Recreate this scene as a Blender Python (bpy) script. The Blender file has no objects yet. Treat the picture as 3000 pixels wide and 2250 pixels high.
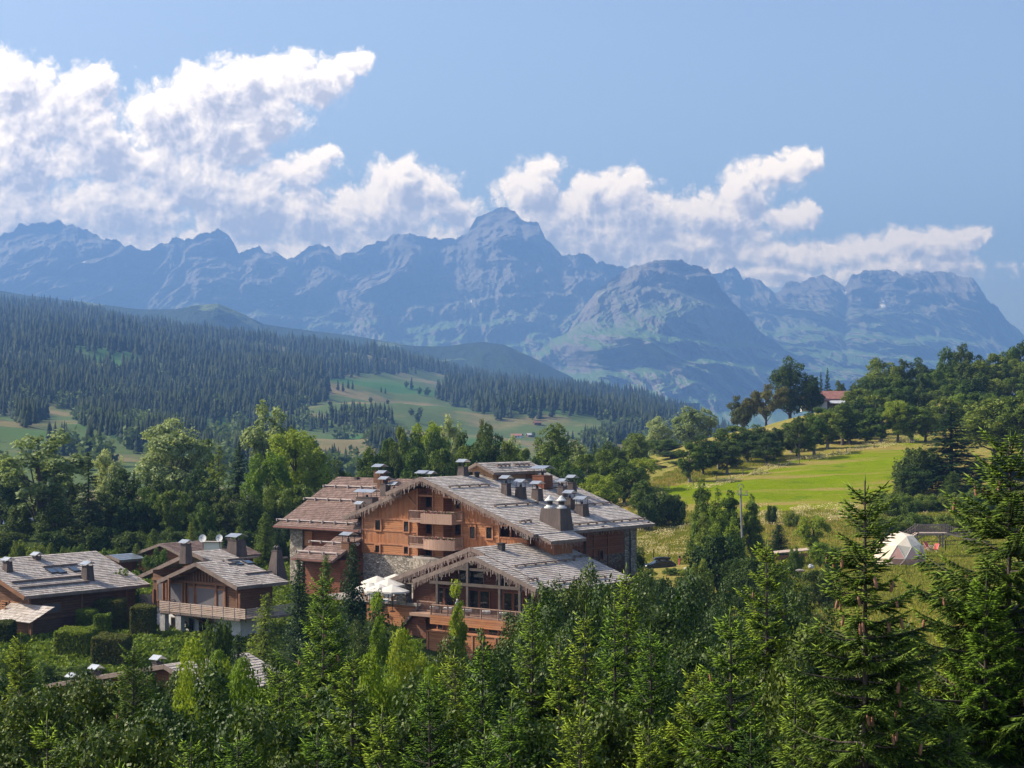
import bpy, math, random
import numpy as np
R = math.radians
F, HY = 5200.0, 1207.0            # focal length and horizon row, in photograph pixels (3000 wide)
SC = bpy.context.scene
COL = SC.collection
# ------------------------------------------------------------------ camera
cam = bpy.data.cameras.new('camera'); camo = bpy.data.objects.new('camera', cam); COL.objects.link(camo)
cam.sensor_width = 36.0; cam.lens = 36.0*F/3000.0; cam.shift_y = (HY-1125.0)/3000.0
cam.clip_start = 0.5; cam.clip_end = 60000.0
camo.location = (0, 0, 0); camo.rotation_euler = (R(90), 0, 0)
SC.camera = camo
# ------------------------------------------------------------------ exposure
SC.view_settings.view_transform = 'Standard'; SC.view_settings.look = 'None'
SC.view_settings.exposure = 0.77; SC.view_settings.gamma = 1.0
SC.render.engine = 'CYCLES'
SC.cycles.use_denoising = True
try: SC.cycles.denoiser = 'OPENIMAGEDENOISE'
except Exception: pass
SC.cycles.max_bounces = 6; SC.cycles.diffuse_bounces = 2; SC.cycles.glossy_bounces = 2
SC.cycles.transmission_bounces = 3; SC.cycles.volume_bounces = 1; SC.cycles.transparent_max_bounces = 6
SC.cycles.sample_clamp_indirect = 6.0
SC.cycles.use_adaptive_sampling = True; SC.cycles.adaptive_threshold = 0.015
# ------------------------------------------------------------------ sun
SUN_AZ = math.atan2(-0.97, 0.16)      # clockwise from +Y
SUN_EL = R(40)
SD = (math.sin(SUN_AZ)*math.cos(SUN_EL), math.cos(SUN_AZ)*math.cos(SUN_EL), math.sin(SUN_EL))
sl = bpy.data.lights.new('sun', 'SUN'); sl.energy = 5.0; sl.angle = R(0.53); sl.color = (1.0, 0.92, 0.80)
so = bpy.data.objects.new('sun', sl); COL.objects.link(so)
from mathutils import Vector
so.rotation_euler = Vector(SD).to_track_quat('Z', 'Y').to_euler()
# ------------------------------------------------------------------ node helper
class NT:
    def __init__(s, tree): s.t = tree; s.n = tree.nodes; s.l = tree.links
    def new(s, typ, **kw):
        nd = s.n.new(typ)
        for k, v in kw.items(): setattr(nd, k, v)
        return nd
    def put(s, sock, v):
        if isinstance(v, bpy.types.NodeSocket): s.l.new(v, sock)
        elif v is not None:
            if isinstance(v, (tuple, list)) and len(v) == 3 and sock.type == 'RGBA': v = (*v, 1)
            sock.default_value = v
    def m(s, op, a, b=None, c=None, clamp=False):
        nd = s.new('ShaderNodeMath', operation=op); nd.use_clamp = clamp
        for i, v in enumerate((a, b, c)):
            if v is not None: s.put(nd.inputs[i], v)
        return nd.outputs[0]
    def vm(s, op, a, b=None, out=0):
        nd = s.new('ShaderNodeVectorMath', operation=op); s.put(nd.inputs[0], a)
        if op == 'SCALE': s.put(nd.inputs[3], b)
        elif b is not None: s.put(nd.inputs[1], b)
        return nd.outputs[out]
    def xyz(s, x, y, z=0.0):
        nd = s.new('ShaderNodeCombineXYZ')
        for i, v in enumerate((x, y, z)): s.put(nd.inputs[i], v)
        return nd.outputs[0]
    def sep(s, v):
        nd = s.new('ShaderNodeSeparateXYZ'); s.put(nd.inputs[0], v); return nd.outputs
    def noise(s, v, scale, detail=4, rough=0.55, dist=0.0, col=False):
        nd = s.new('ShaderNodeTexNoise'); s.put(nd.inputs['Vector'], v)
        nd.inputs['Scale'].default_value = scale; nd.inputs['Detail'].default_value = detail
        nd.inputs['Roughness'].default_value = rough; nd.inputs['Distortion'].default_value = dist
        return nd.outputs['Color' if col else 'Fac']
    def ramp(s, f, stops, interp='LINEAR'):
        nd = s.new('ShaderNodeValToRGB'); s.put(nd.inputs[0], f); cr = nd.color_ramp; cr.interpolation = interp
        while len(cr.elements) < len(stops): cr.elements.new(0.5)
        for e, (p, c) in zip(cr.elements, stops):
            e.position = p; e.color = (*c, 1) if isinstance(c, (tuple, list)) else (c, c, c, 1)
        return nd.outputs[0]
    def mix(s, f, a, b, mode='MIX'):
        nd = s.new('ShaderNodeMix', data_type='RGBA', blend_type=mode); nd.clamp_factor = True
        s.put(nd.inputs[0], f); s.put(nd.inputs[6], a); s.put(nd.inputs[7], b)
        return nd.outputs[2]
    def mapr(s, v, a, b, c=0.0, d=1.0, smooth=False):
        nd = s.new('ShaderNodeMapRange'); s.put(nd.inputs[0], v)
        if smooth: nd.interpolation_type = 'SMOOTHSTEP'
        for i, x in enumerate((a, b, c, d)): s.put(nd.inputs[i+1], x)
        return nd.outputs[0]
# ------------------------------------------------------------------ world: daylight sky with cumulus
W = bpy.data.worlds.new('World'); SC.world = W; W.use_nodes = True
def build_world():
    t = NT(W.node_tree); t.n.clear()
    sky = t.new('ShaderNodeTexSky', sky_type='NISHITA'); sky.sun_disc = False
    sky.sun_elevation = SUN_EL; sky.sun_rotation = SUN_AZ % (2*math.pi)
    sky.altitude = 1300; sky.air_density = 0.8; sky.dust_density = 6.5; sky.ozone_density = 0.0
    # cloud field lives in a node group evaluated at a direction and again a step towards the sun
    g = bpy.data.node_groups.new('cloud field', 'ShaderNodeTree')
    g.interface.new_socket('P', in_out='INPUT', socket_type='NodeSocketVector')
    g.interface.new_socket('D', in_out='OUTPUT', socket_type='NodeSocketFloat')
    q = NT(g); gi = q.new('NodeGroupInput'); go = q.new('NodeGroupOutput')
    P0 = gi.outputs[0]
    wv = q.vm('SUBTRACT', q.noise(P0, 5.0, 4, 0.6, col=True), (0.5, 0.5, 0.5))
    P = q.vm('ADD', P0, q.vm('SCALE', wv, 0.10))
    blobs = [(40,262,190,105),(150,350,210,150),(285,245,105,75),(60,480,210,150),(270,430,170,130),
        (430,330,95,75),(500,345,150,120),(600,275,150,95),(730,255,170,100),(850,205,120,70),(930,245,110,75),(1035,190,62,40),(985,215,60,40),
        (640,380,190,110),(760,340,140,100),(700,430,110,70),
        (100,640,320,150),(350,600,270,140),(560,540,230,130),(720,610,250,130),(450,470,120,60),
        (850,510,130,62),(920,475,85,50),(965,450,42,36),(880,640,260,110),(1100,620,240,110),(1180,530,120,80),(1200,490,60,50),(1260,560,110,70),(1330,610,90,60),
        (1400,650,110,50),(1560,560,120,85),(1620,640,190,110),(1590,500,60,45),(1740,560,110,75),(1830,565,120,80),(1900,640,230,110),(2080,640,200,100),
        (2180,570,110,80),(2260,520,95,65),(2340,475,80,50),(2390,470,40,32),(2310,640,120,52),(2370,620,50,30),(2050,730,320,90),(1740,710,190,100),(2250,750,210,60),
        (2480,740,100,42),(2560,720,90,45),(2660,705,110,52),(2770,705,110,58),(2850,690,60,42),(2895,690,32,28),(2700,775,270,45),(150,760,350,110),(500,740,330,110),(880,750,330,90),(1200,720,260,80),(1700,800,300,60),(2100,810,300,50),(2300,800,220,40),(2600,800,330,40)]
    f = None
    s = q.sep(P)
    for (x, y, rx, ry) in blobs:
        dx = q.m('MULTIPLY_ADD', s[0], 1000.0/rx, -(x-1500.0)/rx); dy = q.m('MULTIPLY_ADD', s[1], 1000.0/ry, -(HY-y)/ry)
        d2 = q.m('MULTIPLY_ADD', dx, dx, q.m('MULTIPLY', dy, dy))
        v = q.m('SUBTRACT', 1.0, q.m('SQRT', d2))
        f = v if f is None else q.m('SMOOTH_MAX', f, v, 0.18)
    def vor(sc, det):
        vo = q.new('ShaderNodeTexVoronoi', feature='F1'); q.put(vo.inputs['Vector'], P); vo.voronoi_dimensions = '2D'
        vo.inputs['Scale'].default_value = sc; vo.inputs['Detail'].default_value = det; vo.inputs['Roughness'].default_value = 0.6
        return q.m('SUBTRACT', 0.42, vo.outputs['Distance'])
    n1 = q.m('SUBTRACT', q.noise(P, 5.5, 10, 0.64), 0.5)
    n2 = q.m('SUBTRACT', q.noise(P, 16.0, 6, 0.7), 0.5)
    D = q.m('ADD', q.m('MULTIPLY', f, 1.25), q.m('ADD', q.m('MULTIPLY', vor(15.0, 4.0), 0.55), q.m('ADD', q.m('MULTIPLY', n1, 1.5), q.m('MULTIPLY', n2, 0.40))))
    D = q.m('ADD', D, 0.33)
    q.l.new(D, go.inputs[0])
    co = t.new('ShaderNodeTexCoord').outputs['Generated']; c = t.sep(co)
    yy = t.m('MAXIMUM', c[1], 0.05)
    P = t.xyz(t.m('MULTIPLY', t.m('DIVIDE', c[0], yy), F/1000), t.m('MULTIPLY', t.m('DIVIDE', c[2], yy), F/1000), 0.0)
    def fld(off):
        n = t.new('ShaderNodeGroup'); n.node_tree = g
        t.put(n.inputs[0], t.vm('ADD', P, (off[0], off[1], 0))); return n.outputs[0]
    d0 = fld((0, 0)); d1 = fld((-0.014, 0.018)); d2 = fld((-0.045, 0.06))
    up = t.mapr(c[1], 0.2, 0.6)
    alpha = t.m('MULTIPLY', t.m('POWER', t.mapr(d0, -0.06, 0.46), 1.3), up)
    occ = t.m('ADD', t.m('MULTIPLY', t.mapr(d1, 0.1, 1.5), 0.35), t.m('MULTIPLY', t.mapr(d2, 0.0, 1.3), 0.65))
    rel = t.m('MULTIPLY', t.m('SUBTRACT', d0, d1), 0.55)
    lit = t.m('SUBTRACT', 1.0, t.m('SUBTRACT', occ, rel), clamp=True)
    ccol = t.ramp(lit, [(0.14, (0.50, 0.46, 0.45)), (0.40, (0.80, 0.73, 0.68)), (0.66, (1.16, 1.04, 0.89)), (0.94, (1.58, 1.40, 1.14))])  # paints the clouds' sunlit and shaded sides into their colour
    bg1 = t.new('ShaderNodeBackground'); t.put(bg1.inputs[0], t.mix(1.0, sky.outputs[0], SKY_TINT, 'MULTIPLY')); bg1.inputs[1].default_value = SKY_STR
    bg2 = t.new('ShaderNodeBackground'); t.put(bg2.inputs[0], ccol); bg2.inputs[1].default_value = CLOUD_STR
    mx = t.new('ShaderNodeMixShader'); t.put(mx.inputs[0], alpha); t.l.new(bg1.outputs[0], mx.inputs[1]); t.l.new(bg2.outputs[0], mx.inputs[2])
    o = t.new('ShaderNodeOutputWorld'); t.l.new(mx.outputs[0], o.inputs[0])
SKY_STR, CLOUD_STR, SKY_TINT = 0.15, 1.12, (1, 1, 1)
build_world()
W.cycles.sampling_method = 'MANUAL'; W.cycles.sample_map_resolution = 512
# ------------------------------------------------------------------ numpy noise
def _h(ix, iy, seed):
    n = (ix*374761393 + iy*668265263 + seed*1442695041) & 0xffffffff
    n = ((n ^ (n >> 13))*1274126177) & 0xffffffff
    return ((n ^ (n >> 16)) & 0xffff)/65535.0
def vnoise(x, y, seed=0):
    x = np.asarray(x, float); y = np.asarray(y, float)
    ix = np.floor(x).astype(np.int64); iy = np.floor(y).astype(np.int64); fx = x-ix; fy = y-iy
    def gr(ax, ay, dx, dy):
        a = _h(ax, ay, seed)*2*np.pi; return np.cos(a)*dx+np.sin(a)*dy
    u = fx*fx*fx*(fx*(fx*6-15)+10); v = fy*fy*fy*(fy*(fy*6-15)+10)
    a = gr(ix, iy, fx, fy); b = gr(ix+1, iy, fx-1, fy); c = gr(ix, iy+1, fx, fy-1); d = gr(ix+1, iy+1, fx-1, fy-1)
    return (a*(1-u)+b*u)*(1-v)+(c*(1-u)+d*u)*v*1.0
def fbm(x, y, o=5, seed=0, g=0.5):
    s = 0; a = 1.0
    for i in range(o): s = s+a*vnoise(x*2**i+17.3*i, y*2**i-9.1*i, seed+i); a *= g
    return s
def ridged(x, y, o=5, seed=0, g=0.5):
    s = 0; a = 1.0; w = 1.0
    for i in range(o):
        n = 1-np.abs(vnoise(x*2**i+31.7*i, y*2**i+5.3*i, seed+i))*2.2; n = np.clip(n, 0, 1)**2
        s = s+a*n*w; w = np.clip(n*1.6, 0.25, 1); a *= g
    return s
# ------------------------------------------------------------------ objects
def X(px, Y): return (px-1500.0)/F*Y
def Z(py, Y): return (HY-py)/F*Y
def mesh_np(name, V, faces, mats=(), smooth=False, uv=None):
    """faces: list of integer arrays (n,k), concatenated"""
    me = bpy.data.meshes.new(name)
    V = np.asarray(V, np.float32); me.vertices.add(len(V)); me.vertices.foreach_set('co', V.ravel())
    loops = np.concatenate([np.asarray(f, np.int32).ravel() for f in faces])
    cnt = np.concatenate([np.full(len(f), np.asarray(f).shape[1], np.int32) for f in faces])
    st = np.zeros(len(cnt), np.int32); st[1:] = np.cumsum(cnt)[:-1]
    me.loops.add(len(loops)); me.loops.foreach_set('vertex_index', loops)
    me.polygons.add(len(cnt)); me.polygons.foreach_set('loop_start', st)
    try: me.polygons.foreach_set('loop_total', cnt)
    except Exception: pass
    if uv is not None:
        l = me.uv_layers.new(name='UVMap'); l.data.foreach_set('uv', np.asarray(uv, np.float32).ravel())
    me.update(calc_edges=True)
    if smooth: me.polygons.foreach_set('use_smooth', np.ones(len(cnt), bool))
    for m in (mats if isinstance(mats, (list, tuple)) else (mats,)): me.materials.append(m)
    return me
def link(name, me, parent=None, loc=(0, 0, 0)):
    o = bpy.data.objects.new(name, me); COL.objects.link(o); o.location = loc
    if parent is not None: o.parent = parent
    return o
def tag(o, label=None, cat=None, group=None, kind=None):
    if label: o['label'] = label
    if cat: o['category'] = cat
    if group: o['group'] = group
    if kind: o['kind'] = kind
    return o
def empty(name, loc=(0, 0, 0)):
    o = bpy.data.objects.new(name, None); COL.objects.link(o); o.location = loc; o.empty_display_size = 0.3; return o
def v3(*a): return np.array(a, float)
def unit(a): a = np.asarray(a, float); return a/(np.linalg.norm(a)+1e-12)
class MB:
    """collects quads and n-gons in world coordinates with metre-scale UVs"""
    def __init__(s): s.V = []; s.Fc = []; s.UV = []
    def poly(s, pts, uax=None, vax=None):
        pts = [np.asarray(p, float) for p in pts]; k = len(s.V)
        if uax is None: uax = unit(pts[1]-pts[0])
        if vax is None:
            n = np.zeros(3)
            for i in range(len(pts)): n += np.cross(pts[i]-pts[0], pts[(i+1) % len(pts)]-pts[0])
            vax = unit(np.cross(unit(n), uax))
        s.V += pts; s.Fc.append(list(range(k, k+len(pts)))); s.UV += [(float(p@uax), float(p@vax)) for p in pts]
    def hexa(s, b, t):
        """b, t: four bottom and four top corners, same order, counter-clockwise from above"""
        s.poly([b[3], b[2], b[1], b[0]]); s.poly(t)
        for i in range(4): j = (i+1) % 4; s.poly([b[i], b[j], t[j], t[i]])
    def box(s, o, a, b, c):
        """corner o and three edge vectors a, b (in plan) and c (up)"""
        o, a, b, c = map(lambda q: np.asarray(q, float), (o, a, b, c))
        if np.dot(np.cross(a, b), c) < 0: a, b = b, a
        B = [o, o+a, o+a+b, o+b]; s.hexa(B, [p+c for p in B])
    def bar(s, p, q, w, h=None, up=(0, 0, 1)):
        p = np.asarray(p, float); q = np.asarray(q, float); h = h or w; d = unit(q-p)
        sd = np.cross(d, up); sd = unit(sd) if np.linalg.norm(sd) > 1e-6 else v3(1, 0, 0); u = np.cross(sd, d)
        a = p-sd*w/2-u*h/2; s.box(a, sd*w, u*h, q-p)
    def tube(s, pts, rad, n=8, cap=True):
        pts = [np.asarray(p, float) for p in pts]
        rad = rad if hasattr(rad, '__len__') else [rad]*len(pts); rings = []
        for i, p in enumerate(pts):
            d = unit(pts[min(i+1, len(pts)-1)]-pts[max(i-1, 0)])
            r = v3(0, 0, 1) if abs(d[2]) < 0.9 else v3(1, 0, 0); a = unit(np.cross(d, r)); b = np.cross(d, a)
            rings.append([p+rad[i]*(math.cos(2*math.pi*k/n)*a+math.sin(2*math.pi*k/n)*b) for k in range(n)])
        for i in range(len(pts)-1):
            for k in range(n):
                j = (k+1) % n; s.poly([rings[i][k], rings[i][j], rings[i+1][j], rings[i+1][k]])
        if cap: s.poly(rings[0][::-1]); s.poly(rings[-1])
    def lathe(s, c, prof, n=16):
        c = np.asarray(c, float)
        R_ = [[c+v3(r*math.cos(2*math.pi*k/n), r*math.sin(2*math.pi*k/n), z) for k in range(n)] for r, z in prof]
        for i in range(len(prof)-1):
            for k in range(n):
                j = (k+1) % n; s.poly([R_[i][k], R_[i][j], R_[i+1][j], R_[i+1][k]])
    def build(s, name, mat, parent=None, smooth=False, label=None):
        V = np.array(s.V, np.float64)
        root = parent
        while root is not None and root.parent is not None: root = root.parent
        if root is not None: V = V-np.array(root.location)
        by = {}; 
        me = bpy.data.meshes.new(name); me.from_pydata(V.tolist(), [], s.Fc)
        l = me.uv_layers.new(name='UVMap'); l.data.foreach_set('uv', np.array(s.UV, np.float32).ravel())
        if smooth: me.polygons.foreach_set('use_smooth', np.ones(len(s.Fc), bool))
        me.materials.append(mat); me.update()
        o = link(name, me, parent)
        if label: o['label'] = label
        return o
def copy_tree(o, parent=None):
    c = o.copy(); COL.objects.link(c); c.parent = parent
    for ch in list(o.children): copy_tree(ch, c)
    return c
# ------------------------------------------------------------------ materials
MATS = {}
def mat(name, fn, rough=0.8, spec=0.3):
    if name in MATS: return MATS[name]
    m = bpy.data.materials.new(name); m.use_nodes = True; t = NT(m.node_tree); t.n.clear()
    o = t.new('ShaderNodeOutputMaterial'); b = t.new('ShaderNodeBsdfPrincipled'); t.l.new(b.outputs[0], o.inputs[0])
    b.inputs['Roughness'].default_value = rough; b.inputs['Specular IOR Level'].default_value = spec
    c = fn(t, b)
    if c is not None: t.put(b.inputs['Base Color'], c)
    MATS[name] = m; return m
def bump(t, b, h, dist=0.02, st=0.6):
    n = t.new('ShaderNodeBump'); n.inputs['Strength'].default_value = st; n.inputs['Distance'].default_value = dist
    t.put(n.inputs['Height'], h); t.l.new(n.outputs[0], b.inputs['Normal'])
# ------------------------------------------------------------------ far mountains
def profile(pts, px):
    p = np.array(pts, float); return np.interp(px, p[:, 0]*1.3562, p[:, 1]*1.3562)
CREST1 = [(-300,600),(-150,540),(0,510),(40,492),(80,483),(130,478),(160,490),(200,505),(260,520),(290,535),(310,546),(345,527),(372,518),(400,520),(415,512),(440,500),(470,493),(490,505),(508,530),(515,545),(560,538),(575,548),(600,554),(640,556),(655,550),(665,538),(690,527),(710,535),(725,549),(770,540),(800,528),(840,515),(860,502),(885,508),(905,513),(940,512),(985,515),(1010,497),(1030,470),(1060,458),(1090,450),(1115,453),(1125,470),(1165,489),(1180,515),(1205,545),(1215,556),(1230,550),(1260,548),(1275,560),(1290,572),(1300,566),(1320,568),(1340,578),(1360,588),(1500,600),(1540,590),(1560,590),(1575,578),(1595,580),(1605,598),(1640,608),(1660,620),(1675,629),(1700,612),(1740,603),(1780,598),(1810,606),(1826,622),(1840,600),(1860,588),(1900,583),(1930,585),(1950,590),(2000,588),(2050,592),(2090,600),(2110,610),(2130,640),(2150,665),(2175,690),(2200,715),(2212,725),(2300,770),(2500,800)]
CREST2 = [(950,900),(1050,840),(1120,790),(1185,742),(1225,718),(1265,658),(1290,628),(1340,592),(1370,575),(1400,568),(1430,560),(1470,562),(1490,572),(1510,575),(1530,583),(1545,602),(1560,632),(1600,672),(1650,722),(1700,758),(1760,790),(1850,812),(2000,820),(2212,840),(2500,850)]
CREST3 = [(-300,600),(0,628),(60,638),(120,645),(200,655),(300,668),(380,668),(420,660),(470,655),(520,676),(570,700),(650,712),(760,725),(860,742),(900,748),(960,748),(1040,738),(1090,745),(1150,772),(1230,812),(1280,850),(1330,905),(1400,960),(1500,1000),(2500,1100)]
def range_mesh(name, crest, Yc0, Yb, pybase, amp, cols, rows, seed, jag, mat_, pw=1.5, sx=900.0, p0=-380, p1=3450, cliff=0.0, ter=0.42):
    px = np.linspace(p0, p1, cols); a = (px-1500)/F
    pc = profile(crest, px)
    Yc = Yc0+fbm(px/700.0, px*0+seed, 3, seed)*Yc0*0.10
    jg = (fbm(px/55.0, px*0+2.2, 5, seed+3, .62)*1.3+np.clip(vnoise(px/33.0, px*0+7.7, seed+4)-.15, 0, 1)*1.2)*jag/F*Yc
    zc = (HY-pc)/F*Yc
    t = np.concatenate([[-0.35, -0.12], np.linspace(0, 1, rows)])[:, None]
    zb = (HY-pybase)/F*Yb
    tt = np.clip(t, 0, 1); z = zc[None]*(1-tt)+zb*tt+jg[None]*np.clip(1-tt*14, 0, 1); x0 = a[None]*(Yc[None]-(Yc[None]-Yb)*tt**2)
    S = 190.0; zq = (z+fbm(x0/1100.0, z/500.0, 3, seed+5)*170+x0*0.04)/S; fl = np.floor(zq); fr = zq-fl; st = np.clip(fr/0.38, 0, 1); st = st*st*(3-2*st)
    dz = (zc[None]-zb)+1.0; ts = np.clip((zc[None]-(z+((fl+st)-zq)*S*ter))/dz, 0, 1); ts = np.where(tt <= 0, 0, ts)
    Yt = Yc[None]-(Yc[None]-Yb)*(cliff*ts+(1-cliff)*ts**pw)
    w = fbm(x0/1300.0, z/900.0, 4, seed+7); fan = 1+0.35*tt
    rg = ridged(x0/(sx*fan)+w*1.1, z/(sx*1.5)+w*0.8+x0/(sx*3.1), 8, seed+11, 0.54); rl = ridged(x0/(sx*2.7)+w*0.8, z/(sx*2.4)-x0/(sx*4.0), 4, seed+19, 0.5)
    rf = fbm(x0/110.0, z/130.0, 5, seed+29, 0.62)-ridged(x0/150.0+z/900.0, z/420.0, 3, seed+37)*.5
    env = np.clip(tt*7, 0, 1)**0.7*(0.35+0.9*tt)
    Yt = Yt-env*amp*((rg-0.9)*1.0+(rl-0.7)*1.5+rf*0.34)
    Yt = np.where(t < 0, Yc[None]-t*6000, Yt); z = np.where(t < 0, zc[None]+jg[None]*(t > -.2)+t*2500, z)
    xx = a[None]*Yt; n = len(t)
    V = np.stack([xx, Yt, z], -1).reshape(-1, 3)
    i = np.arange(n-1)[:, None]*cols+np.arange(cols-1)[None]
    q = np.stack([i, i+cols, i+cols+1, i+1], -1).reshape(-1, 4)
    me = mesh_np(name, V, [q[:, ::-1]], mat_, smooth=False)
    return tag(link(name, me), kind='structure')
def m_mount(name, tree, seed, grassz, forestz):
    def fn(t, b):
        g = t.new('ShaderNodeNewGeometry'); pos = g.outputs['Position']; nz = t.sep(g.outputs['Normal'])[2]; z = t.sep(pos)[2]
        n1 = t.noise(pos, 0.0022, 6, 0.65); n2 = t.noise(pos, 0.012, 6, 0.7); n3 = t.noise(pos, 0.0009, 3)
        st = t.noise(t.vm('MULTIPLY', pos, (0.0006, 0.0006, 0.018)), 1.0, 4, 0.6)
        rock = t.mix(n2, (0.06, 0.06, 0.06), (0.26, 0.245, 0.235)); rock = t.mix(t.mapr(st, .35, .65), rock, t.mix(0.5, rock, (0.27, 0.25, 0.235)))
        grass = t.mix(n1, (0.055, 0.13, 0.03), (0.15, 0.24, 0.07))
        v = t.m('ADD', t.m('ADD', nz, t.m('MULTIPLY', t.m('SUBTRACT', n1, 0.5), 0.9)), t.m('MULTIPLY', t.m('SUBTRACT', n2, 0.5), 0.5))
        gm = t.m('MULTIPLY', t.mapr(v, 0.66, 0.80), t.mapr(t.m('ADD', z, t.m('MULTIPLY', n1, 500.0)), grassz+350, grassz))
        c = t.mix(gm, rock, grass)
        fm = t.m('MULTIPLY', t.mapr(t.m('ADD', z, t.m('MULTIPLY', n3, 700.0)), forestz+480, forestz+330), t.mapr(n2, 0.38, 0.5))
        c = t.mix(fm, c, (0.018, 0.035, 0.02))
        sn = t.m('MULTIPLY', t.mapr(t.noise(t.vm('MULTIPLY', pos, (1, 0.4, 1)), 0.006, 3, 0.5), 0.71, 0.73), t.mapr(z, 500, 620))
        c = t.mix(sn, c, (0.85, 0.87, 0.9))
        bump(t, b, t.noise(pos, 0.02, 6, 0.7), 45.0, 0.9)
        return c
    return mat(name, fn, 0.95, 0.1)
range_mesh('mountains', CREST1, 13000, 9000, 1120, 520, 1750, 400, 5, 11.0, m_mount('far rock', None, 1, 760, -300), 2.2, 700, cliff=0.40)
range_mesh('mountains', CREST2, 9600, 5400, 1330, 430, 1300, 400, 21, 8.0, m_mount('near rock', None, 2, 620, -420), 1.9, 560, p0=1050, cliff=0.34)
def m_hill3(t, b):
    g = t.new('ShaderNodeNewGeometry'); pos = g.outputs['Position']
    n = t.noise(pos, 0.0045, 5, 0.6); n2 = t.noise(pos, 0.03, 4, 0.7)
    bump(t, b, n2, 30, 1.0)
    return t.mix(t.mapr(n, 0.58, 0.62), t.mix(n2, (0.012, 0.028, 0.014), (0.03, 0.055, 0.028)), t.mix(n2, (0.08, 0.13, 0.05), (0.16, 0.19, 0.08)))
range_mesh('hills', CREST3, 6300, 4800, 1180, 110, 500, 60, 33, 1.0, mat('hill wood', m_hill3, 0.95, 0.1), 1.2, 500, p1=2050, ter=0.0, cliff=0.8)
# ------------------------------------------------------------------ the wooded hill across the valley
CREST4 = [(-400,631),(0,659),(100,666),(200,681),(300,703),(380,715),(450,725),(520,735),(600,741),(700,751),(800,765),(880,783),(940,799),(985,811),(1010,815),(1080,829),(1150,835),(1200,843),(1280,853),(1350,863),(1400,875),(1440,887),(1480,903),(1510,917),(1560,945),(1600,965),(1750,1005),(2500,1045)]
Y4a, Y4b = 620.0, 4700.0
_px4 = np.linspace(-500, 3400, 620); _t4 = np.linspace(0, 1, 220)
def hill_pt(px, t):
    """t 0 near, 1 at the crest"""
    pc = profile(CREST4, px); Yc = 4700.0-np.clip((px-1300)/1500, 0, 1)*1500
    Y = Y4a*(Yc/Y4a)**t
    x = (px-1500)/F*Y
    pb = 1480.0
    py = pb+(pc-pb)*(1-(1-t)**1.35)
    z = (HY-py)/F*Y
    env = np.clip(t*6, 0, 1)*np.clip((1-t)*7, 0, 1)
    z = z+env*(fbm(x/420.0, Y/420.0, 4, 71)*30*(Y/2500.0)**0.5)+env*fbm(x/60.0, Y/60.0, 3, 72)*2.0
    return x, Y, z
def poly_in(px, py, poly):
    ins = np.zeros(np.shape(px), bool); n = len(poly)
    for i in range(n):
        x1, y1 = poly[i]; x2, y2 = poly[(i+1) % n]; x1, y1, x2, y2 = [q*1.3562 for q in (x1, y1, x2, y2)]
        c = ((y1 > py) != (y2 > py)) & (px < (x2-x1)*(py-y1)/((y2-y1) if y2 != y1 else 1e-9)+x1); ins ^= c
    return ins
MEADOWS = [[(128,762),(250,772),(360,766),(352,776),(300,800),(230,802),(160,785)],[(10,770),(50,775),(45,783),(8,780)],[(380,788),(436,786),(430,796),(385,794)],
    [(690,822),(800,812),(940,808),(1000,818),(1010,826),(950,852),(935,868),(1010,885),(1065,908),(1150,905),(1250,900),(1330,915),(1350,930),(1285,938),(1262,955),(1262,1000),(1100,1020),(880,985),(860,930),(845,905),(760,895),(700,910),(640,905),(625,890),(700,870),(720,850),(690,842)],
    [(85,878),(150,885),(165,900),(185,930),(250,948),(300,985),(400,1040),(330,1050),(180,980),(90,950),(60,925),(100,905)],[(-50,905),(20,900),(60,930),(110,965),(150,1000),(-50,1000)],
    [(370,868),(430,872),(445,890),(400,886),(340,880)],[(520,885),(600,892),(640,905),(600,908),(540,900)],
    [(625,925),(690,938),(780,962),(830,985),(880,1010),(700,1020),(650,985)],[(250,925),(300,940),(350,965),(400,1000),(330,975),(260,945)],[(430,915),(560,925),(640,945),(560,950),(450,940)]]
def in_meadow(px, py):
    w = fbm(px/60.0, py/25.0, 3, 5)*10
    m = np.zeros(np.shape(px), bool)
    for p in MEADOWS: m |= poly_in(px+w, py+w*0.4, p)
    return m
def hill4():
    PX, T = np.meshgrid(_px4, _t4); x, y, z = hill_pt(PX, T)
    back = [(x[-1], y[-1]+400, z[-1]-90), (x[-1], y[-1]+1400, z[-1]-420)]
    x = np.vstack([x]+[b[0][None] for b in back]); y = np.vstack([y]+[b[1][None] for b in back]); z = np.vstack([z]+[b[2][None] for b in back])
    V = np.stack([x, y, z], -1).reshape(-1, 3); c = len(_px4); n = len(x)
    i = np.arange(n-1)[:, None]*c+np.arange(c-1)[None]; q = np.stack([i, i+1, i+c+1, i+c], -1).reshape(-1, 4)
    def fn(t, b):
        g = t.new('ShaderNodeNewGeometry'); pos = g.outputs['Position']
        n1 = t.noise(pos, 0.006, 5, 0.6); n2 = t.noise(pos, 0.03, 5, 0.7); n3 = t.noise(pos, 0.0025, 3)
        c = t.mix(n2, (0.045, 0.080, 0.022), (0.085, 0.12, 0.036))
        c = t.mix(t.mapr(n1, 0.50, 0.60), c, t.mix(n2, (0.12, 0.115, 0.045), (0.22, 0.17, 0.085)))
        c = t.mix(t.mapr(n3, 0.54, 0.60), c, (0.04, 0.11, 0.022))
        bump(t, b, n2, 3, 0.5); return c
    tag(link('hill', mesh_np('hill', V, [q], mat('valley meadow', fn, 0.95, 0.1), True)), kind='structure')
hill4()
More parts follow.
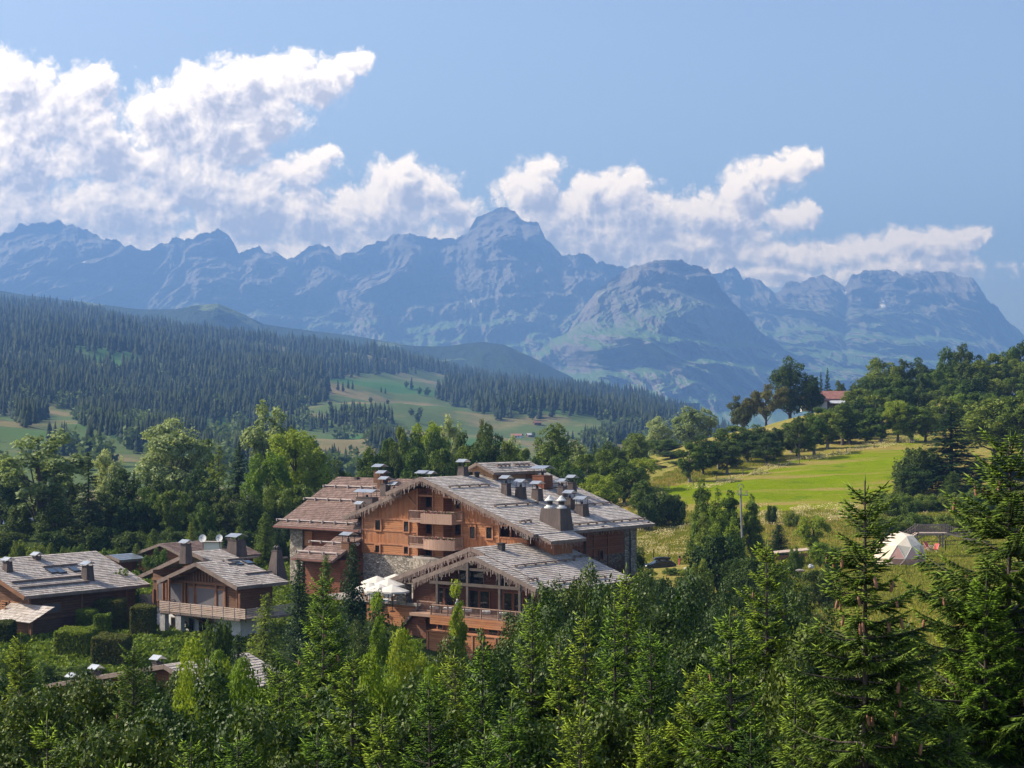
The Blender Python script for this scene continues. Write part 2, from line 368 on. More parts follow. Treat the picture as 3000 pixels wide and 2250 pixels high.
def ray_hill(px, py):
    """points of the hill seen at photo positions: step along t for the first hit"""
    ts = np.linspace(0, 1, 160); best = np.full(len(px), np.nan)
    mn = np.full(len(px), 1e9)
    for t in ts:
        x, Y, z = hill_pt(px, np.full(len(px), t)); p = HY-z/Y*F
        hit = np.isnan(best) & (p <= py); best[hit] = t
    best[np.isnan(best)] = 1.0
    return best
# ------------------------------------------------------------------ near ground: one sheet through surveyed heights
GP = [  # (photo x, photo y, distance) of points that lie on the ground, plus plain (x, y, z) in GX
 (1250,1745,206),(1450,1960,178),(560,1868,186),(100,1872,186),(700,1880,183),(360,1900,170),(150,1880,172),(1930,1655,262),(2000,1655,262),(2300,1640,245),
 (2630,1655,225),(2560,1665,222),(2750,1640,238),(2900,1640,240),(2450,1800,190),(2700,1800,185),(2600,1950,150),(2950,1900,160),
 (2100,1500,315),(1950,1425,345),(2400,1450,335),(2680,1292,420),(2350,1345,395),(2700,1420,340),(2800,1500,300),(2900,1440,330),
 (2100,1560,285),(2400,1560,275),(2000,1600,280),(2500,1600,255),
 (2000,1305,500),(2200,1262,520),(2350,1215,545),(2500,1222,575),(2680,1205,578),(2950,1180,575),(1800,1372,480),(1700,1420,440),(3200,1160,575),(2700,1230,490),(2950,1230,480),
 (130,1610,262),(400,1610,262),(700,1600,268),(0,1620,255),(-200,1640,250),(1000,1560,300),(1300,1530,310),(1600,1500,330),(1000,1480,400),(600,1500,380),(200,1520,380),
 (1880,1480,330),(1830,1685,235),(1932,1705,222),(2010,1705,222),(1900,1690,240),(1980,1688,240),(1600,1650,230)]
GX = [(0,-15,-8),(-30,0,-9),(30,0,-8),(0,12,-10.5),(-20,30,-13.5),(20,30,-13),(0,60,-19),(-40,60,-19.5),(40,60,-17.5),(0,100,-24),(-45,100,-26),(50,100,-22),(-60,150,-27),(0,150,-27),(25,150,-25.5),
 (-100,200,-26),(-160,300,-30),(-200,500,-55),(-100,500,-50),(0,520,-40),(-250,700,-95),(0,700,-75),(120,720,-45),(250,720,-25),(-120,100,-28),(120,60,-12),(130,150,-14),(180,300,-8),(260,450,6),(-250,900,-140),(0,900,-110),(150,900,-80),(350,900,-60),(300,600,5),(350,300,0),(-350,300,-40),(-350,600,-90),(350,100,-5),(-60,20,-14),(60,20,-9),(90,220,-18)]
_gp = np.array([(X(a, Y), Y, Z(b, Y)) for a, b, Y in GP]+GX, float)
def _tps(p, q):
    d = np.sqrt(((p[:, None, :2]-q[None, :, :2])**2).sum(-1))/100+1e-9; return d*d*np.log(d)
_K = np.zeros((len(_gp)+3,)*2); _n = len(_gp); _K[:_n, :_n] = _tps(_gp, _gp)+np.eye(_n)*0.02
_P = np.c_[np.ones(_n), _gp[:, :2]/100]; _K[:_n, _n:] = _P; _K[_n:, :_n] = _P.T
_w = np.linalg.solve(_K, np.r_[_gp[:, 2], 0, 0, 0])
def gz(x, y, fine=True):
    x = np.asarray(x, float); y = np.asarray(y, float); sh = x.shape; p = np.c_[x.ravel(), y.ravel()]
    z = np.concatenate([_tps(c, _gp)@_w[:_n]+np.c_[np.ones(len(c)), c/100]@_w[_n:] for c in np.array_split(p, max(1, len(p)//4000))]).reshape(sh)
    if fine: z = z+fbm(x/14.0, y/14.0, 3, 91)*0.5+fbm(x/3.0, y/3.0, 2, 92)*0.07
    return z
def gz1(x, y): return float(gz(np.array([x]), np.array([y]))[0])
xs = np.concatenate([np.arange(-330, -120, 8), np.arange(-120, 160, 2.5), np.arange(160, 361, 8)])
ys = np.concatenate([np.arange(-30, 120, 4), np.arange(120, 600, 3), np.arange(600, 905, 10)])
def ground():
    GXx, GYy = np.meshgrid(xs, ys); z = gz(GXx, GYy)
    edge = np.clip((GYy-860)/40, 0, 1); z = z-edge*25
    V = np.stack([GXx, GYy, z], -1).reshape(-1, 3); c = len(xs); n = len(ys)
    i = np.arange(n-1)[:, None]*c+np.arange(c-1)[None]; q = np.stack([i, i+1, i+c+1, i+c], -1).reshape(-1, 4)
    def fn(t, b):
        g = t.new('ShaderNodeNewGeometry'); pos = g.outputs['Position']; s = t.sep(pos)
        n1 = t.noise(pos, 0.035, 5, 0.6); n2 = t.noise(pos, 0.35, 5, 0.7); n3 = t.noise(pos, 2.5, 4, 0.7)
        str_ = t.noise(t.vm('MULTIPLY', pos, (0.02, 0.11, 0.11)), 1.0, 6, 0.7)
        mown = t.mix(n2, (0.095, 0.165, 0.004), (0.19, 0.245, 0.008)); mown = t.mix(t.mapr(n1, 0.35, 0.65, 0, .8), mown, (0.17, 0.20, 0.010)); mown = t.mix(t.mapr(str_, 0.47, 0.60, 0, .9), mown, (0.27, 0.21, 0.07)); mown = t.mix(t.mapr(t.noise(pos, 0.12, 4, .6), .58, .68, 0, .8), mown, (0.09, 0.15, 0.01))
        rough = t.mix(n1, (0.09, 0.15, 0.02), (0.27, 0.21, 0.06)); rough = t.mix(t.mapr(n2, 0.4, 0.7), rough, (0.33, 0.25, 0.09))
        wood = t.mix(n2, (0.025, 0.045, 0.012), (0.055, 0.07, 0.02))
        # the mown field: a band of the slope between the two hedgerows
        a = t.m('DIVIDE', s[0], s[1])       # bearing of the field seen from the foot of the slope
        lo = t.m('MULTIPLY_ADD', s[0], -0.0, 0.0)
        m = t.new('ShaderNodeAttribute'); m.attribute_name = 'field'; fa = m.outputs['Fac']
        m2 = t.new('ShaderNodeAttribute'); m2.attribute_name = 'rough'; ra = m2.outputs['Fac']
        c = t.mix(ra, wood, rough); c = t.mix(fa, c, mown)
        c = t.mix(t.mapr(n3, 0.3, 0.7, 0, 0.35), c, t.mix(1.0, c, (0.6, 0.6, 0.5), 'MULTIPLY'))
        bump(t, b, t.m('ADD', n3, t.m('MULTIPLY', n2, 2.0)), 0.25, 0.8); return c
    me = mesh_np('ground', V, [q], mat('ground cover', fn, 1.0, 0.0), True)
    px = 1500+F*V[:, 0]/np.maximum(V[:, 1], 5); py = HY-F*V[:, 2]/np.maximum(V[:, 1], 5)
    w = fbm(V[:, 0]/9.0, V[:, 1]/9.0, 3, 3)*14
    def inpoly(P): return poly_in(px+w, py+w*0.5, [(a/1.3562, b/1.3562) for a, b in P])
    near = V[:, 1] > 190
    field = near & (inpoly([(1925,1430),(2060,1400),(2300,1345),(2500,1310),(2700,1275),(2700,1440),(2560,1470),(2400,1492),(2250,1505),(2120,1505),(2020,1480)]) | inpoly([(2400,1618),(2560,1606),(2560,1628),(2400,1640)]) | inpoly([(2700,1600),(2960,1585),(2960,1625),(2700,1632)]) | inpoly([(2940,1215),(3060,1200),(3060,1250),(2960,1245)]))
    rough = (V[:, 0] > 12) & (V[:, 1] > 195) | ((V[:, 0] > 22) & (V[:, 1] > 120) & (V[:, 1] < 260)) | (V[:, 1] > 430)
    for n_, a_ in (('field', field), ('rough', rough)):
        at = me.attributes.new(n_, 'FLOAT', 'POINT'); at.data.foreach_set('value', a_.astype(np.float32))
    tag(link('ground', me), kind='structure')
ground()
def on_ground(px, py, lo=15.0, hi=640.0):
    """first point of the ground along the sight line through a photo position"""
    Y = np.linspace(lo, hi, 1200); x = (px-1500)/F*Y; z = (HY-py)/F*Y; g = gz(x, Y, False)
    k = np.argmax(z <= g); return v3(x[k], Y[k], g[k])
# ------------------------------------------------------------------ building materials
def uvc(t):
    return t.new('ShaderNodeTexCoord').outputs['UV']
def planks(name, c1, c2, c3, width=0.16, axis=0, rough=0.75, gap=0.35):
    """boards: axis 0 = joints at steps of u (upright boards), 1 = steps of v (lying boards)"""
    def fn(t, b):
        uv = uvc(t); s = t.sep(uv); a = s[axis]; l = s[1-axis]
        k = t.m('DIVIDE', a, width); cell = t.m('FLOOR', k); fr = t.m('FRACT', k)
        wn = t.new('ShaderNodeTexWhiteNoise', noise_dimensions='1D'); t.put(wn.inputs['W'], cell); rnd = wn.outputs['Value']
        v = t.xyz(t.m('MULTIPLY', a, 14.0), t.m('MULTIPLY', l, 0.8), t.m('MULTIPLY', rnd, 40.0))
        gr = t.noise(v, 1.0, 5, 0.65)
        g = t.new('ShaderNodeNewGeometry'); big = t.noise(g.outputs['Position'], 0.45, 4, 0.6)
        c = t.mix(rnd, c1, c2); c = t.mix(t.mapr(gr, 0.35, 0.75), c, c3); c = t.mix(t.mapr(big, 0.45, 0.75, 0, 0.6), c, t.mix(0.5, c3, (0.20, 0.15, 0.12)))
        edge = t.m('MINIMUM', fr, t.m('SUBTRACT', 1.0, fr)); jo = t.mapr(edge, 0.0, gap*0.25)
        c = t.mix(jo, t.mix(1.0, c, (0.3, 0.26, 0.24), 'MULTIPLY'), c)
        bump(t, b, t.m('ADD', t.m('MULTIPLY', jo, 1.0), t.m('MULTIPLY', gr, 0.3)), 0.03, 0.8); return c
    return mat(name, fn, rough, 0.2)
def m_plain(name, c1, c2, sc=2.0, rough=0.7, metal=0.0, spec=0.3):
    def fn(t, b):
        g = t.new('ShaderNodeNewGeometry'); n = t.noise(g.outputs['Position'], sc, 5, 0.65)
        b.inputs['Metallic'].default_value = metal
        return t.mix(t.mapr(n, 0.3, 0.7), c1, c2)
    return mat(name, fn, rough, spec)
W_UP = planks('larch boards upright', (0.36, 0.130, 0.050), (0.19, 0.064, 0.027), (0.40, 0.19, 0.09), 0.20, 0)
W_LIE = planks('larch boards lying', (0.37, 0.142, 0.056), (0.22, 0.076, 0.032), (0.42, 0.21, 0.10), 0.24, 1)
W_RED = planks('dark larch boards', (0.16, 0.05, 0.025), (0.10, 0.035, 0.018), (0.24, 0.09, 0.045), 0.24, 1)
W_TRIM = m_plain('larch beam', (0.26, 0.105, 0.05), (0.38, 0.175, 0.09), 1.5)
W_GREY = planks('weathered boards', (0.080, 0.062, 0.057), (0.048, 0.038, 0.036), (0.135, 0.108, 0.10), 0.16, 0)
W_GREYT = m_plain('weathered beam', (0.12, 0.09, 0.075), (0.22, 0.17, 0.145), 1.5)
W_RAIL = m_plain('railing wood', (0.26, 0.16, 0.12), (0.36, 0.24, 0.18), 2.0)
W_OLD = planks('old brown boards', (0.12, 0.055, 0.03), (0.08, 0.038, 0.022), (0.17, 0.09, 0.05), 0.26, 1)
W_OLDT = m_plain('old brown beam', (0.13, 0.06, 0.032), (0.22, 0.11, 0.06), 1.5)
M_ZINC = m_plain('zinc sheet', (0.30, 0.33, 0.36), (0.42, 0.45, 0.48), 1.2, 0.35, 0.6)
M_IRON = m_plain('dark iron', (0.03, 0.028, 0.027), (0.05, 0.046, 0.045), 2, 0.6, 0.3)
M_WHITE = m_plain('white render', (0.62, 0.62, 0.62), (0.74, 0.74, 0.73), 0.7, 0.9)
M_CREAM = m_plain('cream canvas', (0.70, 0.66, 0.58), (0.78, 0.74, 0.66), 0.7, 0.9)
M_COWL = m_plain('grey cowl', (0.45, 0.46, 0.45), (0.56, 0.57, 0.56), 3, 0.6)
M_FLOOR = m_plain('terrace paving', (0.22, 0.20, 0.18), (0.34, 0.31, 0.28), 1.0, 0.9)
M_BLIND = m_plain('grey blind', (0.10, 0.095, 0.10), (0.14, 0.13, 0.14), 0.6, 0.7)
M_FRINGE = m_plain('fairy light fringe', (0.22, 0.16, 0.14), (0.36, 0.28, 0.25), 6, 0.6)
def _glass(t, b):
    g = t.new('ShaderNodeNewGeometry'); n = t.noise(g.outputs['Position'], 1.3, 3)
    return t.mix(t.mapr(n, 0.35, 0.65), (0.006, 0.007, 0.009), (0.03, 0.026, 0.024))
GLASS = mat('window glass', _glass, 0.06, 0.6)
def _shingle(dark, light, tint):
    def fn(t, b):
        uv = uvc(t); s = t.sep(uv)
        row = t.m('FLOOR', t.m('DIVIDE', s[1], 0.42)); off = t.m('MULTIPLY', t.m('FRACT', t.m('MULTIPLY', row, 0.6180)), 3.0)
        k = t.m('DIVIDE', t.m('ADD', s[0], off), 0.30); cell = t.m('FLOOR', k); fr = t.m('FRACT', k)
        wn = t.new('ShaderNodeTexWhiteNoise', noise_dimensions='2D'); t.put(wn.inputs['Vector'], t.xyz(cell, row)); r = wn.outputs['Value']
        g = t.new('ShaderNodeNewGeometry'); big = t.noise(g.outputs['Position'], 0.35, 5, 0.65); gr = t.noise(t.vm('MULTIPLY', uv, (22, 2, 1)), 1.0, 4)
        c = t.mix(t.m('POWER', r, 1.2), dark, light); c = t.mix(t.mapr(gr, 0.4, 0.8, 0, 0.5), c, tint)
        c = t.mix(t.mapr(big, 0.42, 0.7, 0, 0.45), c, t.mix(1.0, c, (0.62, 0.55, 0.50), 'MULTIPLY'))
        jo = t.mapr(t.m('MINIMUM', fr, t.m('SUBTRACT', 1.0, fr)), 0.0, 0.10); c = t.mix(jo, t.mix(1.0, c, (0.3, 0.28, 0.28), 'MULTIPLY'), c)
        bump(t, b, t.m('ADD', jo, t.m('MULTIPLY', r, 0.8)), 0.03, 0.9); return c
    return fn
SH_G = mat('grey shingles', _shingle((0.31, 0.275, 0.245), (0.60, 0.545, 0.50), (0.68, 0.63, 0.58)), 0.85, 0.2)
SH_B = mat('brown shingles', _shingle((0.12, 0.080, 0.066), (0.24, 0.165, 0.142), (0.30, 0.225, 0.195)), 0.85, 0.2)
SH_P = mat('pale shingles', _shingle((0.27, 0.238, 0.21), (0.53, 0.48, 0.44), (0.60, 0.55, 0.51)), 0.85, 0.2)
def _stone(t, b):
    uv = uvc(t); v = t.new('ShaderNodeTexVoronoi', feature='F1'); t.put(v.inputs['Vector'], t.vm('MULTIPLY', uv, (3.2, 6.5, 1))); v.inputs['Scale'].default_value = 1.0
    e = t.new('ShaderNodeTexVoronoi', feature='DISTANCE_TO_EDGE'); t.put(e.inputs['Vector'], t.vm('MULTIPLY', uv, (3.2, 6.5, 1))); e.inputs['Scale'].default_value = 1.0
    r = t.sep(v.outputs['Color'])[0]; c = t.ramp(r, [(0, (0.16, 0.14, 0.115)), (0.5, (0.30, 0.26, 0.21)), (1, (0.46, 0.42, 0.36))])
    j = t.mapr(e.outputs['Distance'], 0.0, 0.09); c = t.mix(j, (0.13, 0.115, 0.095), c)
    bump(t, b, t.m('ADD', j, t.m('MULTIPLY', r, 0.6)), 0.05, 0.9); return c
STONE = mat('rubble stone', _stone, 0.9, 0.2)
# ------------------------------------------------------------------ building frames
TH = R(38); DV = v3(math.cos(TH), -math.sin(TH), 0); RV = v3(math.sin(TH), math.cos(TH), 0); UPV = v3(0, 0, 1)
class Fr:
    """a building's own axes: s along the gable front, t away from it, z up"""
    def __init__(s, px, py, Y): s.o = v3(X(px, Y), Y, 0); s.z0 = Z(py, Y)
    def p(s, a, t, z): return s.o+DV*a+RV*t+UPV*z
    def ray(s, px, py, n, c):
        """meet of the sight line through a photo position with the plane n.q = c"""
        d = v3((px-1500)/F, 1, (HY-py)/F); q = d*(c/np.dot(d, n)); r = q-s.o
        return float(r@DV), float(r@RV), float(q[2])
    def fp(s, px, py, t=0.0): a = s.ray(px, py, RV, float(s.o@RV)+t); return a[0], a[2]
    def sp(s, px, py, a=0.0): q = s.ray(px, py, DV, float(s.o@DV)+a); return q[1], q[2]
    def rp(s, px, py, zr, sr, k, sgn=1):
        """on a roof plane falling k per metre from ridge height zr at s=sr, sgn +1 for the slope towards +s"""
        n = UPV+DV*k*sgn; c = zr+k*sgn*(float(s.o@DV)+sr); return s.ray(px, py, n, c)
    def rpt(s, px, py, z0, t0, k):
        """on a roof plane rising k per metre of t from z0 at t0"""
        n = UPV-RV*k; c = z0-k*(float(s.o@RV)+t0); return s.ray(px, py, n, c)
    def wall(s, mb, s0, s1, z0, z1, t, d=0.06):
        """board panel on a front plane, standing d proud towards the viewer"""
        mb.box(s.p(s0, t-d, z0), DV*(s1-s0), RV*d, UPV*(z1-z0))
    def swall(s, mb, t0, t1, z0, z1, a, d=0.06):
        mb.box(s.p(a, t0, z0), DV*d, RV*(t1-t0), UPV*(z1-z0))
rng = random.Random(7)
def roof_rows(mb, P0, U, V_, lu, lv, row=0.42, thick=0.05, u0f=None, u1f=None):
    """courses of shingles: P0 lower start corner, U along the eave, V_ up the slope; u0f/u1f give the edges at a height up the slope"""
    n = unit(np.cross(U, V_)); n = n if n[2] > 0 else -n
    k = int(lv/row); row = lv/k
    for i in range(k):
        v0 = i*row; a = u0f(v0) if u0f else 0.0; b = u1f(v0) if u1f else lu
        u = a
        while u < b-1e-6:
            w = min(rng.uniform(0.35, 1.3), b-u); w = b-u if b-u-w < 0.5 else w
            j = rng.uniform(-0.02, 0.02); h = thick+rng.uniform(-0.012, 0.012)
            A = P0+U*u+V_*(v0+j); B = P0+U*(u+w)+V_*(v0+j); T = V_*(row-j+0.02)
            mb.poly([A+n*h, B+n*h, B+T+n*0.005, A+T+n*0.005], U, V_)
            mb.poly([A-n*0.01, B-n*0.01, B+n*h, A+n*h], U, n)
            u += w
def roof_plane(fr, parent, name, s0, s1, t0, t1, zr, sr, k, mat_, thick=0.28, label=None, ends=None, rails=(), sub='under'):
    """roof slope falling along +-s from the ridge line (s=sr,z=zr); covers s0..s1, t0..t1"""
    sg = 1 if s1 > s0 else -1
    zf = lambda s: zr-k*abs(s-sr)
    lo = max(s0, s1, key=lambda q: abs(q-sr)); hi = min(s0, s1, key=lambda q: abs(q-sr))
    P = lambda s, t, dz=0: fr.p(s, t, zf(s)+dz)
    mb = MB()
    V_ = P(hi, t0)-P(lo, t0); lv = np.linalg.norm(V_); V_ = V_/lv
    f0 = (lambda v: ends[0](lo+(hi-lo)*v/lv)-t0) if ends and ends[0] else None
    f1 = (lambda v: ends[1](lo+(hi-lo)*v/lv)-t0) if ends and ends[1] else None
    roof_rows(mb, P(lo, t0), RV, V_, t1-t0, lv, u0f=f0, u1f=f1)
    o = mb.build(name, mat_, parent, label=label)
    if not ends:
        bd = MB(); e = MB()
        A, B, C_, D = P(lo, t0, -0.02), P(lo, t1, -0.02), P(hi, t1, -0.02), P(hi, t0, -0.02)
        up = v3(0, 0, thick); bd.hexa([q-up for q in (A, B, C_, D)], [A, B, C_, D]) if sg < 0 else bd.hexa([q-up for q in (D, C_, B, A)], [D, C_, B, A])
        bd.build('fascia', W_GREYT, o)
    return o
def roof_plane_t(fr, parent, name, s0, s1, t0, t1, z0, k, mat_, thick=0.28, u0f=None, u1f=None):
    """roof slope rising k per metre from the eave t0 (height z0) to t1"""
    mb = MB(); A = fr.p(s0, t0, z0); B = fr.p(s0, t1, z0+k*(t1-t0)); V_ = B-A; lv = np.linalg.norm(V_); V_ = V_/lv
    roof_rows(mb, A, DV, V_, s1-s0, lv, u0f=u0f, u1f=u1f); o = mb.build(name, mat_, parent)
    if u0f is None and u1f is None:
        a, b, c, d = A, A+DV*(s1-s0), B+DV*(s1-s0), B; q = v3(0, 0, 0.02); w = v3(0, 0, thick); bd = MB()
        bd.hexa([x-w for x in (a, b, c, d)], [x-q for x in (a, b, c, d)]); bd.build('fascia', W_GREYT, o)
    return o
def fringe(mb, A, B, n_per_m=5, lo=0.25, hi=0.85, w=0.05):
    """hanging strings of fairy lights along an edge"""
    A = np.asarray(A); B = np.asarray(B); L = np.linalg.norm(B-A); n = int(L*n_per_m)
    for i in range(n):
        p = A+(B-A)*(i+rng.uniform(-.3, .3))/n; h = rng.uniform(lo, hi)*(0.6+0.4*math.sin(i*0.9)**2); ww = w*rng.uniform(.6, 1.3)
        mb.box(p-DV*ww/2-UPV*h, DV*ww, RV*0.03, UPV*h)
        if rng.random() < 0.5: q = p-UPV*rng.uniform(0.1, h); mb.box(q-DV*ww, DV*ww*2.2, RV*0.04, UPV*0.07)
def snow_rail(fr, parent, A, B, light=False, sp=1.6):
    """log on brackets across a roof slope"""
    mb = MB(); up = v3(0, 0, 0.22); mb.tube([A+up, B+up], 0.085, 7)
    L = np.linalg.norm(B-A); n = max(2, int(L/sp)); d = unit(B-A); 
    for i in range(n+1):
        p = A+(B-A)*min(max(i/n, 0.02), 0.98); mb.box(p-d*0.05-RV*0.04, d*0.1, UPV*0.3, np.cross(d, UPV)*0.25)
    return mb.build('snow_rail', W_GREYT if not light else M_RAILG, parent)
M_RAILG = m_plain('pale rail log', (0.30, 0.25, 0.23), (0.42, 0.36, 0.34), 1.5)
def chimney(fr, parent, s, t, zb, ws, wt, h, mat_=None, taper=0.8, cap=True, caph=0.55, label=None, capw=None, flat=False):
    """boarded chimney stack with a little sheet roof on posts; zb is its foot at the downhill corner"""
    ch = MB(); b = [fr.p(s+a*ws/2, t+c*wt/2, zb-0.8) for a, c in ((-1, -1), (1, -1), (1, 1), (-1, 1))]
    k = taper; T = [fr.p(s+a*ws/2*k, t+c*wt/2*k, zb+h) for a, c in ((-1, -1), (1, -1), (1, 1), (-1, 1))]
    ch.hexa(b, T); ch.box(fr.p(s-ws/2*k-.05, t-wt/2*k-.05, zb+h+0.003), DV*(ws*k+.1), RV*(wt*k+.1), UPV*0.07)
    o = ch.build('chimney', mat_ or W_GREY, parent, label=label)
    if cap:
        zc = zb+h+0.07
        for a in (-1, 1):
            for c in (-1, 1): p = MB(); q = fr.p(s+a*ws*k*0.42, t+c*wt*k*0.42, zc); p.bar(q, q+UPV*caph, 0.06); p.build('post', M_IRON, o)
        p = MB(); p.tube([fr.p(s, t, zc), fr.p(s, t, zc+caph*0.5)], [0.16, 0.13], 8); p.build('flue', M_IRON, o)
        c = MB(); W_, D_ = ws*k/2+0.22, wt*k/2+0.22; z = zc+caph
        for sg in (-1, 1):
            A = [fr.p(s-W_, t, z+0.3*(not flat)+0.02), fr.p(s+W_, t, z+0.3*(not flat)+0.02), fr.p(s+W_, t+sg*D_, z), fr.p(s-W_, t+sg*D_, z)]
            if sg < 0: A = A[::-1]
            c.hexa(A, [q+v3(0, 0, 0.04) for q in A])
        c.build('cap', M_ZINC, o)
    return o
def window(fr, parent, s0, s1, z0, z1, t, depth=0.16, frame=0.12, fm=None, mull=0, name='window', glass=None):
    """framed opening standing in a front wall plane"""
    mb = MB(); d = depth
    for a, b_, c, e in ((s0-frame, s0, z0-frame, z1+frame), (s1, s1+frame, z0-frame, z1+frame), (s0, s1, z1, z1+frame), (s0, s1, z0-frame, z0)):
        mb.box(fr.p(a, t-d, c), DV*(b_-a), RV*d, UPV*(e-c))
    for i in range(mull): q = s0+(s1-s0)*(i+1)/(mull+1); mb.box(fr.p(q-.03, t-d*.6, z0), DV*.06, RV*d*.5, UPV*(z1-z0))
    o = mb.build(name, fm or W_TRIM, parent)
    g = MB(); g.box(fr.p(s0, t-0.085, z0), DV*(s1-s0), RV*0.02, UPV*(z1-z0)); g.build('pane', glass or GLASS, o); return o
def swindow(fr, parent, t0, t1, z0, z1, a, fm=None, frame=0.12, d=0.16, glass=None, name='window'):
    mb = MB()
    for b0, b1, c, e in ((t0-frame, t0, z0-frame, z1+frame), (t1, t1+frame, z0-frame, z1+frame), (t0, t1, z1, z1+frame), (t0, t1, z0-frame, z0)):
        mb.box(fr.p(a, b0, c), DV*d, RV*(b1-b0), UPV*(e-c))
    o = mb.build(name, fm or W_TRIM, parent)
    g = MB(); g.box(fr.p(a+0.065, t0, z0), DV*0.02, RV*(t1-t0), UPV*(z1-z0)); g.build('pane', glass or GLASS, o); return o
def railing(mb, A, B, h=1.0, step=0.16, bal=0.06, post=2.2, solid=False):
    A = np.asarray(A, float); B = np.asarray(B, float); L = np.linalg.norm(B-A); d = unit(B-A)
    mb.bar(A+UPV*h, B+UPV*h, 0.12, 0.09); mb.bar(A+UPV*0.14, B+UPV*0.14, 0.07, 0.08)
    n = int(L/step)
    for i in range(1, n): p = A+d*L*i/n; mb.bar(p+UPV*0.18, p+UPV*(h-.05), bal*0.6, bal, up=(1, 0.2, 0))
    n = max(1, int(L/post))
    for i in range(n+1): p = A+d*L*i/n; mb.bar(p, p+UPV*(h+0.08), 0.13, 0.13, up=(1, 0.2, 0))
def gable_wall(fr, parent, name, s0, s1, zb, zr, sr, k, t, mat_, t1=None):
    """front wall with a gable top under slopes of k from the ridge (sr, zr)"""
    f = lambda s: zr-k*abs(s-sr)
    pts = [(s0, zb), (s1, zb), (s1, f(s1)), (min(max(sr, s0), s1), f(min(max(sr, s0), s1))), (s0, f(s0))]
    mb = MB(); d = 0.3
    A = [fr.p(a, t, z) for a, z in pts]; mb.poly(A); B = [q+RV*d for q in A]; mb.poly(B[::-1])
    for i in range(len(A)): j = (i+1) % len(A); mb.poly([A[j], A[i], B[i], B[j]])
    return mb.build(name, mat_, parent)
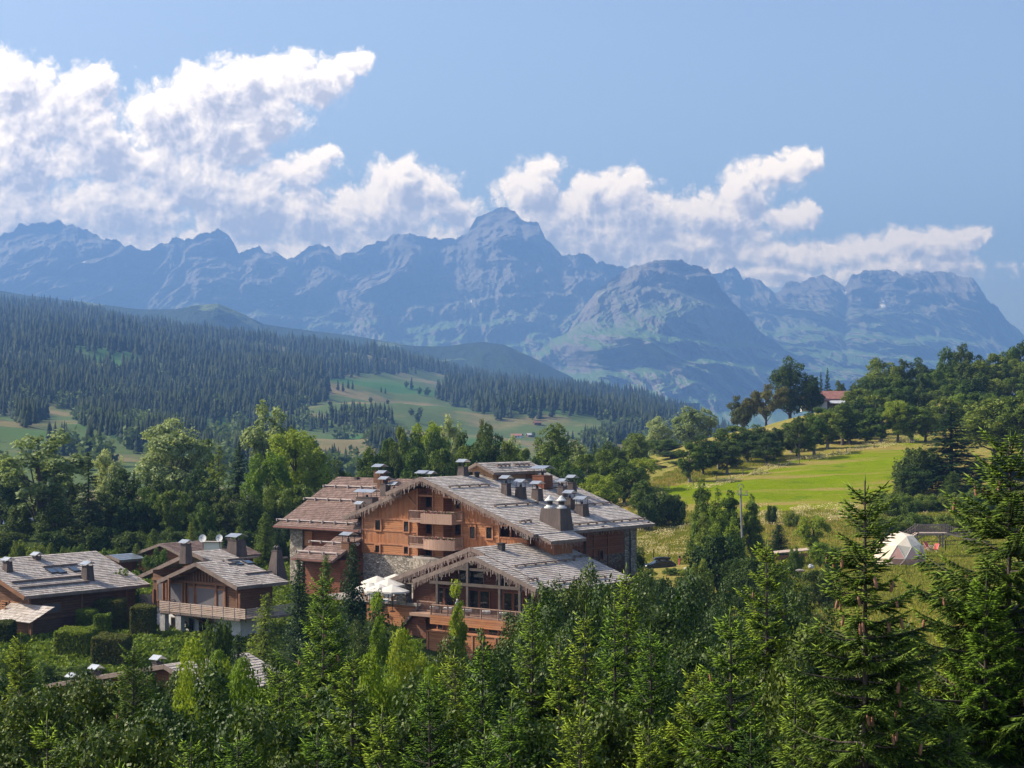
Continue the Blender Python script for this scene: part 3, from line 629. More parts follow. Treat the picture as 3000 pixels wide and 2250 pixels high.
# ------------------------------------------------------------------ the big timber chalet
H = Fr(1262, 1404, 200.0)
def hotel():
    root = empty('chalet_hotel', tuple(H.p(2, 4, -21)))
    tag(root, 'large orange timber chalet hotel with wide shingled gables, many boarded chimneys and balconies', 'hotel')
    zr, k = H.z0, 0.36
    zf = lambda s: zr-k*abs(s)
    sL = H.fp(1063, 1560)[0]; sA = H.fp(1223, 1560)[0]; sB = H.fp(1354, 1560)[0]; sC = H.fp(1462, 1560)[0]; sD = H.fp(1550, 1560)[0]
    sPl, sPr = H.fp(1268, 1450)[0], H.fp(1297, 1450)[0]
    zq = lambda px, py, t=0: H.fp(px, py, t)[1]
    z1, z2, z3, z4, z5 = zq(1140, 1520), zq(1140, 1555), zq(1140, 1594), zq(1140, 1622), zq(1140, 1690)
    eL, eR, tE = -12.9, 15.9, 21.6
    # stone base and core walls
    mb = MB(); mb.box(H.p(sL, 0.02, z5-3), DV*(sD-sL), RV*20, UPV*(z4-z5+3)); mb.build('stone_base', STONE, root)
    # round stone terrace under the balconies
    c = H.p((sA+sB)/2-0.6, 0.6, 0); tb = MB(); n = 20; r = 3.2; pts = [c+DV*r*math.cos(a)-RV*r*0.8*math.sin(a) for a in np.linspace(0, math.pi, n)]
    zt = z4-0.15
    for i in range(n-1): tb.poly([pts[i]+UPV*(z5-2), pts[i]+UPV*zt, pts[i+1]+UPV*zt, pts[i+1]+UPV*(z5-2)])
    tb.build('round_terrace', STONE, root)
    cp = MB(); cp.poly([p+UPV*(zt+.12) for p in pts]); 
    for i in range(n-1): cp.poly([pts[i]*1+UPV*(zt), pts[i]+UPV*(zt+.12), pts[i+1]+UPV*(zt+.12), pts[i+1]+UPV*zt])
    cp.build('terrace_coping', M_FLOOR, root)
    # boarded gable, in three fields
    def field(s0, s1, t, name='wall'):
        zt0 = lambda s: zf(s)-0.35
        up = MB(); lie = MB()
        pts = [(s0, z1), (s1, z1), (s1, zt0(s1))]+([(0.0, zt0(0))] if s0 < 0 < s1 else [])+[(s0, zt0(s0))]
        A = [H.p(a, t, z) for a, z in pts]; up.poly(A, DV, UPV); B = [q+RV*0.3 for q in A]
        for i in range(len(A)): j = (i+1) % len(A); up.poly([A[j], A[i], B[i], B[j]])
        up.box(H.p(s0, t, z3), DV*(s1-s0), RV*0.3, UPV*(z2-z3-.003))
        up.build(name, W_UP, root)
        lie.box(H.p(s0, t+.01, z2), DV*(s1-s0), RV*0.3, UPV*(z1-z2-.003)); lie.box(H.p(s0, t+.01, z4), DV*(s1-s0), RV*.3, UPV*(z3-z4-.003)); lie.build(name, W_LIE, root)
        tr = MB()
        for z in (z1, z2, z3, z4): tr.box(H.p(s0-.02, t-.07, z-.09), DV*(s1-s0+.04), RV*.069, UPV*.18)
        for s in (s0, s1): tr.box(H.p(s-.11, t-.082, z4), DV*.22, RV*.07, UPV*(zt0(s)-z4-.05))
        tr.build('trim', W_TRIM, root)
    field(sL, sA, 0); field(sB, sC, 0)
    # recessed middle with centre pillar
    rec = 1.5
    mb = MB(); A = [(sA, z4-.2), (sB, z4-.2), (sB, zf(sB)-.35), (0, zf(0)-.35), (sA, zf(sA)-.35)]; mb.poly([H.p(a, rec, z) for a, z in A], DV, UPV)
    mb.box(H.p(sA-.0, .3, z4-.2), DV*.1, RV*(rec-.3), UPV*(zf(sA)-z4-.2)); mb.box(H.p(sB-.1, .3, z4-.2), DV*.1, RV*(rec-.3), UPV*(zf(sB)-z4-.2)); mb.build('wall', W_LIE, root)
    mb = MB(); mb.box(H.p(sPl, 0.1, z4-.2), DV*(sPr-sPl), RV*1.39, UPV*(zf(sPr)-.45-z4)); mb.build('pillar', W_LIE, root)
    mb = MB()
    for s in (sPl, sPr): mb.box(H.p(s-.09, -.02, z4-.2), DV*.18, RV*.11, UPV*(zf(s)-.5-z4))
    mb.bar(H.p(sA+.1, 0.1, zq(1240, 1452)), H.p(sPl-.1, .1, zq(1240, 1452)), .2, .22); mb.bar(H.p(sPr+.1, .1, zq(1330, 1458)), H.p(sB-.1, .1, zq(1330, 1458)), .2, .22)
    mb.bar(H.p(sA+.05, 0, zq(1220, 1487)), H.p(H.fp(1196, 1457)[0], -.1, zq(1196, 1455)), .18, .2)
    mb.build('balcony_posts', W_TRIM, root)
    for px0, px1, py0, py1 in ((1246, 1264, 1455, 1484), (1338, 1352, 1461, 1488), (1250, 1264, 1530, 1562), (1336, 1353, 1532, 1566), (1244, 1264, 1602, 1634), (1330, 1352, 1608, 1630)):
        s0, za = H.fp(px0, py1, rec); s1, zb = H.fp(px1, py0, rec); window(H, root, s0, s1, za, zb, rec, 0.1, 0.09, W_RED, name='balcony_door')
    for px0, px1, py0, py1 in ((1102, 1117, 1524, 1552), (1186, 1199, 1528, 1557), (1102, 1114, 1598, 1617), (1186, 1198, 1602, 1622), (1379, 1393, 1543, 1576), (1427, 1443, 1545, 1577)):
        s0, za = H.fp(px0, py1); s1, zb = H.fp(px1, py0); window(H, root, s0, s1, za, zb, 0, 0.17, 0.17)
    # balconies
    def balcony(zb, curved):
        b = MB(); s0, s1 = sA-.25, sB+.15; out = 1.25
        b.box(H.p(s0, -out, zb-.32), DV*(s1-s0), RV*(out+rec), UPV*.32); o = b.build('balcony', W_RAIL, root)
        r = MB(); railing(r, H.p(s0+.05, -out, zb), H.p(s1-.05, -out, zb)); railing(r, H.p(s0+.05, -.1, zb), H.p(s0+.05, -out, zb), post=9); railing(r, H.p(s1-.05, -.1, zb), H.p(s1-.05, -out, zb), post=9); r.build('railing', W_RAIL, o)
        q0, q1 = H.fp(1234, 1500, -2)[0], H.fp(1325, 1500, -2)[0]; p = MB()
        m = 8; cs = [(q0+(q1-q0)*i/m, -out-.12-(0.75 if not curved else .25+.6*math.sin(math.pi*i/m))) for i in range(m+1)]
        for i in range(m):
            (a, ta), (c_, tc) = cs[i], cs[i+1]; p.hexa([H.p(a, ta, zb-.35), H.p(c_, tc, zb-.35), H.p(c_, -out-.06, zb-.35), H.p(a, -out-.06, zb-.35)], [H.p(a, ta, zb+.78), H.p(c_, tc, zb+.78), H.p(c_, -out-.06, zb+.78), H.p(a, -out-.06, zb+.78)])
        p.build('planter_box', W_GREY2, o)
        nf = 260; a = np.random.default_rng(3 if curved else 4).uniform(0, 1, (nf, 3)); C = np.array([H.p(q0+(q1-q0)*u, -out-.15-.5*v, zb+.78+.35*w*w) for u, v, w in a])
        fl = leaf_mesh('blossoms', C-np.array(root.location), np.full(nf, .16), 5 if curved else 6, M_FLOWER); link('blossoms', fl, o)
    balcony(zq(1218, 1522, -1.2), False); balcony(zq(1218, 1597, -1.2), True)
    # loggia at the right end of the gable
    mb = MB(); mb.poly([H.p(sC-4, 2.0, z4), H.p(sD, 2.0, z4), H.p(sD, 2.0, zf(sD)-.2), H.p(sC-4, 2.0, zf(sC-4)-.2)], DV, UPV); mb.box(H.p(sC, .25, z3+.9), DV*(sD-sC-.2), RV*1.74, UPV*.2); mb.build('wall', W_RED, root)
    mb = MB(); zz = zq(1490, 1578); mb.box(H.p(sC+.1, 0, zz-3.4), DV*(sD-sC-.1), RV*.18, UPV*3.4); mb.build('wall', W_UP, root)
    mb = MB(); mb.box(H.p(sC, -.06, zz), DV*(sD-sC-.7), RV*.24, UPV*.16); mb.bar(H.p(sC+.1, .1, zz+1.3), H.p(sC+1.3, .1, zf(sC+1.3)-.7), .16, .18); mb.bar(H.p(sC+1.5, .1, zz+.1), H.p(sC+1.5, .1, zf(sC+1.5)-.5), .16, .16); mb.build('trim', W_TRIM, root)
    s0 = H.fp(1530, 1560)[0]; mb = MB(); mb.box(H.p(s0, -.05, zz), DV*(sD-s0), RV*.8, UPV*(zf(sD)-zz-.3)); mb.build('stone_pillar', STONE, root)
    # long side wall
    zE = zf(sD)-.3; zB = -22.0
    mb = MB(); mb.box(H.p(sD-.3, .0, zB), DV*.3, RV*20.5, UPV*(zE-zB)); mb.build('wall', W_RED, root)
    mb = MB(); q = H.sp(1829, 1600, sD)[0]; mb.box(H.p(sD-1.0, q, zB), DV*1.08, RV*(20.6-q), UPV*(zE-zB)); mb.build('stone_pillar', STONE, root)
    tr = MB()
    for py in (1605, 1577): z = H.sp(1780, py, sD)[1]; tr.box(H.p(sD+.001, 4.3, z), DV*.08, RV*(q-4.3), UPV*.16)
    for px in (1711, 1737, 1779): t = H.sp(px, 1600, sD)[0]; tr.box(H.p(sD+.004, t, zB), DV*.1, RV*.16, UPV*(zE-zB))
    tr.build('trim', W_RED2, root)
    for px0, px1, py0, py1 in ((1758, 1765, 1546, 1563), (1755, 1764, 1612, 1638), (1690, 1696, 1612, 1626)):
        t0, za = H.sp(px0, py1, sD); t1, zb = H.sp(px1, py0, sD); swindow(H, root, t0, t1, za, zb, sD, W_RED2)
    pi = MB(); t = H.sp(1710, 1600, sD)[0]; pi.tube([H.p(sD+.25, t, zB), H.p(sD+.25, t, zE-.5), H.p(eR-.2, t+1.5, zE+.1)], .07, 6); pi.build('drainpipe', M_IRON, root)
    pi = MB(); pi.tube([H.p(sD+.25, 19, zB), H.p(sD+.25, 19, zE-.6), H.p(eR-.2, 20.8, zE+.1)], .08, 6); pi.build('drainpipe', M_IRON, root)
    # bay
    bs, b0, b1 = 16.5, 1.0, 4.3
    mb = MB(); mb.box(H.p(sD, b0, -19), DV*(bs-sD), RV*(b1-b0), UPV*(zf(bs)-.3+19)); mb.build('bay', W_UP, root)
    tr = MB(); 
    for a, t in ((bs-.1, b0-.06), (bs-.1, b1-.1)): tr.box(H.p(a, t, -19), DV*.17, RV*.17, UPV*(zf(bs)+18.6))
    tr.box(H.p(sD, b0-.05, -14.7), DV*(bs-sD-.2), RV*.049, UPV*.14); tr.box(H.p(bs+.001, b0+.2, -14.7), DV*.05, RV*(b1-b0-.4), UPV*.14); tr.build('trim', W_TRIM, root)
    # roof: ridge runs back along t
    tfront = -1.7
    sJ = H.fp(1131, 1457, tfront)[0]
    rfl = roof_plane(H, root, 'roof', -0.0, sJ, tfront, tE, zr+.25, 0, k, SH_G)
    roof_plane(H, root, 'roof', sJ+1.6, eL, tfront+.9, tE, zr-.12, 0, k, SH_G)
    rfr = roof_plane(H, root, 'roof', 0.0, eR, tfront, tE, zr+.25, 0, k, SH_G)
    roof_plane(H, root, 'roof', eR-.35, 17.7, tfront+.6, 5.4, zr+.2, 0, k, SH_G)
    zt = lambda s, d=0: zr+.25-k*abs(s)+d
    # barge boards
    bb = MB()
    bb.bar(H.p(0, tfront-.05, zt(0, -.12)), H.p(eR, tfront-.05, zt(eR, -.12)), .09, .42); bb.bar(H.p(0, tfront-.05, zt(0, -.12)), H.p(sJ, tfront-.05, zt(sJ, -.12)), .09, .42)
    bb.bar(H.p(sJ+1.6, tfront+.85, zt(sJ+1.6, -.5)), H.p(eL, tfront+.85, zt(eL, -.5)), .09, .38); bb.build('barge_board', W_GREYT, root)
    fg = MB(); fringe(fg, H.p(0, tfront-.1, zt(0, -.3)), H.p(eR, tfront-.1, zt(eR, -.3))); fringe(fg, H.p(0, tfront-.1, zt(0, -.3)), H.p(sJ, tfront-.1, zt(sJ, -.3)))
    fringe(fg, H.p(sJ+1.6, tfront+.8, zt(sJ+1.6, -.66)), H.p(eL, tfront+.8, zt(eL, -.66))); fringe(fg, H.p(eR-.1, tfront, zt(eR, -.2)), H.p(eR-.1, tE, zt(eR, -.2)), 4)
    fringe(fg, H.p(17.6, tfront+.6, zt(17.7, -.2)), H.p(17.6, 5.4, zt(17.7, -.2)), 4); fringe(fg, H.p(15.6, tfront+.6, zt(15.9, -.2)), H.p(17.6, tfront+.6, zt(17.7, -.2)), 4); o = fg.build('light_fringe', M_FRINGE, root)
    for a, t0, t1 in ((3.2, tfront+1, 6.5), (8.7, 0.5, 8.5), (14.7, 6.5, tE-.2), (10.0, 12.5, tE-.4), (5.0, 15.5, tE-.4), (4.0, 17, tE-.6), (13.0, -.5, 1.5)):
        snow_rail(H, root, H.p(a, t0, zt(a)), H.p(a, t1, zt(a)))
    # penthouse on the ridge
    s1_, t1_, _ = H.rp(1445, 1406, zr+.25, 0, k)
    PH = lambda px, py: H.fp(px, py, t1_)
    psL = PH(1385, 1400)[0]; psA, pz = PH(1408, 1362); pzE = PH(1445, 1383)[1]; kk = (pz-pzE)/(s1_-psA)
    tP = t1_+8.6
    mb = MB(); pts = [(psL, pzE-3), (s1_, pzE-3), (s1_, pzE), (psA, pz), (psL, pz-kk*(psA-psL))]
    A = [H.p(a, t1_, z) for a, z in pts]; B = [H.p(a, tP, z) for a, z in pts]; mb.poly(A, DV, UPV); mb.poly(B[::-1])
    for i in range(5): j = (i+1) % 5; mb.poly([A[j], A[i], B[i], B[j]])
    mb.build('penthouse', W_UPP, root)
    roof_plane(H, root, 'penthouse_roof', psA, s1_+.7, t1_-.7, tP+.8, pz+.25, psA, kk, SH_P); roof_plane(H, root, 'penthouse_roof', psA, psL-.8, t1_-.7, tP+.8, pz+.25, psA, kk, SH_P)
    bb = MB(); 
    for sE in (s1_+.7, psL-.8): bb.bar(H.p(psA, t1_-.75, pz+.12), H.p(sE, t1_-.75, pz+.12-kk*abs(sE-psA)), .08, .34)
    bb.build('barge_board', W_GREYT, root)
    for a, b in ((1.5, 4), (4.9, 7.7)): snow_rail(H, root, H.p(s1_*.6+psA*.4, t1_+a, pz+.25-kk*(s1_-psA)*.6), H.p(s1_*.6+psA*.4, t1_+b, pz+.25-kk*(s1_-psA)*.6), sp=.7)
    for a in (.8, 6.4): swindow(H, root, t1_+a, t1_+a+1.2, pzE-1.6, pzE-.55, s1_, W_RED2, name='shutter', glass=W_RED)
    # chimneys of the right-hand slope: photo box (x0, x1, top, foot)
    for px0, px1, py0, py1, kw in ((1333, 1371, 1363, 1396, {}), (1460, 1496, 1411, 1454, {}), (1501, 1541, 1422, 1464, {}), (1549, 1590, 1427, 1469, {}), (1555, 1615, 1388, 1431, dict(taper=.97, dark=1, caph=.8)),
            (1625, 1661, 1420, 1458, {}), (1655, 1688, 1409, 1448, {}), (1648, 1681, 1454, 1494, dict(taper=.93)), (1675, 1725, 1472, 1513, {})):
        s, t, z = H.rp((px0+px1)/2+3, py1-5, zr+.25, 0, k); Y = (H.p(s, t, z))[1]; w = (px1-px0)/F*Y/(.788+.616)*1.02; h = (py1-py0)/F*Y-.35
        dark = kw.pop('dark', None); kw.setdefault('taper', .76); chimney(H, root, s, t+.1, z-.1, w, w, h, W_RED if dark else None, **kw)
    # the wide chimney with two cowls
    s, t, z = H.rp(1612, 1546, zr+.25, 0, k); t += 1.6
    mb = MB(); b = [H.p(s+a, t+c, z-.6) for a, c in ((-2.0, -1.25), (1.15, -1.25), (1.15, 1.25), (-2.0, 1.25))]; T = [H.p(s+a, t+c, z+2.05) for a, c in ((-1.75, -.95), (.85, -.95), (.85, .95), (-1.75, .95))]
    mb.hexa(b, T); o = mb.build('chimney', W_GREY, root)
    for a, c in ((-1.05, -.3), (.15, .25)):
        mb = MB(); p = H.p(s+a, t+c, z+2.05); mb.lathe(p, [(.62, 0), (.58, .16), (.42, .2), (.36, .36)], 16); mb.build('cowl_base', M_COWL, o, True)
        mb = MB(); mb.lathe(p+UPV*.36, [(.34, 0), (.34, .42)], 12); mb.build('cowl_grille', M_IRON, o)
        mb = MB(); mb.lathe(p+UPV*.78, [(.34, 0), (.56, .02), (.54, .14), (.38, .22), (.36, .3), (.24, .38), (.2, .5), (.09, .58), (.02, .62)], 18); mb.build('cowl', M_COWL, o, True)
    # small round vent by the penthouse
    s, t, z = H.rp(1397, 1398, zr+.25, 0, k); mb = MB(); mb.lathe(H.p(s, t, z-.3), [(.3, 0), (.3, .75), (.42, .78), (.4, .9), (.02, 1.0)], 12); mb.build('vent', M_IRON, root)
    # ------------------------------------------------------------ left wing under the brown roof
    wz, wt, wk = -13.8, -.3, .5
    we = H.fp(802, 1540, wt)[0]; 
    wz = H.fp(802, 1540, wt)[1]; tr_, zr_ = 10.9, None; zr_ = wz+wk*(tr_-wt)
    roof_plane_t(H, root, 'roof', we, sL-.05, wt, tr_, wz, wk, SH_B); roof_plane_t(H, root, 'roof', sL-.05, -1.0, 2.2, tr_, wz+wk*2.5, wk, SH_B)
    rp2 = MB(); P0 = H.p(we, tr_, zr_); rp2.poly([P0, H.p(-1.0, tr_, zr_), H.p(-1.0, tr_+10, zr_-4.6), H.p(we, tr_+10, zr_-4.6)]); rp2.build('roof', SH_B, root)
    mb = MB(); ws = we+1.6; zz_ = -24
    pts = [(wt+1.6, zz_), (wt+1.6, wz+wk*1.3), (tr_, zr_-.3), (tr_+8.5, zr_-4.1), (tr_+8.5, zz_)]
    A = [H.p(ws, a, z) for a, z in pts]; B = [H.p(-9, a, z) for a, z in pts]; mb.poly(A); mb.poly(B[::-1])
    for i in range(5): j = (i+1) % 5; mb.poly([A[j], A[i], B[i], B[j]], DV)
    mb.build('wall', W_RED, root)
    sw = H.fp(892, 1560, wt+1.5)[0]; mb = MB(); mb.box(H.p(ws-.05, wt+1.2, zz_), DV*(sw-ws), RV*1.2, UPV*(wz+.4-zz_)); mb.build('stone_base', STONE, root)
    s0, za = H.fp(893, 1598, wt+1.5); s1, zb = H.fp(915, 1556, wt+1.5); mb = MB(); mb.box(H.p(s0, wt+1.42, za), DV*(s1-s0), RV*.2, UPV*(zb-za)); mb.build('shutter', W_LIE, root)
    # lower roof in front of the wing, stepped at its left edge
    lt0, lz0 = -5.0, H.fp(855, 1635, -5.0)[1]; ls0 = H.fp(855, 1635, -5.0)[0]; lk = .46; lt1 = 1.3
    lz1 = lz0+lk*(lt1-lt0); steps = []
    roof_plane_t(H, root, 'roof', ls0, sL-.1, lt0, -2.2, lz0, lk, SH_B)
    s2 = ls0+2.4; roof_plane_t(H, root, 'roof', s2, sL-.1, -2.25, lt1, lz0+lk*2.77+.05, lk, SH_B)
    mb = MB(); mb.box(H.p(ls0+1, lt0+1.2, -24), DV*(sL-ls0-1), RV*5, UPV*(lz0+24)); mb.build('wall', W_RED, root)
    for (ax, ay, bx, by, m) in ((948, 1427, 1098, 1433, 0), (891, 1464, 1034, 1472, 0), (810, 1526, 1056, 1539, 0)):
        a = H.rpt(ax, ay, wz, wt, wk); b = H.rpt(bx, by, wz, wt, wk); t = a[1]; snow_rail(H, root, H.p(a[0], t, wz+wk*(t-wt)), H.p(b[0], t, wz+wk*(t-wt)), True, 1.9)
    for (ax, ay, bx, by) in ((907, 1591, 1058, 1597), (868, 1620, 996, 1626), (928, 1555, 960, 1558)):
        a = H.rpt(ax, ay, lz0, lt0, lk); b = H.rpt(bx, by, lz0, lt0, lk); t = a[1]; snow_rail(H, root, H.p(a[0], t, lz0+lk*(t-lt0)+.05), H.p(b[0], t, lz0+lk*(t-lt0)+.05), True, 1.9)
    gt = MB(); gt.bar(H.p(we, wt-.08, wz-.1), H.p(sL-.3, wt-.08, wz-.1), .16, .16); gt.bar(H.p(ls0, lt0-.08, lz0-.1), H.p(sL-.2, lt0-.08, lz0-.1), .16, .16); gt.build('gutter', M_COPPER, root)
    for px0, px1, py0, py1, kw in ((1090, 1126, 1379, 1412, dict(taper=.98, dark=1, caph=.5)), (1101, 1132, 1398, 1430, dict(taper=.98, dark=1, caph=.5)), (1108, 1139, 1417, 1453, dict(taper=.93)), (1135, 1165, 1433, 1450, {}), (1036, 1105, 1456, 1492, dict(taper=.96, wide=2.3, caph=.6)),
            (1036, 1064, 1490, 1510, {}), (1033, 1047, 1397, 1408, dict(cap=False, taper=1)), (1205, 1222, 1400, 1412, dict(cap=False, taper=1))):
        s, t, z = H.rpt((px0+px1)/2, py1, wz, wt, wk); Y = H.p(s, t, z)[1]; wide = kw.pop('wide', 1.0); w = (px1-px0)/F*Y/(.788*wide+.616)*1.03; h = (py1-py0)/F*Y-.1
        dark = kw.pop('dark', None); kw.setdefault('taper', .85); chimney(H, root, s, t+.3, z, w*wide, w, h, W_OLD if dark else None, **kw)
    for px0, px1, py in ((1218, 1266, 1388), (1250, 1276, 1390)):
        s, z = H.fp((px0+px1)/2, py+12, 13.0); w = (px1-px0)/F*210/1.5; chimney(H, root, s, 13.0, z-2.2, w, w, 2.0, W_OLD, .95, caph=.7)
    s, z = H.fp(1021, 1612, -2.0); chimney(H, root, s, -2.0, z-.2, 1.2, 1.2, 1.1, W_OLD, .97, caph=.8)
    return root
W_GREY2 = planks('silvered larch boards', (0.30, 0.19, 0.14), (0.24, 0.14, 0.10), (0.38, 0.26, 0.20), 0.17, 0)
W_UPP = planks('faded larch boards', (0.36, 0.20, 0.10), (0.28, 0.15, 0.08), (0.46, 0.30, 0.18), 0.20, 0)
W_RED2 = m_plain('dark larch beam', (0.15, 0.055, 0.028), (0.22, 0.09, 0.045), 1.5)
M_COPPER = m_plain('brown gutter', (0.16, 0.07, 0.055), (0.22, 0.10, 0.08), 2, .5)
def _fl(t, b):
    g = t.new('ShaderNodeNewGeometry'); r = g.outputs['Random Per Island']
    return t.ramp(r, [(0, (0.03, 0.07, 0.02)), (.55, (0.06, 0.10, 0.03)), (.62, (0.35, 0.05, 0.08)), (.8, (0.45, 0.25, 0.28)), (1, (0.6, 0.55, 0.5))], 'CONSTANT')
M_FLOWER = mat('balcony flowers', _fl, .8, .2)
def leaf_mesh(name, C, size, seed, m, up=0.0, asp=0.7):
    r = np.random.default_rng(seed); n = len(C); size = np.asarray(size)[:, None]
    a = r.normal(size=(n, 3)); a /= np.linalg.norm(a, axis=1)[:, None]; q = r.normal(size=(n, 3)); b = np.cross(a, q); b /= np.linalg.norm(b, axis=1)[:, None]+1e-9
    a = a*size*.5; b = b*size*.5*asp
    V = np.stack([C-a, C+b, C+a, C-b], 1).reshape(-1, 3); return mesh_np(name, V, [np.arange(4*n).reshape(-1, 4)], m)
hotel()
# ------------------------------------------------------------------ restaurant wing in front
def restaurant():
    root = empty('restaurant_chalet', tuple(H.p(14, -6, -27)))
    tag(root, 'lower shingled gable building with deep covered balcony and hanging lights, in front of the hotel', 'chalet')
    P = H; k = .352
    tB, tF = -8.65, -10.5
    sR, zR = 12.95, P.fp(1379, 1611, tB)[1]; sR2, zR2 = 14.8, P.fp(1388, 1637, tF)[1]
    eL1, eL2, eR2 = -.1, P.fp(1210, 1705, tF)[0], P.fp(1571, 1733, tF)[0]
    eR = eR2+.9
    zt = lambda s: zR+.25-k*abs(s-sR); zt2 = lambda s: zR2+.22-k*abs(s-sR2)
    tEnd = P.rp(1718, 1629, zR+.25, sR, k)[1]
    roof_plane(P, root, 'roof', sR, eR, tB, tEnd, zR+.25, sR, k, SH_P); roof_plane(P, root, 'roof', sR, eL1, tB, 0.2, zR+.25, sR, k, SH_P)
    roof_plane(P, root, 'roof', sR2, eR2, tF, tB+.6, zR2+.22, sR2, k, SH_P); roof_plane(P, root, 'roof', sR2, eL2, tF, tB+1.2, zR2+.22, sR2, k, SH_P)
    bb = MB(); fg = MB()
    for a, b, t, z in ((sR, eR*.0+sR+1.8, tB, zt), (sR, eL1, tB, zt), (sR2, eR2, tF, zt2), (sR2, eL2, tF, zt2)):
        bb.bar(P.p(a, t-.05, z(a)-.13), P.p(b, t-.05, z(b)-.13), .09, .42); fringe(fg, P.p(a, t-.1, z(a)-.32), P.p(b, t-.1, z(b)-.32), 6, .3, 1.0)
    fringe(fg, P.p(eR2, tF, zt2(eR2)-.3), P.p(eR2+.0, tB, zt2(eR2)-.3), 5); fringe(fg, P.p(eR2+.1, tB-.0, zt(eR)-.25), P.p(eR, tB, zt(eR)-.25), 5)
    bb.build('barge_board', W_GREYT, root); fg.build('light_fringe', M_FRINGE, root)
    for t0, t1, a in ((tB+.6, 2.5, 18.2), (3.2, tEnd-.2, 17.6), (tF+.6, tF+2.2, 21.3), (tF+3.2, 2, 22.6)): snow_rail(P, root, P.p(a, t0, zt(a)), P.p(a, t1, zt(a)))
    s, t, z = P.rp(1469, 1612, zR+.25, sR, k); mb = MB(); mb.box(P.p(s-.3, t-.3, z-.4), DV*.6, RV*.6, UPV*1.1); mb.box(P.p(s-.4, t-.4, z+.7), DV*.8, RV*.8, UPV*.08); mb.build('vent', M_IRON, root)
    # back wall of the covered balcony
    tw = -7.6; fl = P.fp(1400, 1830, -11.6)[1]; fl = P.fp(1368, 1810, -11.6)[1]
    sLw, sRw = 4.0, 22.0
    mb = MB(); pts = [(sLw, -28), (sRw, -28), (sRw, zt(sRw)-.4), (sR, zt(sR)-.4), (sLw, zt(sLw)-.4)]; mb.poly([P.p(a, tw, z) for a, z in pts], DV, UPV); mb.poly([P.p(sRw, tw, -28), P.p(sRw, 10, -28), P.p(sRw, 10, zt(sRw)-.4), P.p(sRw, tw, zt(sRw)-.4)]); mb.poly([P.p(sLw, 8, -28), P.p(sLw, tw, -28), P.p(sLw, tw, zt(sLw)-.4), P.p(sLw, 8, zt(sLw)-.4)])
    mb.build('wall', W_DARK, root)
    zh = fl+2.35
    for a, b in ((7.4, 8.3), (8.6, 9.8), (12.0, 13.1), (13.4, 14.6), (16.6, 17.6), (17.9, 19.0), (19.6, 20.6)): window(P, root, a, b, fl+.05, zh, tw, .1, .1, W_RED2, name='glass_door')
    for a, b, c in ((10.6, 13.8, 1.5), (15.6, 17.2, 1.4)): window(P, root, a, b, zh+.5, zh+.5+c, tw, .1, .12, W_GREYT, 1)
    # posts and tie beams
    mb = MB()
    for px in (1281, 1370, 1464, 1523): s = P.fp(px, 1750, -10.6)[0]; mb.box(P.p(s-.14, -10.7, fl), DV*.28, RV*.28, UPV*(zt2(s)-.35-fl))
    zb = P.fp(1400, 1716, -10.7)[1]; mb.bar(P.p(9.0, -10.6, zb), P.p(21, -10.6, zb), .24, .3); mb.bar(P.p(sR2-4.5, -10.5, zt2(sR2-4.5)-.5), P.p(sR2, -10.5, zt2(sR2)-.65), .2, .24)
    mb.bar(P.p(sR2-1.8, -10.52, zb+1.6), P.p(sR2+1.8, -10.52, zb+1.6), .2, .24); mb.build('beams', W_BEAM, root)
    # balcony floor, railing and apron
    mb = MB(); mb.box(P.p(7.0, -11.6, fl-.3), DV*16.5, RV*4.0, UPV*.3); o = mb.build('balcony', W_RAIL, root)
    r = MB(); s0 = P.fp(1262, 1790, -11.6)[0]; railing(r, P.p(s0, -11.55, fl), P.p(23.4, -11.55, fl), 1.05, .17); railing(r, P.p(s0, -11.55, fl), P.p(s0, -9.8, fl), 1.05, .17); railing(r, P.p(s0-3.4, -9.8, fl), P.p(s0, -9.8, fl), 1.05, .17); r.build('railing', W_RAIL, o)
    mb = MB(); mb.box(P.p(s0-3.4, -9.8, fl-.5), DV*3.4, RV*2.2, UPV*.2); mb.box(P.p(s0-.02, -11.72, fl-.95), DV*(23.5-s0), RV*.1, UPV*.94); mb.build('apron', W_LIE, o)
    # lower storeys
    tl = -10.9
    mb = MB(); mb.box(P.p(s0+.2, tl, fl-3.4), DV*(22.5-s0), RV*.3, UPV*2.4); mb.build('wall', W_LIE, root)
    for px0, px1, py0, py1 in ((1285, 1298, 1822, 1856), (1376, 1404, 1826, 1860), (1434, 1460, 1830, 1864), (1338, 1358, 1826, 1857)):
        a, za = P.fp(px0, py1, tl); b, zb2 = P.fp(px1, py0, tl); window(P, root, a, b, za, zb2, tl, .14, .16, mull=1)
    mb = MB(); zl = P.fp(1280, 1852, -12.3)[1]; mb.box(P.p(s0+.1, -12.3, zl-2.5), DV*(23.5-s0), RV*1.4, UPV*2.5); mb.build('wall', W_LIE, root)
    mb = MB(); mb.box(P.p(s0, -12.42, zl), DV*(23.6-s0), RV*1.5, UPV*.1); 
    for a in np.arange(s0+.1, 23.5, 3.0): mb.box(P.p(a, -12.4, zl-2.5), DV*.2, RV*.1, UPV*2.49)
    mb.build('trim', W_TRIM, root)
    mb = MB(); mb.box(P.p(s0-2.9, -9.4, -28), DV*2.9, RV*1.2, UPV*(zl+26.4)); mb.build('stone_base', STONE, root)
    mb = MB(); mb.box(P.p(s0-2.8, -9.0, zl-.4), DV*2.8, RV*1.0, UPV*(fl-zl)); mb.build('wall', W_RED, root)
    r = MB(); railing(r, P.p(s0-2.9, -9.45, zl-.3), P.p(s0, -9.45, zl-.3), 1.05, .17); r.build('railing', W_RED2, root)
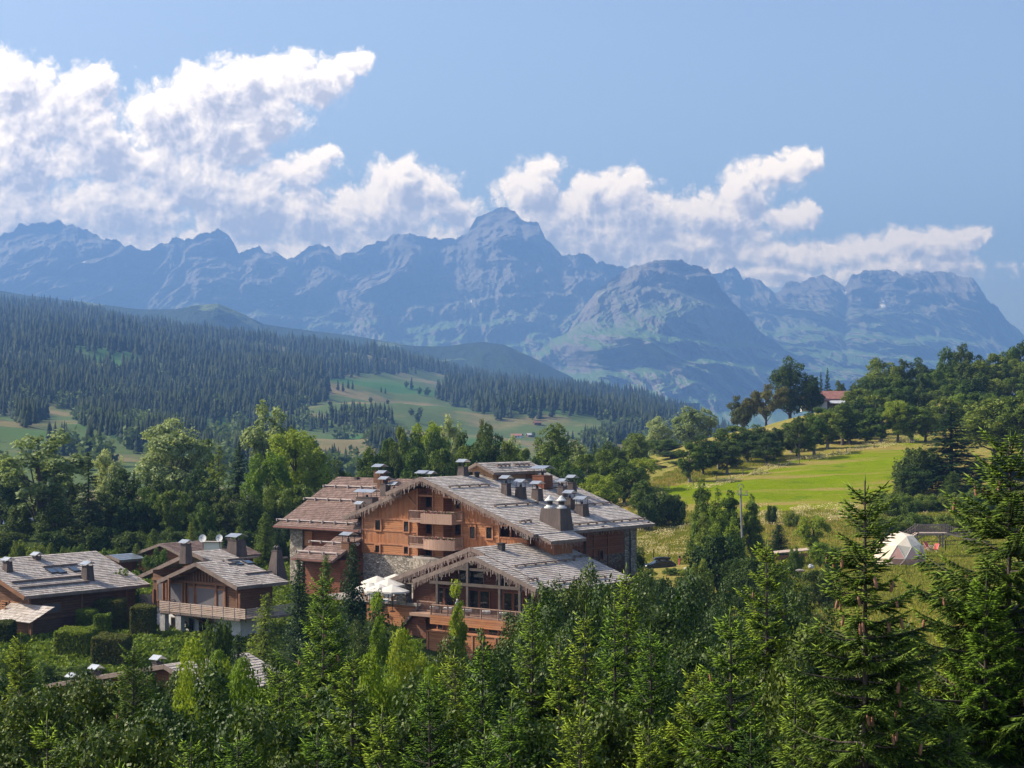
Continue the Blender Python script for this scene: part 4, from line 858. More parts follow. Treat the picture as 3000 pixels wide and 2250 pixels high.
    mb = MB(); mb.box(P.p(s0+1, -12.0, zl-5.5), DV*14, RV*1.2, UPV*3.0); mb.build('wall', M_FLOOR, root)
    for a in (11.2, 13.6, 16.0, 18.2): window(P, root, a, a+1.6, zl-5.0, zl-3.0, -12.0, .1, .12, M_RAILG)
    # low lean-to with its own shingled slope to the left
    a, z0 = P.fp(1226, 1776, -9.8); b, z1 = P.fp(1150, 1868, -9.8)
    mb = MB(); kk = (z0-z1)/(a-b); n_ = unit(P.p(a, 0, z0)-P.p(b, 0, z1)); L = np.linalg.norm(P.p(a, 0, z0)-P.p(b, 0, z1)); roof_rows(mb, P.p(b, -9.9, z1), RV, n_, 8.5, L); mb.build('lean_to_roof', SH_P, root)
    mb = MB(); mb.poly([P.p(b, -9.6, z1-.1), P.p(b+.4, -9.6, -28), P.p(a+.9, -9.6, -28), P.p(a+.9, -9.6, z0-.1), P.p(a, -9.6, z0-.1)], DV, UPV); mb.build('lean_to_wall', W_RED, root)
    mb = MB(); mb.bar(P.p(b, -9.9, z1-.1), P.p(a, -9.9, z0-.1), .1, .26); mb.build('barge_board', W_GREYT, root)
    # stone pillar carrying the left eave
    a, za = P.fp(1166, 1762, -8.0); b, _ = P.fp(1192, 1762, -8.0); mb = MB(); mb.box(P.p(a, -8.2, za-.3), DV*(b-a), RV*1.0, UPV*(zt(a)-.4-za)); mb.build('stone_pillar', STONE, root)
    mb = MB(); mb.box(P.p(-2.5, -7.9, za-.55), DV*8.3, RV*1.0, UPV*.3); mb.box(P.p(-2.5, -7.9, -28), DV*8.3, RV*.3, UPV*(za+27.4)); mb.build('terrace_wall', W_LIE, root)
    return root, fl, za
W_BEAM = m_plain('shade-darkened beam', (0.055, 0.042, 0.036), (0.10, 0.08, 0.068), 1.5)  # beam tone darkened to paint in the shade under the restaurant gable
W_DARK = planks('shade-darkened larch boards', (0.10, 0.034, 0.018), (0.07, 0.025, 0.014), (0.14, 0.055, 0.03), 0.24, 1)  # larch darkened in colour to imitate shade inside the covered balcony
_rr, R_FLOOR, T_FLOOR = restaurant()
# ------------------------------------------------------------------ vegetation
def leafmat(name, c1, c2, c3, trans=0.35, rough=0.55, age=None, sc=0.6, spec=0.12):
    m = bpy.data.materials.new(name); m.use_nodes = True; t = NT(m.node_tree); t.n.clear()
    o = t.new('ShaderNodeOutputMaterial'); b = t.new('ShaderNodeBsdfPrincipled'); b.inputs['Roughness'].default_value = rough; b.inputs['Specular IOR Level'].default_value = spec
    g = t.new('ShaderNodeNewGeometry'); ob = t.new('ShaderNodeObjectInfo')
    n = t.noise(g.outputs['Position'], sc, 3, 0.6)
    c = t.mix(t.mapr(n, 0.3, 0.7), c1, c2); c = t.mix(t.m('MULTIPLY', t.m('POWER', g.outputs['Random Per Island'], 2.0), 0.8), c, c3)
    if age:
        at = t.new('ShaderNodeAttribute'); at.attribute_name = 'age'; c = t.mix(at.outputs['Fac'], c, age)
    hsv = t.new('ShaderNodeHueSaturation'); t.put(hsv.inputs['Color'], c)
    t.put(hsv.inputs['Hue'], t.mapr(ob.outputs['Random'], 0, 1, 0.475, 0.52)); t.put(hsv.inputs['Value'], t.mapr(ob.outputs['Random'], 0, 1, 1.25, 0.75)); hsv.inputs['Saturation'].default_value = 1.0
    t.put(b.inputs['Base Color'], hsv.outputs[0]); tr = t.new('ShaderNodeBsdfTranslucent'); t.put(tr.inputs[0], t.mix(1.0, hsv.outputs[0], (1.5, 1.5, 0.8), 'MULTIPLY'))
    mx = t.new('ShaderNodeMixShader'); mx.inputs[0].default_value = trans; t.l.new(b.outputs[0], mx.inputs[1]); t.l.new(tr.outputs[0], mx.inputs[2]); t.l.new(mx.outputs[0], o.inputs[0])
    return m
L_MID = leafmat('broad leaves', (0.048, 0.092, 0.011), (0.095, 0.150, 0.018), (0.20, 0.25, 0.05), 0.28)
L_BRIGHT = leafmat('bright leaves', (0.11, 0.18, 0.014), (0.16, 0.24, 0.02), (0.25, 0.31, 0.05))
L_BIR = leafmat('birch leaves', (0.075, 0.13, 0.018), (0.12, 0.18, 0.025), (0.20, 0.25, 0.05), .35)
L_DARK = leafmat('dark leaves', (0.026, 0.055, 0.010), (0.052, 0.088, 0.014), (0.10, 0.14, 0.035), 0.25)
L_SILV = leafmat('silvery leaves', (0.17, 0.23, 0.085), (0.25, 0.31, 0.13), (0.37, 0.42, 0.22))
L_GLOSS = leafmat('glossy leaves', (0.014, 0.038, 0.004), (0.034, 0.070, 0.006), (0.10, 0.15, 0.020), 0.13, 0.5, spec=0.22)
L_TAN = leafmat('sparse olive leaves', (0.06, 0.075, 0.018), (0.10, 0.11, 0.028), (0.15, 0.15, 0.05))
L_SPR = leafmat('spruce needles', (0.022, 0.05, 0.014), (0.035, 0.07, 0.018), (0.06, 0.10, 0.03), 0.2)
L_LAR = leafmat('larch needles', (0.08, 0.125, 0.014), (0.12, 0.18, 0.018), (0.16, 0.22, 0.04), 0.35)
L_NEAR = leafmat('young spruce shoots', (0.008, 0.027, 0.003), (0.021, 0.056, 0.005), (0.040, 0.086, 0.009), 0.12, 0.5, age=(0.21, 0.32, 0.018), sc=1.2)
L_NEARD = leafmat('old spruce shoots', (0.010, 0.030, 0.005), (0.026, 0.060, 0.009), (0.046, 0.088, 0.014), 0.14, 0.5, age=(0.12, 0.20, 0.02), sc=1.2)
BARK = m_plain('bark', (0.05, 0.04, 0.032), (0.11, 0.09, 0.075), 3.0, .9)
BARKG = m_plain('grey bark', (0.14, 0.125, 0.11), (0.22, 0.20, 0.18), 3.0, .9)
CONE = m_plain('cone scales', (0.22, 0.10, 0.06), (0.34, 0.17, 0.10), 30, .6)
def tubes(paths, n=6):
    """paths: list of (points, radii) -> V, faces"""
    V = []; Fq = []; k = 0
    for pts, rad in paths:
        pts = np.asarray(pts, float); m = len(pts)
        for i in range(m):
            d = unit(pts[min(i+1, m-1)]-pts[max(i-1, 0)]); r = v3(1, 0, 0) if abs(d[0]) < .8 else v3(0, 1, 0); a = unit(np.cross(d, r)); b = np.cross(d, a)
            for j in range(n): V.append(pts[i]+rad[i]*(math.cos(2*math.pi*j/n)*a+math.sin(2*math.pi*j/n)*b))
        for i in range(m-1):
            for j in range(n): j2 = (j+1) % n; Fq.append((k+i*n+j, k+i*n+j2, k+(i+1)*n+j2, k+(i+1)*n+j))
        k += m*n
    return np.array(V), np.array(Fq)
def proto(name, crown_me, trunk_me):
    return (name, crown_me, trunk_me)
def broad(name, seed, H_=15.0, R_=5.0, base=0.2, nl=40, leaves=15000, leaf=0.34, m=None, lob=(0.16, 0.34), shape='round', bark=None, gap=0.0):
    r = np.random.default_rng(seed); zc = H_*(base+1)/2; rz = H_*(1-base)/2
    C = []; 
    while len(C) < nl:
        d = r.normal(size=3); d /= np.linalg.norm(d); f = r.uniform(0.25, 0.9)**0.6
        p = np.array([d[0]*R_*f*.8, d[1]*R_*f*.8, d[2]*rz*f*.88])
        h = (p[2]+rz)/(2*rz)
        w = {'round': 1.0, 'tall': 0.55+0.6*h if h < .5 else 1.15-0.5*(h-.5), 'cone': 1.15-h*0.95, 'spread': 0.55+0.75*h, 'col': 0.9}[shape]
        p[:2] *= w*r.uniform(.75, 1.25); rad = r.uniform(*lob)*R_*(1.15-0.35*h)*(w**.5)
        C.append((p[0], p[1], p[2]+zc, rad))
    C = np.array(C); wts = C[:, 3]**2; cnt = (wts/wts.sum()*leaves).astype(int)
    idx = np.repeat(np.arange(nl), cnt); N = len(idx)
    d = r.normal(size=(N, 3)); d[:, 2] += 0.25; d /= np.linalg.norm(d, axis=1)[:, None]
    rr = r.uniform(0.35, 1.0, N)**0.5*r.normal(1, .10, N)
    sq = r.uniform(.75, 1.3, (nl, 3)); P = C[idx, :3]+d*sq[idx]*(C[idx, 3]*rr)[:, None]
    P += np.stack([vnoise(P[:, 1]*.9, P[:, 2]*.9, seed), vnoise(P[:, 0]*.9, P[:, 2]*.9, seed+1), vnoise(P[:, 0]*.9, P[:, 1]*.9, seed+2)], -1)*0.8
    keep = (vnoise(P[:, 0]*.55+P[:, 1]*.3, P[:, 2]*.55+P[:, 1]*.4, seed+9) > -0.28+gap) ; P = P[keep]; d = d[keep]; N = len(P)
    nrm = d*0.9+r.normal(size=(N, 3))*0.55+np.array([0, 0, .25]); nrm /= np.linalg.norm(nrm, axis=1)[:, None]
    q = r.normal(size=(N, 3)); a = np.cross(nrm, q); a /= np.linalg.norm(a, axis=1)[:, None]; b = np.cross(nrm, a)
    s = leaf*r.uniform(.6, 1.35, N)[:, None]*.5; a *= s; b *= s*.72
    V = np.stack([P-a, P+b-nrm*s*.15, P+a, P-b-nrm*s*.15], 1).reshape(-1, 3)
    cm = mesh_np(name+' crown', V, [np.arange(4*N).reshape(-1, 4)], m or L_MID)
    paths = []; lean = r.normal(0, .03, 2)*H_; top = zc+rz*.45; n = 6; tr = []
    for i in range(n+1): f = i/n; tr.append((lean[0]*f*f+r.normal(0, .05), lean[1]*f*f+r.normal(0, .05), top*f-(0.8 if i == 0 else 0)))
    tr = np.array(tr); rt = 0.024*H_*(1-np.linspace(0, 1, n+1)*.85); rt[0] *= 1.5; paths.append((tr, rt))
    for c in C[r.choice(nl, min(nl, 16), replace=False)]:
        f = np.clip((c[2]/top)*r.uniform(.35, .75), .12, .95); b0 = tr[0]*(1-f)+tr[-1]*f; mid = (b0+c[:3])/2+np.array([0, 0, -.3]); w = .010*H_*(1.1-f*.6)
        paths.append(([b0, mid, c[:3]], [w, w*.6, w*.2]))
    He = float(np.percentile(P[:, 2], 99)); Re = float(np.percentile(np.hypot(P[:, 0], P[:, 1]), 93))
    V, Q = tubes(paths, 5); return (cm, mesh_np(name+' trunk', V, [Q], bark or BARK), He, Re)
def conifer(name, seed, H_=15.0, R_=3.2, step=0.42, nb=9, m=None, droop=0.25, airy=1.0, base=0.06, pw=0.85, leaf=0.3, up=0.0):
    r = np.random.default_rng(seed); P = []; D = []; S = []; paths = [([(0, 0, -.8), (0, 0, H_*.5), (0, 0, H_*.985)], [.016*H_, .009*H_, .001*H_])]
    z = H_*base; 
    while z < H_*.985:
        h = z/H_; L0 = R_*((1-h)**pw)*min(1, .55+(h-base)*3); k = max(4, int(nb*(0.45+L0/R_)*airy))
        for i in range(k):
            a = r.uniform(0, 2*math.pi); L = L0*r.uniform(.62, 1.12)+.12; u = np.linspace(.12, 1, max(3, int(L/0.26)))
            dh = np.array([math.cos(a), math.sin(a), 0.0]); zz = z+r.uniform(-.2, .2)
            el = (0.5*h**2+up)*L; pts = np.array([0, 0, zz])+dh*(u*L)[:, None]+np.array([0, 0, 1.0])*(el*u-droop*L*(u**1.6)+0.10*L*u**4)[:, None]
            w = L*.30*(1.1-u)**.7+.1; rep = 3
            for q in range(rep):
                off = r.uniform(-1, 1, len(u))*w; side = np.array([-dh[1], dh[0], 0.0]); p = pts+side*off[:, None]+np.array([0, 0, -1.0])*(np.abs(off)*.35+r.uniform(0, .16, len(u))*L0**.5)[:, None]
                P.append(p); dd = dh[None]*1.0+side*np.sign(off)[:, None]*.5+np.array([0, 0, -.35])+r.normal(0, .25, (len(u), 3)); D.append(dd); S.append(np.full(len(u), leaf)*r.uniform(.7, 1.4, len(u))*(.5+.5*min(1, L)))
            if i % 3 == 0: paths.append(([(0, 0, zz), tuple(pts[-1])], [.02+.006*L, .006]))
        z += step*r.uniform(.75, 1.2)*(0.55+.45*(1-h))
    P = np.concatenate(P); D = np.concatenate(D); S = np.concatenate(S); D /= np.linalg.norm(D, axis=1)[:, None]; N = len(P)
    q = r.normal(size=(N, 3))*.4+np.array([0, 0, 1.0]); sd = np.cross(D, q); sd /= np.linalg.norm(sd, axis=1)[:, None]
    a = D*S[:, None]*.85; b = sd*S[:, None]*.34
    V = np.stack([P-a*.6, P+b, P+a, P-b], 1).reshape(-1, 3); cm = mesh_np(name+' crown', V, [np.arange(4*N).reshape(-1, 4)], m or L_SPR)
    V, Q = tubes(paths, 5); return (cm, mesh_np(name+' trunk', V, [Q], BARK), H_, R_)
def near_spruce(name, seed, H_=11.0, m=None, spread=1.0, cones=40, dens=1.0):
    """spruce close to the camera: every shoot is a spindle of needles"""
    r = np.random.default_rng(seed); SP = []; SD_ = []; SR = []; SA = []; CN = []
    paths = [([(0, 0, -1), (0, 0, H_*.4), (.03, .02, H_*.75), (0, 0, H_)], [.13, .085, .04, .010])]
    def add(p, d, rad, age): SP.append(p); SD_.append(d); SR.append(rad); SA.append(age)
    # leader
    for k in range(3):
        zz = H_-.10-.16*k; add(np.array([[0, 0, zz]]), np.array([[0, 0, .22]]), np.array([.016]), np.array([.7]))
    d = .28; az = 0
    up = np.array([0, 0, 1.0])
    while d < H_-.4:
        L0 = spread*(0.12+0.42*d**0.9); L0 = min(L0, 2.9); far_ = d > 6.5
        nb = int((5+min(d, 3)*1.0)*(1 if not far_ else .8))
        for i in range(nb):
            az += 2*math.pi/nb*(1+r.uniform(-.35, .35))
            if r.random() < .12: continue
            L = float(np.clip(.88+1.0*vnoise(math.cos(az)*1.3+seed, math.sin(az)*1.3+d*.7, seed), .62, 1.12))*L0*r.uniform(.70, 1.15) if i % 2 == 0 or d < 1 else L0*r.uniform(.4, .9)
            dh = np.array([math.cos(az), math.sin(az), 0]); sd = np.array([-dh[1], dh[0], 0]); z0 = H_-d+r.uniform(-.08, .08)
            tilt = np.interp(d, [0, .6, 2, 5, 9], [1.15, .75, .30, .0, -.2]); cur = np.interp(d, [0, 2, 6], [0, .12, .30])
            ax = lambda u: np.array([0, 0, z0])+dh*(L*u)[:, None]*.97+up*(L*(tilt*u*.8-cur*np.sin(u*2.4)*.5+cur*.55*u**3))[:, None]
            u = np.arange(.10, 1.0, (.062 if not far_ else .09)/L/dens); 
            if len(u) == 0: u = np.array([.6])
            p = ax(u); p2 = ax(np.minimum(u+.02, 1.02)); ad = p2-p; ad /= np.linalg.norm(ad, axis=1)[:, None]
            paths.append((ax(np.array([0, .35, .7, 1.0])), [.008+.011*L, .006+.007*L, .004+.003*L, .004]))
            add(p, ad*.10, np.full(len(u), .016), .15+.85*(u > .86))            # needles along the axis
            tip = ax(np.array([1.0])); add(tip, ad[-1:]*r.uniform(.10, .20), np.array([.018]), np.array([1.0]))
            for s in (-1, 1):
                l = (.42*L*(1-u)**.75+.07)*r.uniform(.65, 1.15, len(u)); l = np.minimum(l, .75)
                dr = ad*.62+sd*s*.78+up*(-.10-.30*min(d/5, 1))*r.uniform(.4, 1.5, len(u))[:, None]; dr /= np.linalg.norm(dr, axis=1)[:, None]
                nmax = int(np.ceil(l.max()/.078)); 
                for k in range(nmax):
                    ok = l > k*.078
                    if not ok.any(): break
                    q = p[ok]+dr[ok]*(k*.078)+up*(-.25*(k*.078)**2); last = (l[ok] <= (k+1)*.078+.02)
                    add(q, dr[ok]*.105+up*(-.010*k), np.full(ok.sum(), .0145)*r.uniform(.85, 1.2, ok.sum()), np.where(last, .75, .05)+.25*(u[ok] > .8))
                    if k >= 1 and not (far_ and k % 2):
                        for s2 in (-1, 1):
                            nn = np.cross(dr[ok], up); nn /= np.linalg.norm(nn, axis=1)[:, None]+1e-9; dd = dr[ok]*.7+nn*s2*.65+up*-.12+r.normal(0, .08, (ok.sum(), 3))
                            dd /= np.linalg.norm(dd, axis=1)[:, None]; l2 = np.minimum(l[ok]-k*.078+.06, .17)*r.uniform(.6, 1.1, ok.sum())
                            add(q, dd*l2[:, None], np.full(ok.sum(), .0125), np.full(ok.sum(), .10)+.35*last)
            if .7 < d < 4.6 and L > .35 and r.random() < .55:
                for _ in range(r.integers(1, 4)): CN.append(ax(np.array([r.uniform(.55, .97)]))[0]+np.array([r.uniform(-.06, .06), r.uniform(-.06, .06), -.02]))
        d += np.interp(d, [0, 1.5, 5, 9], [.20, .25, .32, .5])
    P = np.concatenate(SP); D = np.concatenate(SD_); Rr = np.concatenate(SR); A = np.concatenate([np.asarray(a, float)*np.ones(len(p)) for a, p in zip(SA, SP)]); N = len(P)
    Dn = D/np.linalg.norm(D, axis=1)[:, None]; ref = np.where(np.abs(Dn[:, 2:3]) < .9, np.array([[0, 0, 1.0]]), np.array([[1.0, 0, 0]])); a = np.cross(Dn, ref); a /= np.linalg.norm(a, axis=1)[:, None]; b = np.cross(Dn, a)
    th = r.uniform(0, 6.28, N); ring = [P+D*.32+(np.cos(th+k*2.0944)[:, None]*a+np.sin(th+k*2.0944)[:, None]*b)*Rr[:, None] for k in range(3)]
    V = np.stack([P-D*.05]+ring+[P+D*1.08], 1).reshape(-1, 3); k = np.arange(N)[:, None, None]*5
    T = np.array([[0, 2, 1], [0, 3, 2], [0, 1, 3], [1, 2, 4], [2, 3, 4], [3, 1, 4]])[None]+k
    cm = mesh_np(name+' crown', V, [T.reshape(-1, 3)], m or L_NEAR); at = cm.attributes.new('age', 'FLOAT', 'POINT'); at.data.foreach_set('value', np.repeat(np.clip(A, 0, 1), 5).astype(np.float32))
    V, Q = tubes(paths, 5); tm = mesh_np(name+' trunk', V, [Q], BARK)
    r.shuffle(CN); return (cm, tm, H_, 2.0, CN[:cones])
_cm = MB(); _cm.lathe((0, 0, -.14), [(.004, 0), (.016, .015), (.021, .05), (.019, .10), (.010, .135), (.002, .14)], 8)
CONE_ME = bpy.data.meshes.new('cone'); CONE_ME.from_pydata([tuple(v) for v in _cm.V], [], _cm.Fc); CONE_ME.materials.append(CONE)
PR = dict(
    round=broad('round tree', 1, 15, 5.2, .07, 46, 19000, .36, L_MID), round2=broad('round tree', 2, 14, 5, .03, 55, 19000, .34, L_DARK),
    tall=broad('tall tree', 3, 18, 4.6, .12, 60, 20000, .36, L_MID, shape='tall'), bright=broad('bright tree', 4, 15, 4.6, .08, 50, 18000, .34, L_BRIGHT, shape='tall'),
    silver=broad('silvery tree', 5, 17, 5.4, .12, 60, 19000, .38, L_SILV, lob=(.12, .28), gap=.06), silver2=broad('silvery tree', 6, 20, 4.6, .15, 52, 16000, .40, L_SILV, lob=(.12, .30), shape='tall', gap=.10),
    spread=broad('spreading tree', 7, 12, 6, .22, 40, 13000, .34, L_TAN, lob=(.10, .24), shape='spread', gap=.10), shrub=broad('shrub', 8, 5, 3.6, .0, 40, 13000, .26, L_MID, shape='round'),
    shrubd=broad('shrub', 9, 6, 3.2, .0, 40, 14000, .24, L_DARK), birch=broad('birch', 10, 13, 2.6, .06, 60, 17000, .24, L_BRIGHT, lob=(.2, .42), shape='cone', bark=BARKG, gap=.03), birch2=broad('birch', 11, 13, 2.8, .06, 70, 22000, .23, L_BIR, lob=(.2, .42), shape='cone', bark=BARKG, gap=.05),
    wood=broad('woodland tree', 12, 16, 4.2, .05, 44, 14000, .38, L_MID, shape='tall', bark=BARKG), wood2=broad('woodland tree', 13, 15, 4.6, .03, 44, 14000, .38, L_DARK, bark=BARKG),
    spruce=conifer('spruce', 21), spruce2=conifer('spruce', 22, 17, 3.0, .5, 8, L_SPR, .3, 1.0), larch=conifer('larch', 23, 15, 3.8, .45, 8, L_LAR, .12, .8, .05, .8, .27, .1), dense=conifer('dense spruce', 24, 10, 2.4, .26, 12, L_SPR, .1, 1.1, .02, .75, .2, .25), yspruce=conifer('young spruce', 25, 9, 2.2, .26, 11, L_LAR, .1, 1.1, .02, .8, .18, .2),
    gloss=broad('glossy tree', 14, 11, 4.2, .05, 80, 95000, .13, L_GLOSS, lob=(.14, .30)), gloss2=broad('glossy tree', 15, 9, 3.4, .05, 64, 75000, .11, L_GLOSS, lob=(.14, .30), shape='tall'), nbright=broad('near bush', 16, 8, 3.2, .03, 60, 60000, .12, L_BRIGHT, lob=(.14, .28), shape='tall'), nbirch=broad('near birch', 17, 10, 1.9, .05, 70, 50000, .12, L_BRIGHT, lob=(.22, .42), shape='cone', bark=BARKG, gap=.03),
    near=near_spruce('near spruce', 31), near2=near_spruce('near spruce', 32, 10, L_NEAR, .85), neard=near_spruce('near spruce', 33, 11, L_NEARD, .98, 70), neard2=near_spruce('near spruce', 35, 11, L_NEARD, 1.45, 70), near4=near_spruce('near spruce', 34, 9.5, L_NEAR, 1.05), near5=near_spruce('near spruce', 36, 10, L_NEAR, .6, 20, .8), near6=near_spruce('near spruce', 37, 10.5, L_NEAR, .9, 20, .85))
_tn = [0]
def ground_hit(px, py):
    Y = np.linspace(190, 585, 500); g = gz(X(px, Y), Y, False); hit = (HY-py)/F*Y <= g
    return float(Y[np.argmax(hit)]) if hit.any() else 588.0
def plant(kind, px, pytop, Y, wpx=None, label=None, cat='tree', group=None, name=None, turn=None, x=None, ztop=None, ncones=0, sink=0.0, lean=None):
    P = PR[kind]
    if Y > 700: Y = ground_hit(px, Y)
    xx = X(px, Y) if x is None else x; zg = gz1(xx, Y)-sink; zt = Z(pytop, Y) if ztop is None else ztop; h = max(zt-zg, 1.0)
    sz = h/P[2]; near = len(P) > 4
    if near: s = float(np.clip(h/P[2], .8, 1.25)) if wpx is None else wpx; zg = zt-P[2]*s; sz = s; sxy = s   # its foot may stand below the slope's surface
    else: sxy = (wpx/F*Y*.5/P[3]*(1.3 if kind in ('spruce', 'spruce2', 'dense', 'yspruce', 'larch') else (.62 if kind in ('birch', 'birch2') else .92))) if wpx else sz
    if not near and kind in ('gloss', 'gloss2', 'nbright', 'dense', 'yspruce'): sxy = max(sxy, sz*(.68 if kind[0] != 'n' else .45))
    _tn[0] += 1; rr = random.Random(_tn[0]*77+5)
    base = (xx, Y, zg)
    e = empty(name or {'spruce': 'spruce_tree', 'spruce2': 'spruce_tree', 'dense': 'spruce_tree', 'yspruce': 'spruce_tree', 'near': 'spruce_tree', 'near2': 'spruce_tree', 'near4': 'spruce_tree', 'near5': 'spruce_tree', 'near6': 'spruce_tree', 'neard': 'spruce_tree', 'neard2': 'spruce_tree', 'larch': 'larch_tree', 'birch': 'birch_tree', 'birch2': 'birch_tree', 'nbirch': 'birch_tree', 'shrub': 'shrub', 'shrubd': 'shrub', 'nbright': 'shrub'}.get(kind, 'broadleaf_tree'), base)
    e.rotation_euler = (0 if lean is None else lean[0], 0 if lean is None else lean[1], rr.uniform(0, 6.28) if turn is None else turn); e.scale = (sxy*rr.uniform(.94, 1.06), sxy, sz)
    tag(e, label, cat if kind not in ('shrub', 'shrubd', 'nbright') else 'shrub', group)
    link('trunk', P[1], e); link('crown', P[0], e)
    if near and ncones:
        for c in P[4][:ncones]: o = link('cone', CONE_ME, e, tuple(c)); o.scale = (rr.uniform(.9, 1.2),)*3; o.rotation_euler = (rr.uniform(-.2, .2), rr.uniform(-.2, .2), 0)
    return e
ORD = 'leftmost,second,third,fourth,fifth,sixth,seventh,eighth,ninth,tenth,eleventh,twelfth,thirteenth,fourteenth,fifteenth,sixteenth,seventeenth,eighteenth,nineteenth,twentieth,twenty-first,twenty-second,twenty-third,twenty-fourth'.split(',')
def row(items, where, group, cat='tree'):
    """items: (kind, px, top, Y, width, look); each label counts from the left within the row"""
    items = sorted(items, key=lambda q: q[1])
    for i, it in enumerate(items):
        look = it[5] if len(it) > 5 else {'silver': 'silvery green broadleaf tree', 'silver2': 'tall silvery tree', 'spruce': 'dark spruce', 'spruce2': 'dark spruce', 'larch': 'light green larch', 'bright': 'bright green tree', 'tall': 'tall green tree', 'round': 'rounded green tree', 'round2': 'dark rounded tree', 'wood': 'slender green tree', 'wood2': 'dark bushy tree', 'shrub': 'green shrub', 'shrubd': 'dark green shrub', 'spread': 'sparse spreading tree', 'dense': 'dense young spruce', 'yspruce': 'bright young conifer', 'birch': 'light birch', 'birch2': 'drooping birch', 'nbright': 'bright leafy bush', 'near': 'bright-tipped spruce', 'near2': 'slim bright-tipped spruce', 'near4': 'full bright-tipped spruce', 'neard': 'dark near spruce', 'near5': 'slender sparse spruce', 'near6': 'open-branched spruce', 'gloss': 'glossy broadleaf tree', 'gloss2': 'tall glossy tree', 'nbirch': 'light birch'}[it[0]]
        pos = ORD[i] if i == 0 else ORD[i]+' from the left'
        plant(it[0], it[1], it[2], it[3], it[4], '%s, %s %s' % (look, pos, where), cat if it[0] not in ('shrub', 'shrubd', 'nbright') else 'shrub', group)
# --- wood behind the left chalets
plant('silver2', 125, 1278, 262, 270, 'big pale feathery tree at the left, behind the leftmost chalet'); plant('spruce2', 259, 1321, 256, 105, 'slim dark conifer with bare lower trunk beside the big pale tree')
plant('silver', 510, 1243, 310, 190, 'rounded silvery tree standing alone above the wood, left of the larch'); plant('larch', 640, 1302, 285, 125, 'olive green larch with pyramid crown beside the silvery tree')
plant('silver2', 790, 1195, 305, 165, 'tallest pale tree of the wood, crown against the far meadow'); plant('bright', 868, 1272, 285, 190, 'large bright green tree right of the tallest pale tree'); plant('bright', 780, 1335, 272, 130, 'bright green tree just below the tallest pale tree')
row([('silver', 325, 1330, 285, 100), ('spruce', 392, 1373, 292, 45), ('spruce', 430, 1395, 290, 60), ('wood2', 360, 1385, 272, 110), ('wood', 605, 1293, 330, 70), ('spruce', 700, 1290, 302, 95), ('spruce', 942, 1326, 300, 42), ('round2', 985, 1362, 300, 95), ('silver', 5, 1345, 285, 110), ('wood2', 200, 1400, 275, 110), ('round2', 580, 1375, 300, 90), ('wood', 925, 1370, 290, 80), ('round', 1020, 1392, 310, 70), ('wood2', 470, 1400, 290, 100), ('wood2', 60, 1400, 285, 130)], 'in the back rows at left', 'trees in the back rows of the left wood')
row([('round', 440, 1435, 262, 115), ('wood', 505, 1440, 258, 90), ('wood2', 560, 1448, 262, 100), ('round', 597, 1478, 252, 78), ('wood2', 665, 1460, 262, 110), ('round2', 742, 1455, 258, 100), ('round', 812, 1432, 262, 110), ('wood', 880, 1425, 266, 100), ('round2', 935, 1440, 270, 90), ('wood2', 300, 1450, 262, 100), ('wood2', 370, 1470, 258, 90), ('round2', 160, 1470, 258, 120), ('wood2', 60, 1480, 262, 110), ('wood2', 620, 1420, 275, 110), ('shrubd', 240, 1540, 256, 130), ('wood', 985, 1440, 272, 80)], 'in the front row at left', 'trees in the front row of the left wood')
row([('yspruce', 778, 1498, 238, 75), ('yspruce', 560, 1530, 240, 50), ('yspruce', 700, 1540, 236, 50), ('dense', 845, 1500, 240, 70), ('yspruce', 450, 1548, 238, 60), ('shrub', 60, 1588, 236, 60), ('shrub', 110, 1598, 232, 60), ('yspruce', 148, 1588, 236, 45), ('shrub', 232, 1600, 232, 60), ('yspruce', 400, 1590, 225, 45), ('shrub', 465, 1612, 222, 80), ('nbright', 880, 1560, 228, 60), ('shrub', 310, 1612, 226, 80), ('shrub', 185, 1606, 230, 50), ('shrubd', 640, 1560, 232, 80), ('dense', 815, 1545, 236, 55), ('shrubd', 390, 1560, 246, 110), ('shrubd', 520, 1560, 246, 120), ('shrubd', 720, 1560, 246, 100), ('shrubd', 20, 1560, 250, 120), ('shrubd', 150, 1560, 252, 110), ('shrubd', 300, 1545, 254, 110)], 'of the young growth behind the chalets', 'young growth at the wood edge')
# --- wood behind the hotel
plant('round2', 1425, 1262, 300, 125, 'big dark round tree behind the hotel chimneys'); plant('round', 1622, 1250, 355, 125, 'single rounded tree standing clear of the wood right of the penthouse'); plant('silver', 1327, 1229, 345, 80, 'pale tree with the highest crown in the wood behind the hotel')
row([('wood', 1172, 1257, 335, 60), ('bright', 1250, 1246, 335, 110), ('round2', 1213, 1285, 315, 110), ('round2', 1278, 1285, 312, 100), ('wood2', 1360, 1278, 312, 90), ('wood', 1478, 1300, 312, 80), ('silver', 1505, 1287, 330, 60), ('wood', 1538, 1320, 318, 70), ('silver', 1690, 1303, 380, 70), ('spruce', 1742, 1292, 400, 45), ('round2', 1778, 1300, 385, 70), ('wood2', 1810, 1312, 395, 60), ('round', 1865, 1275, 420, 90), ('wood', 1140, 1290, 335, 70), ('spread', 1420, 1240, 360, 60)], 'in the back row behind the hotel', 'trees in the back row behind the hotel')
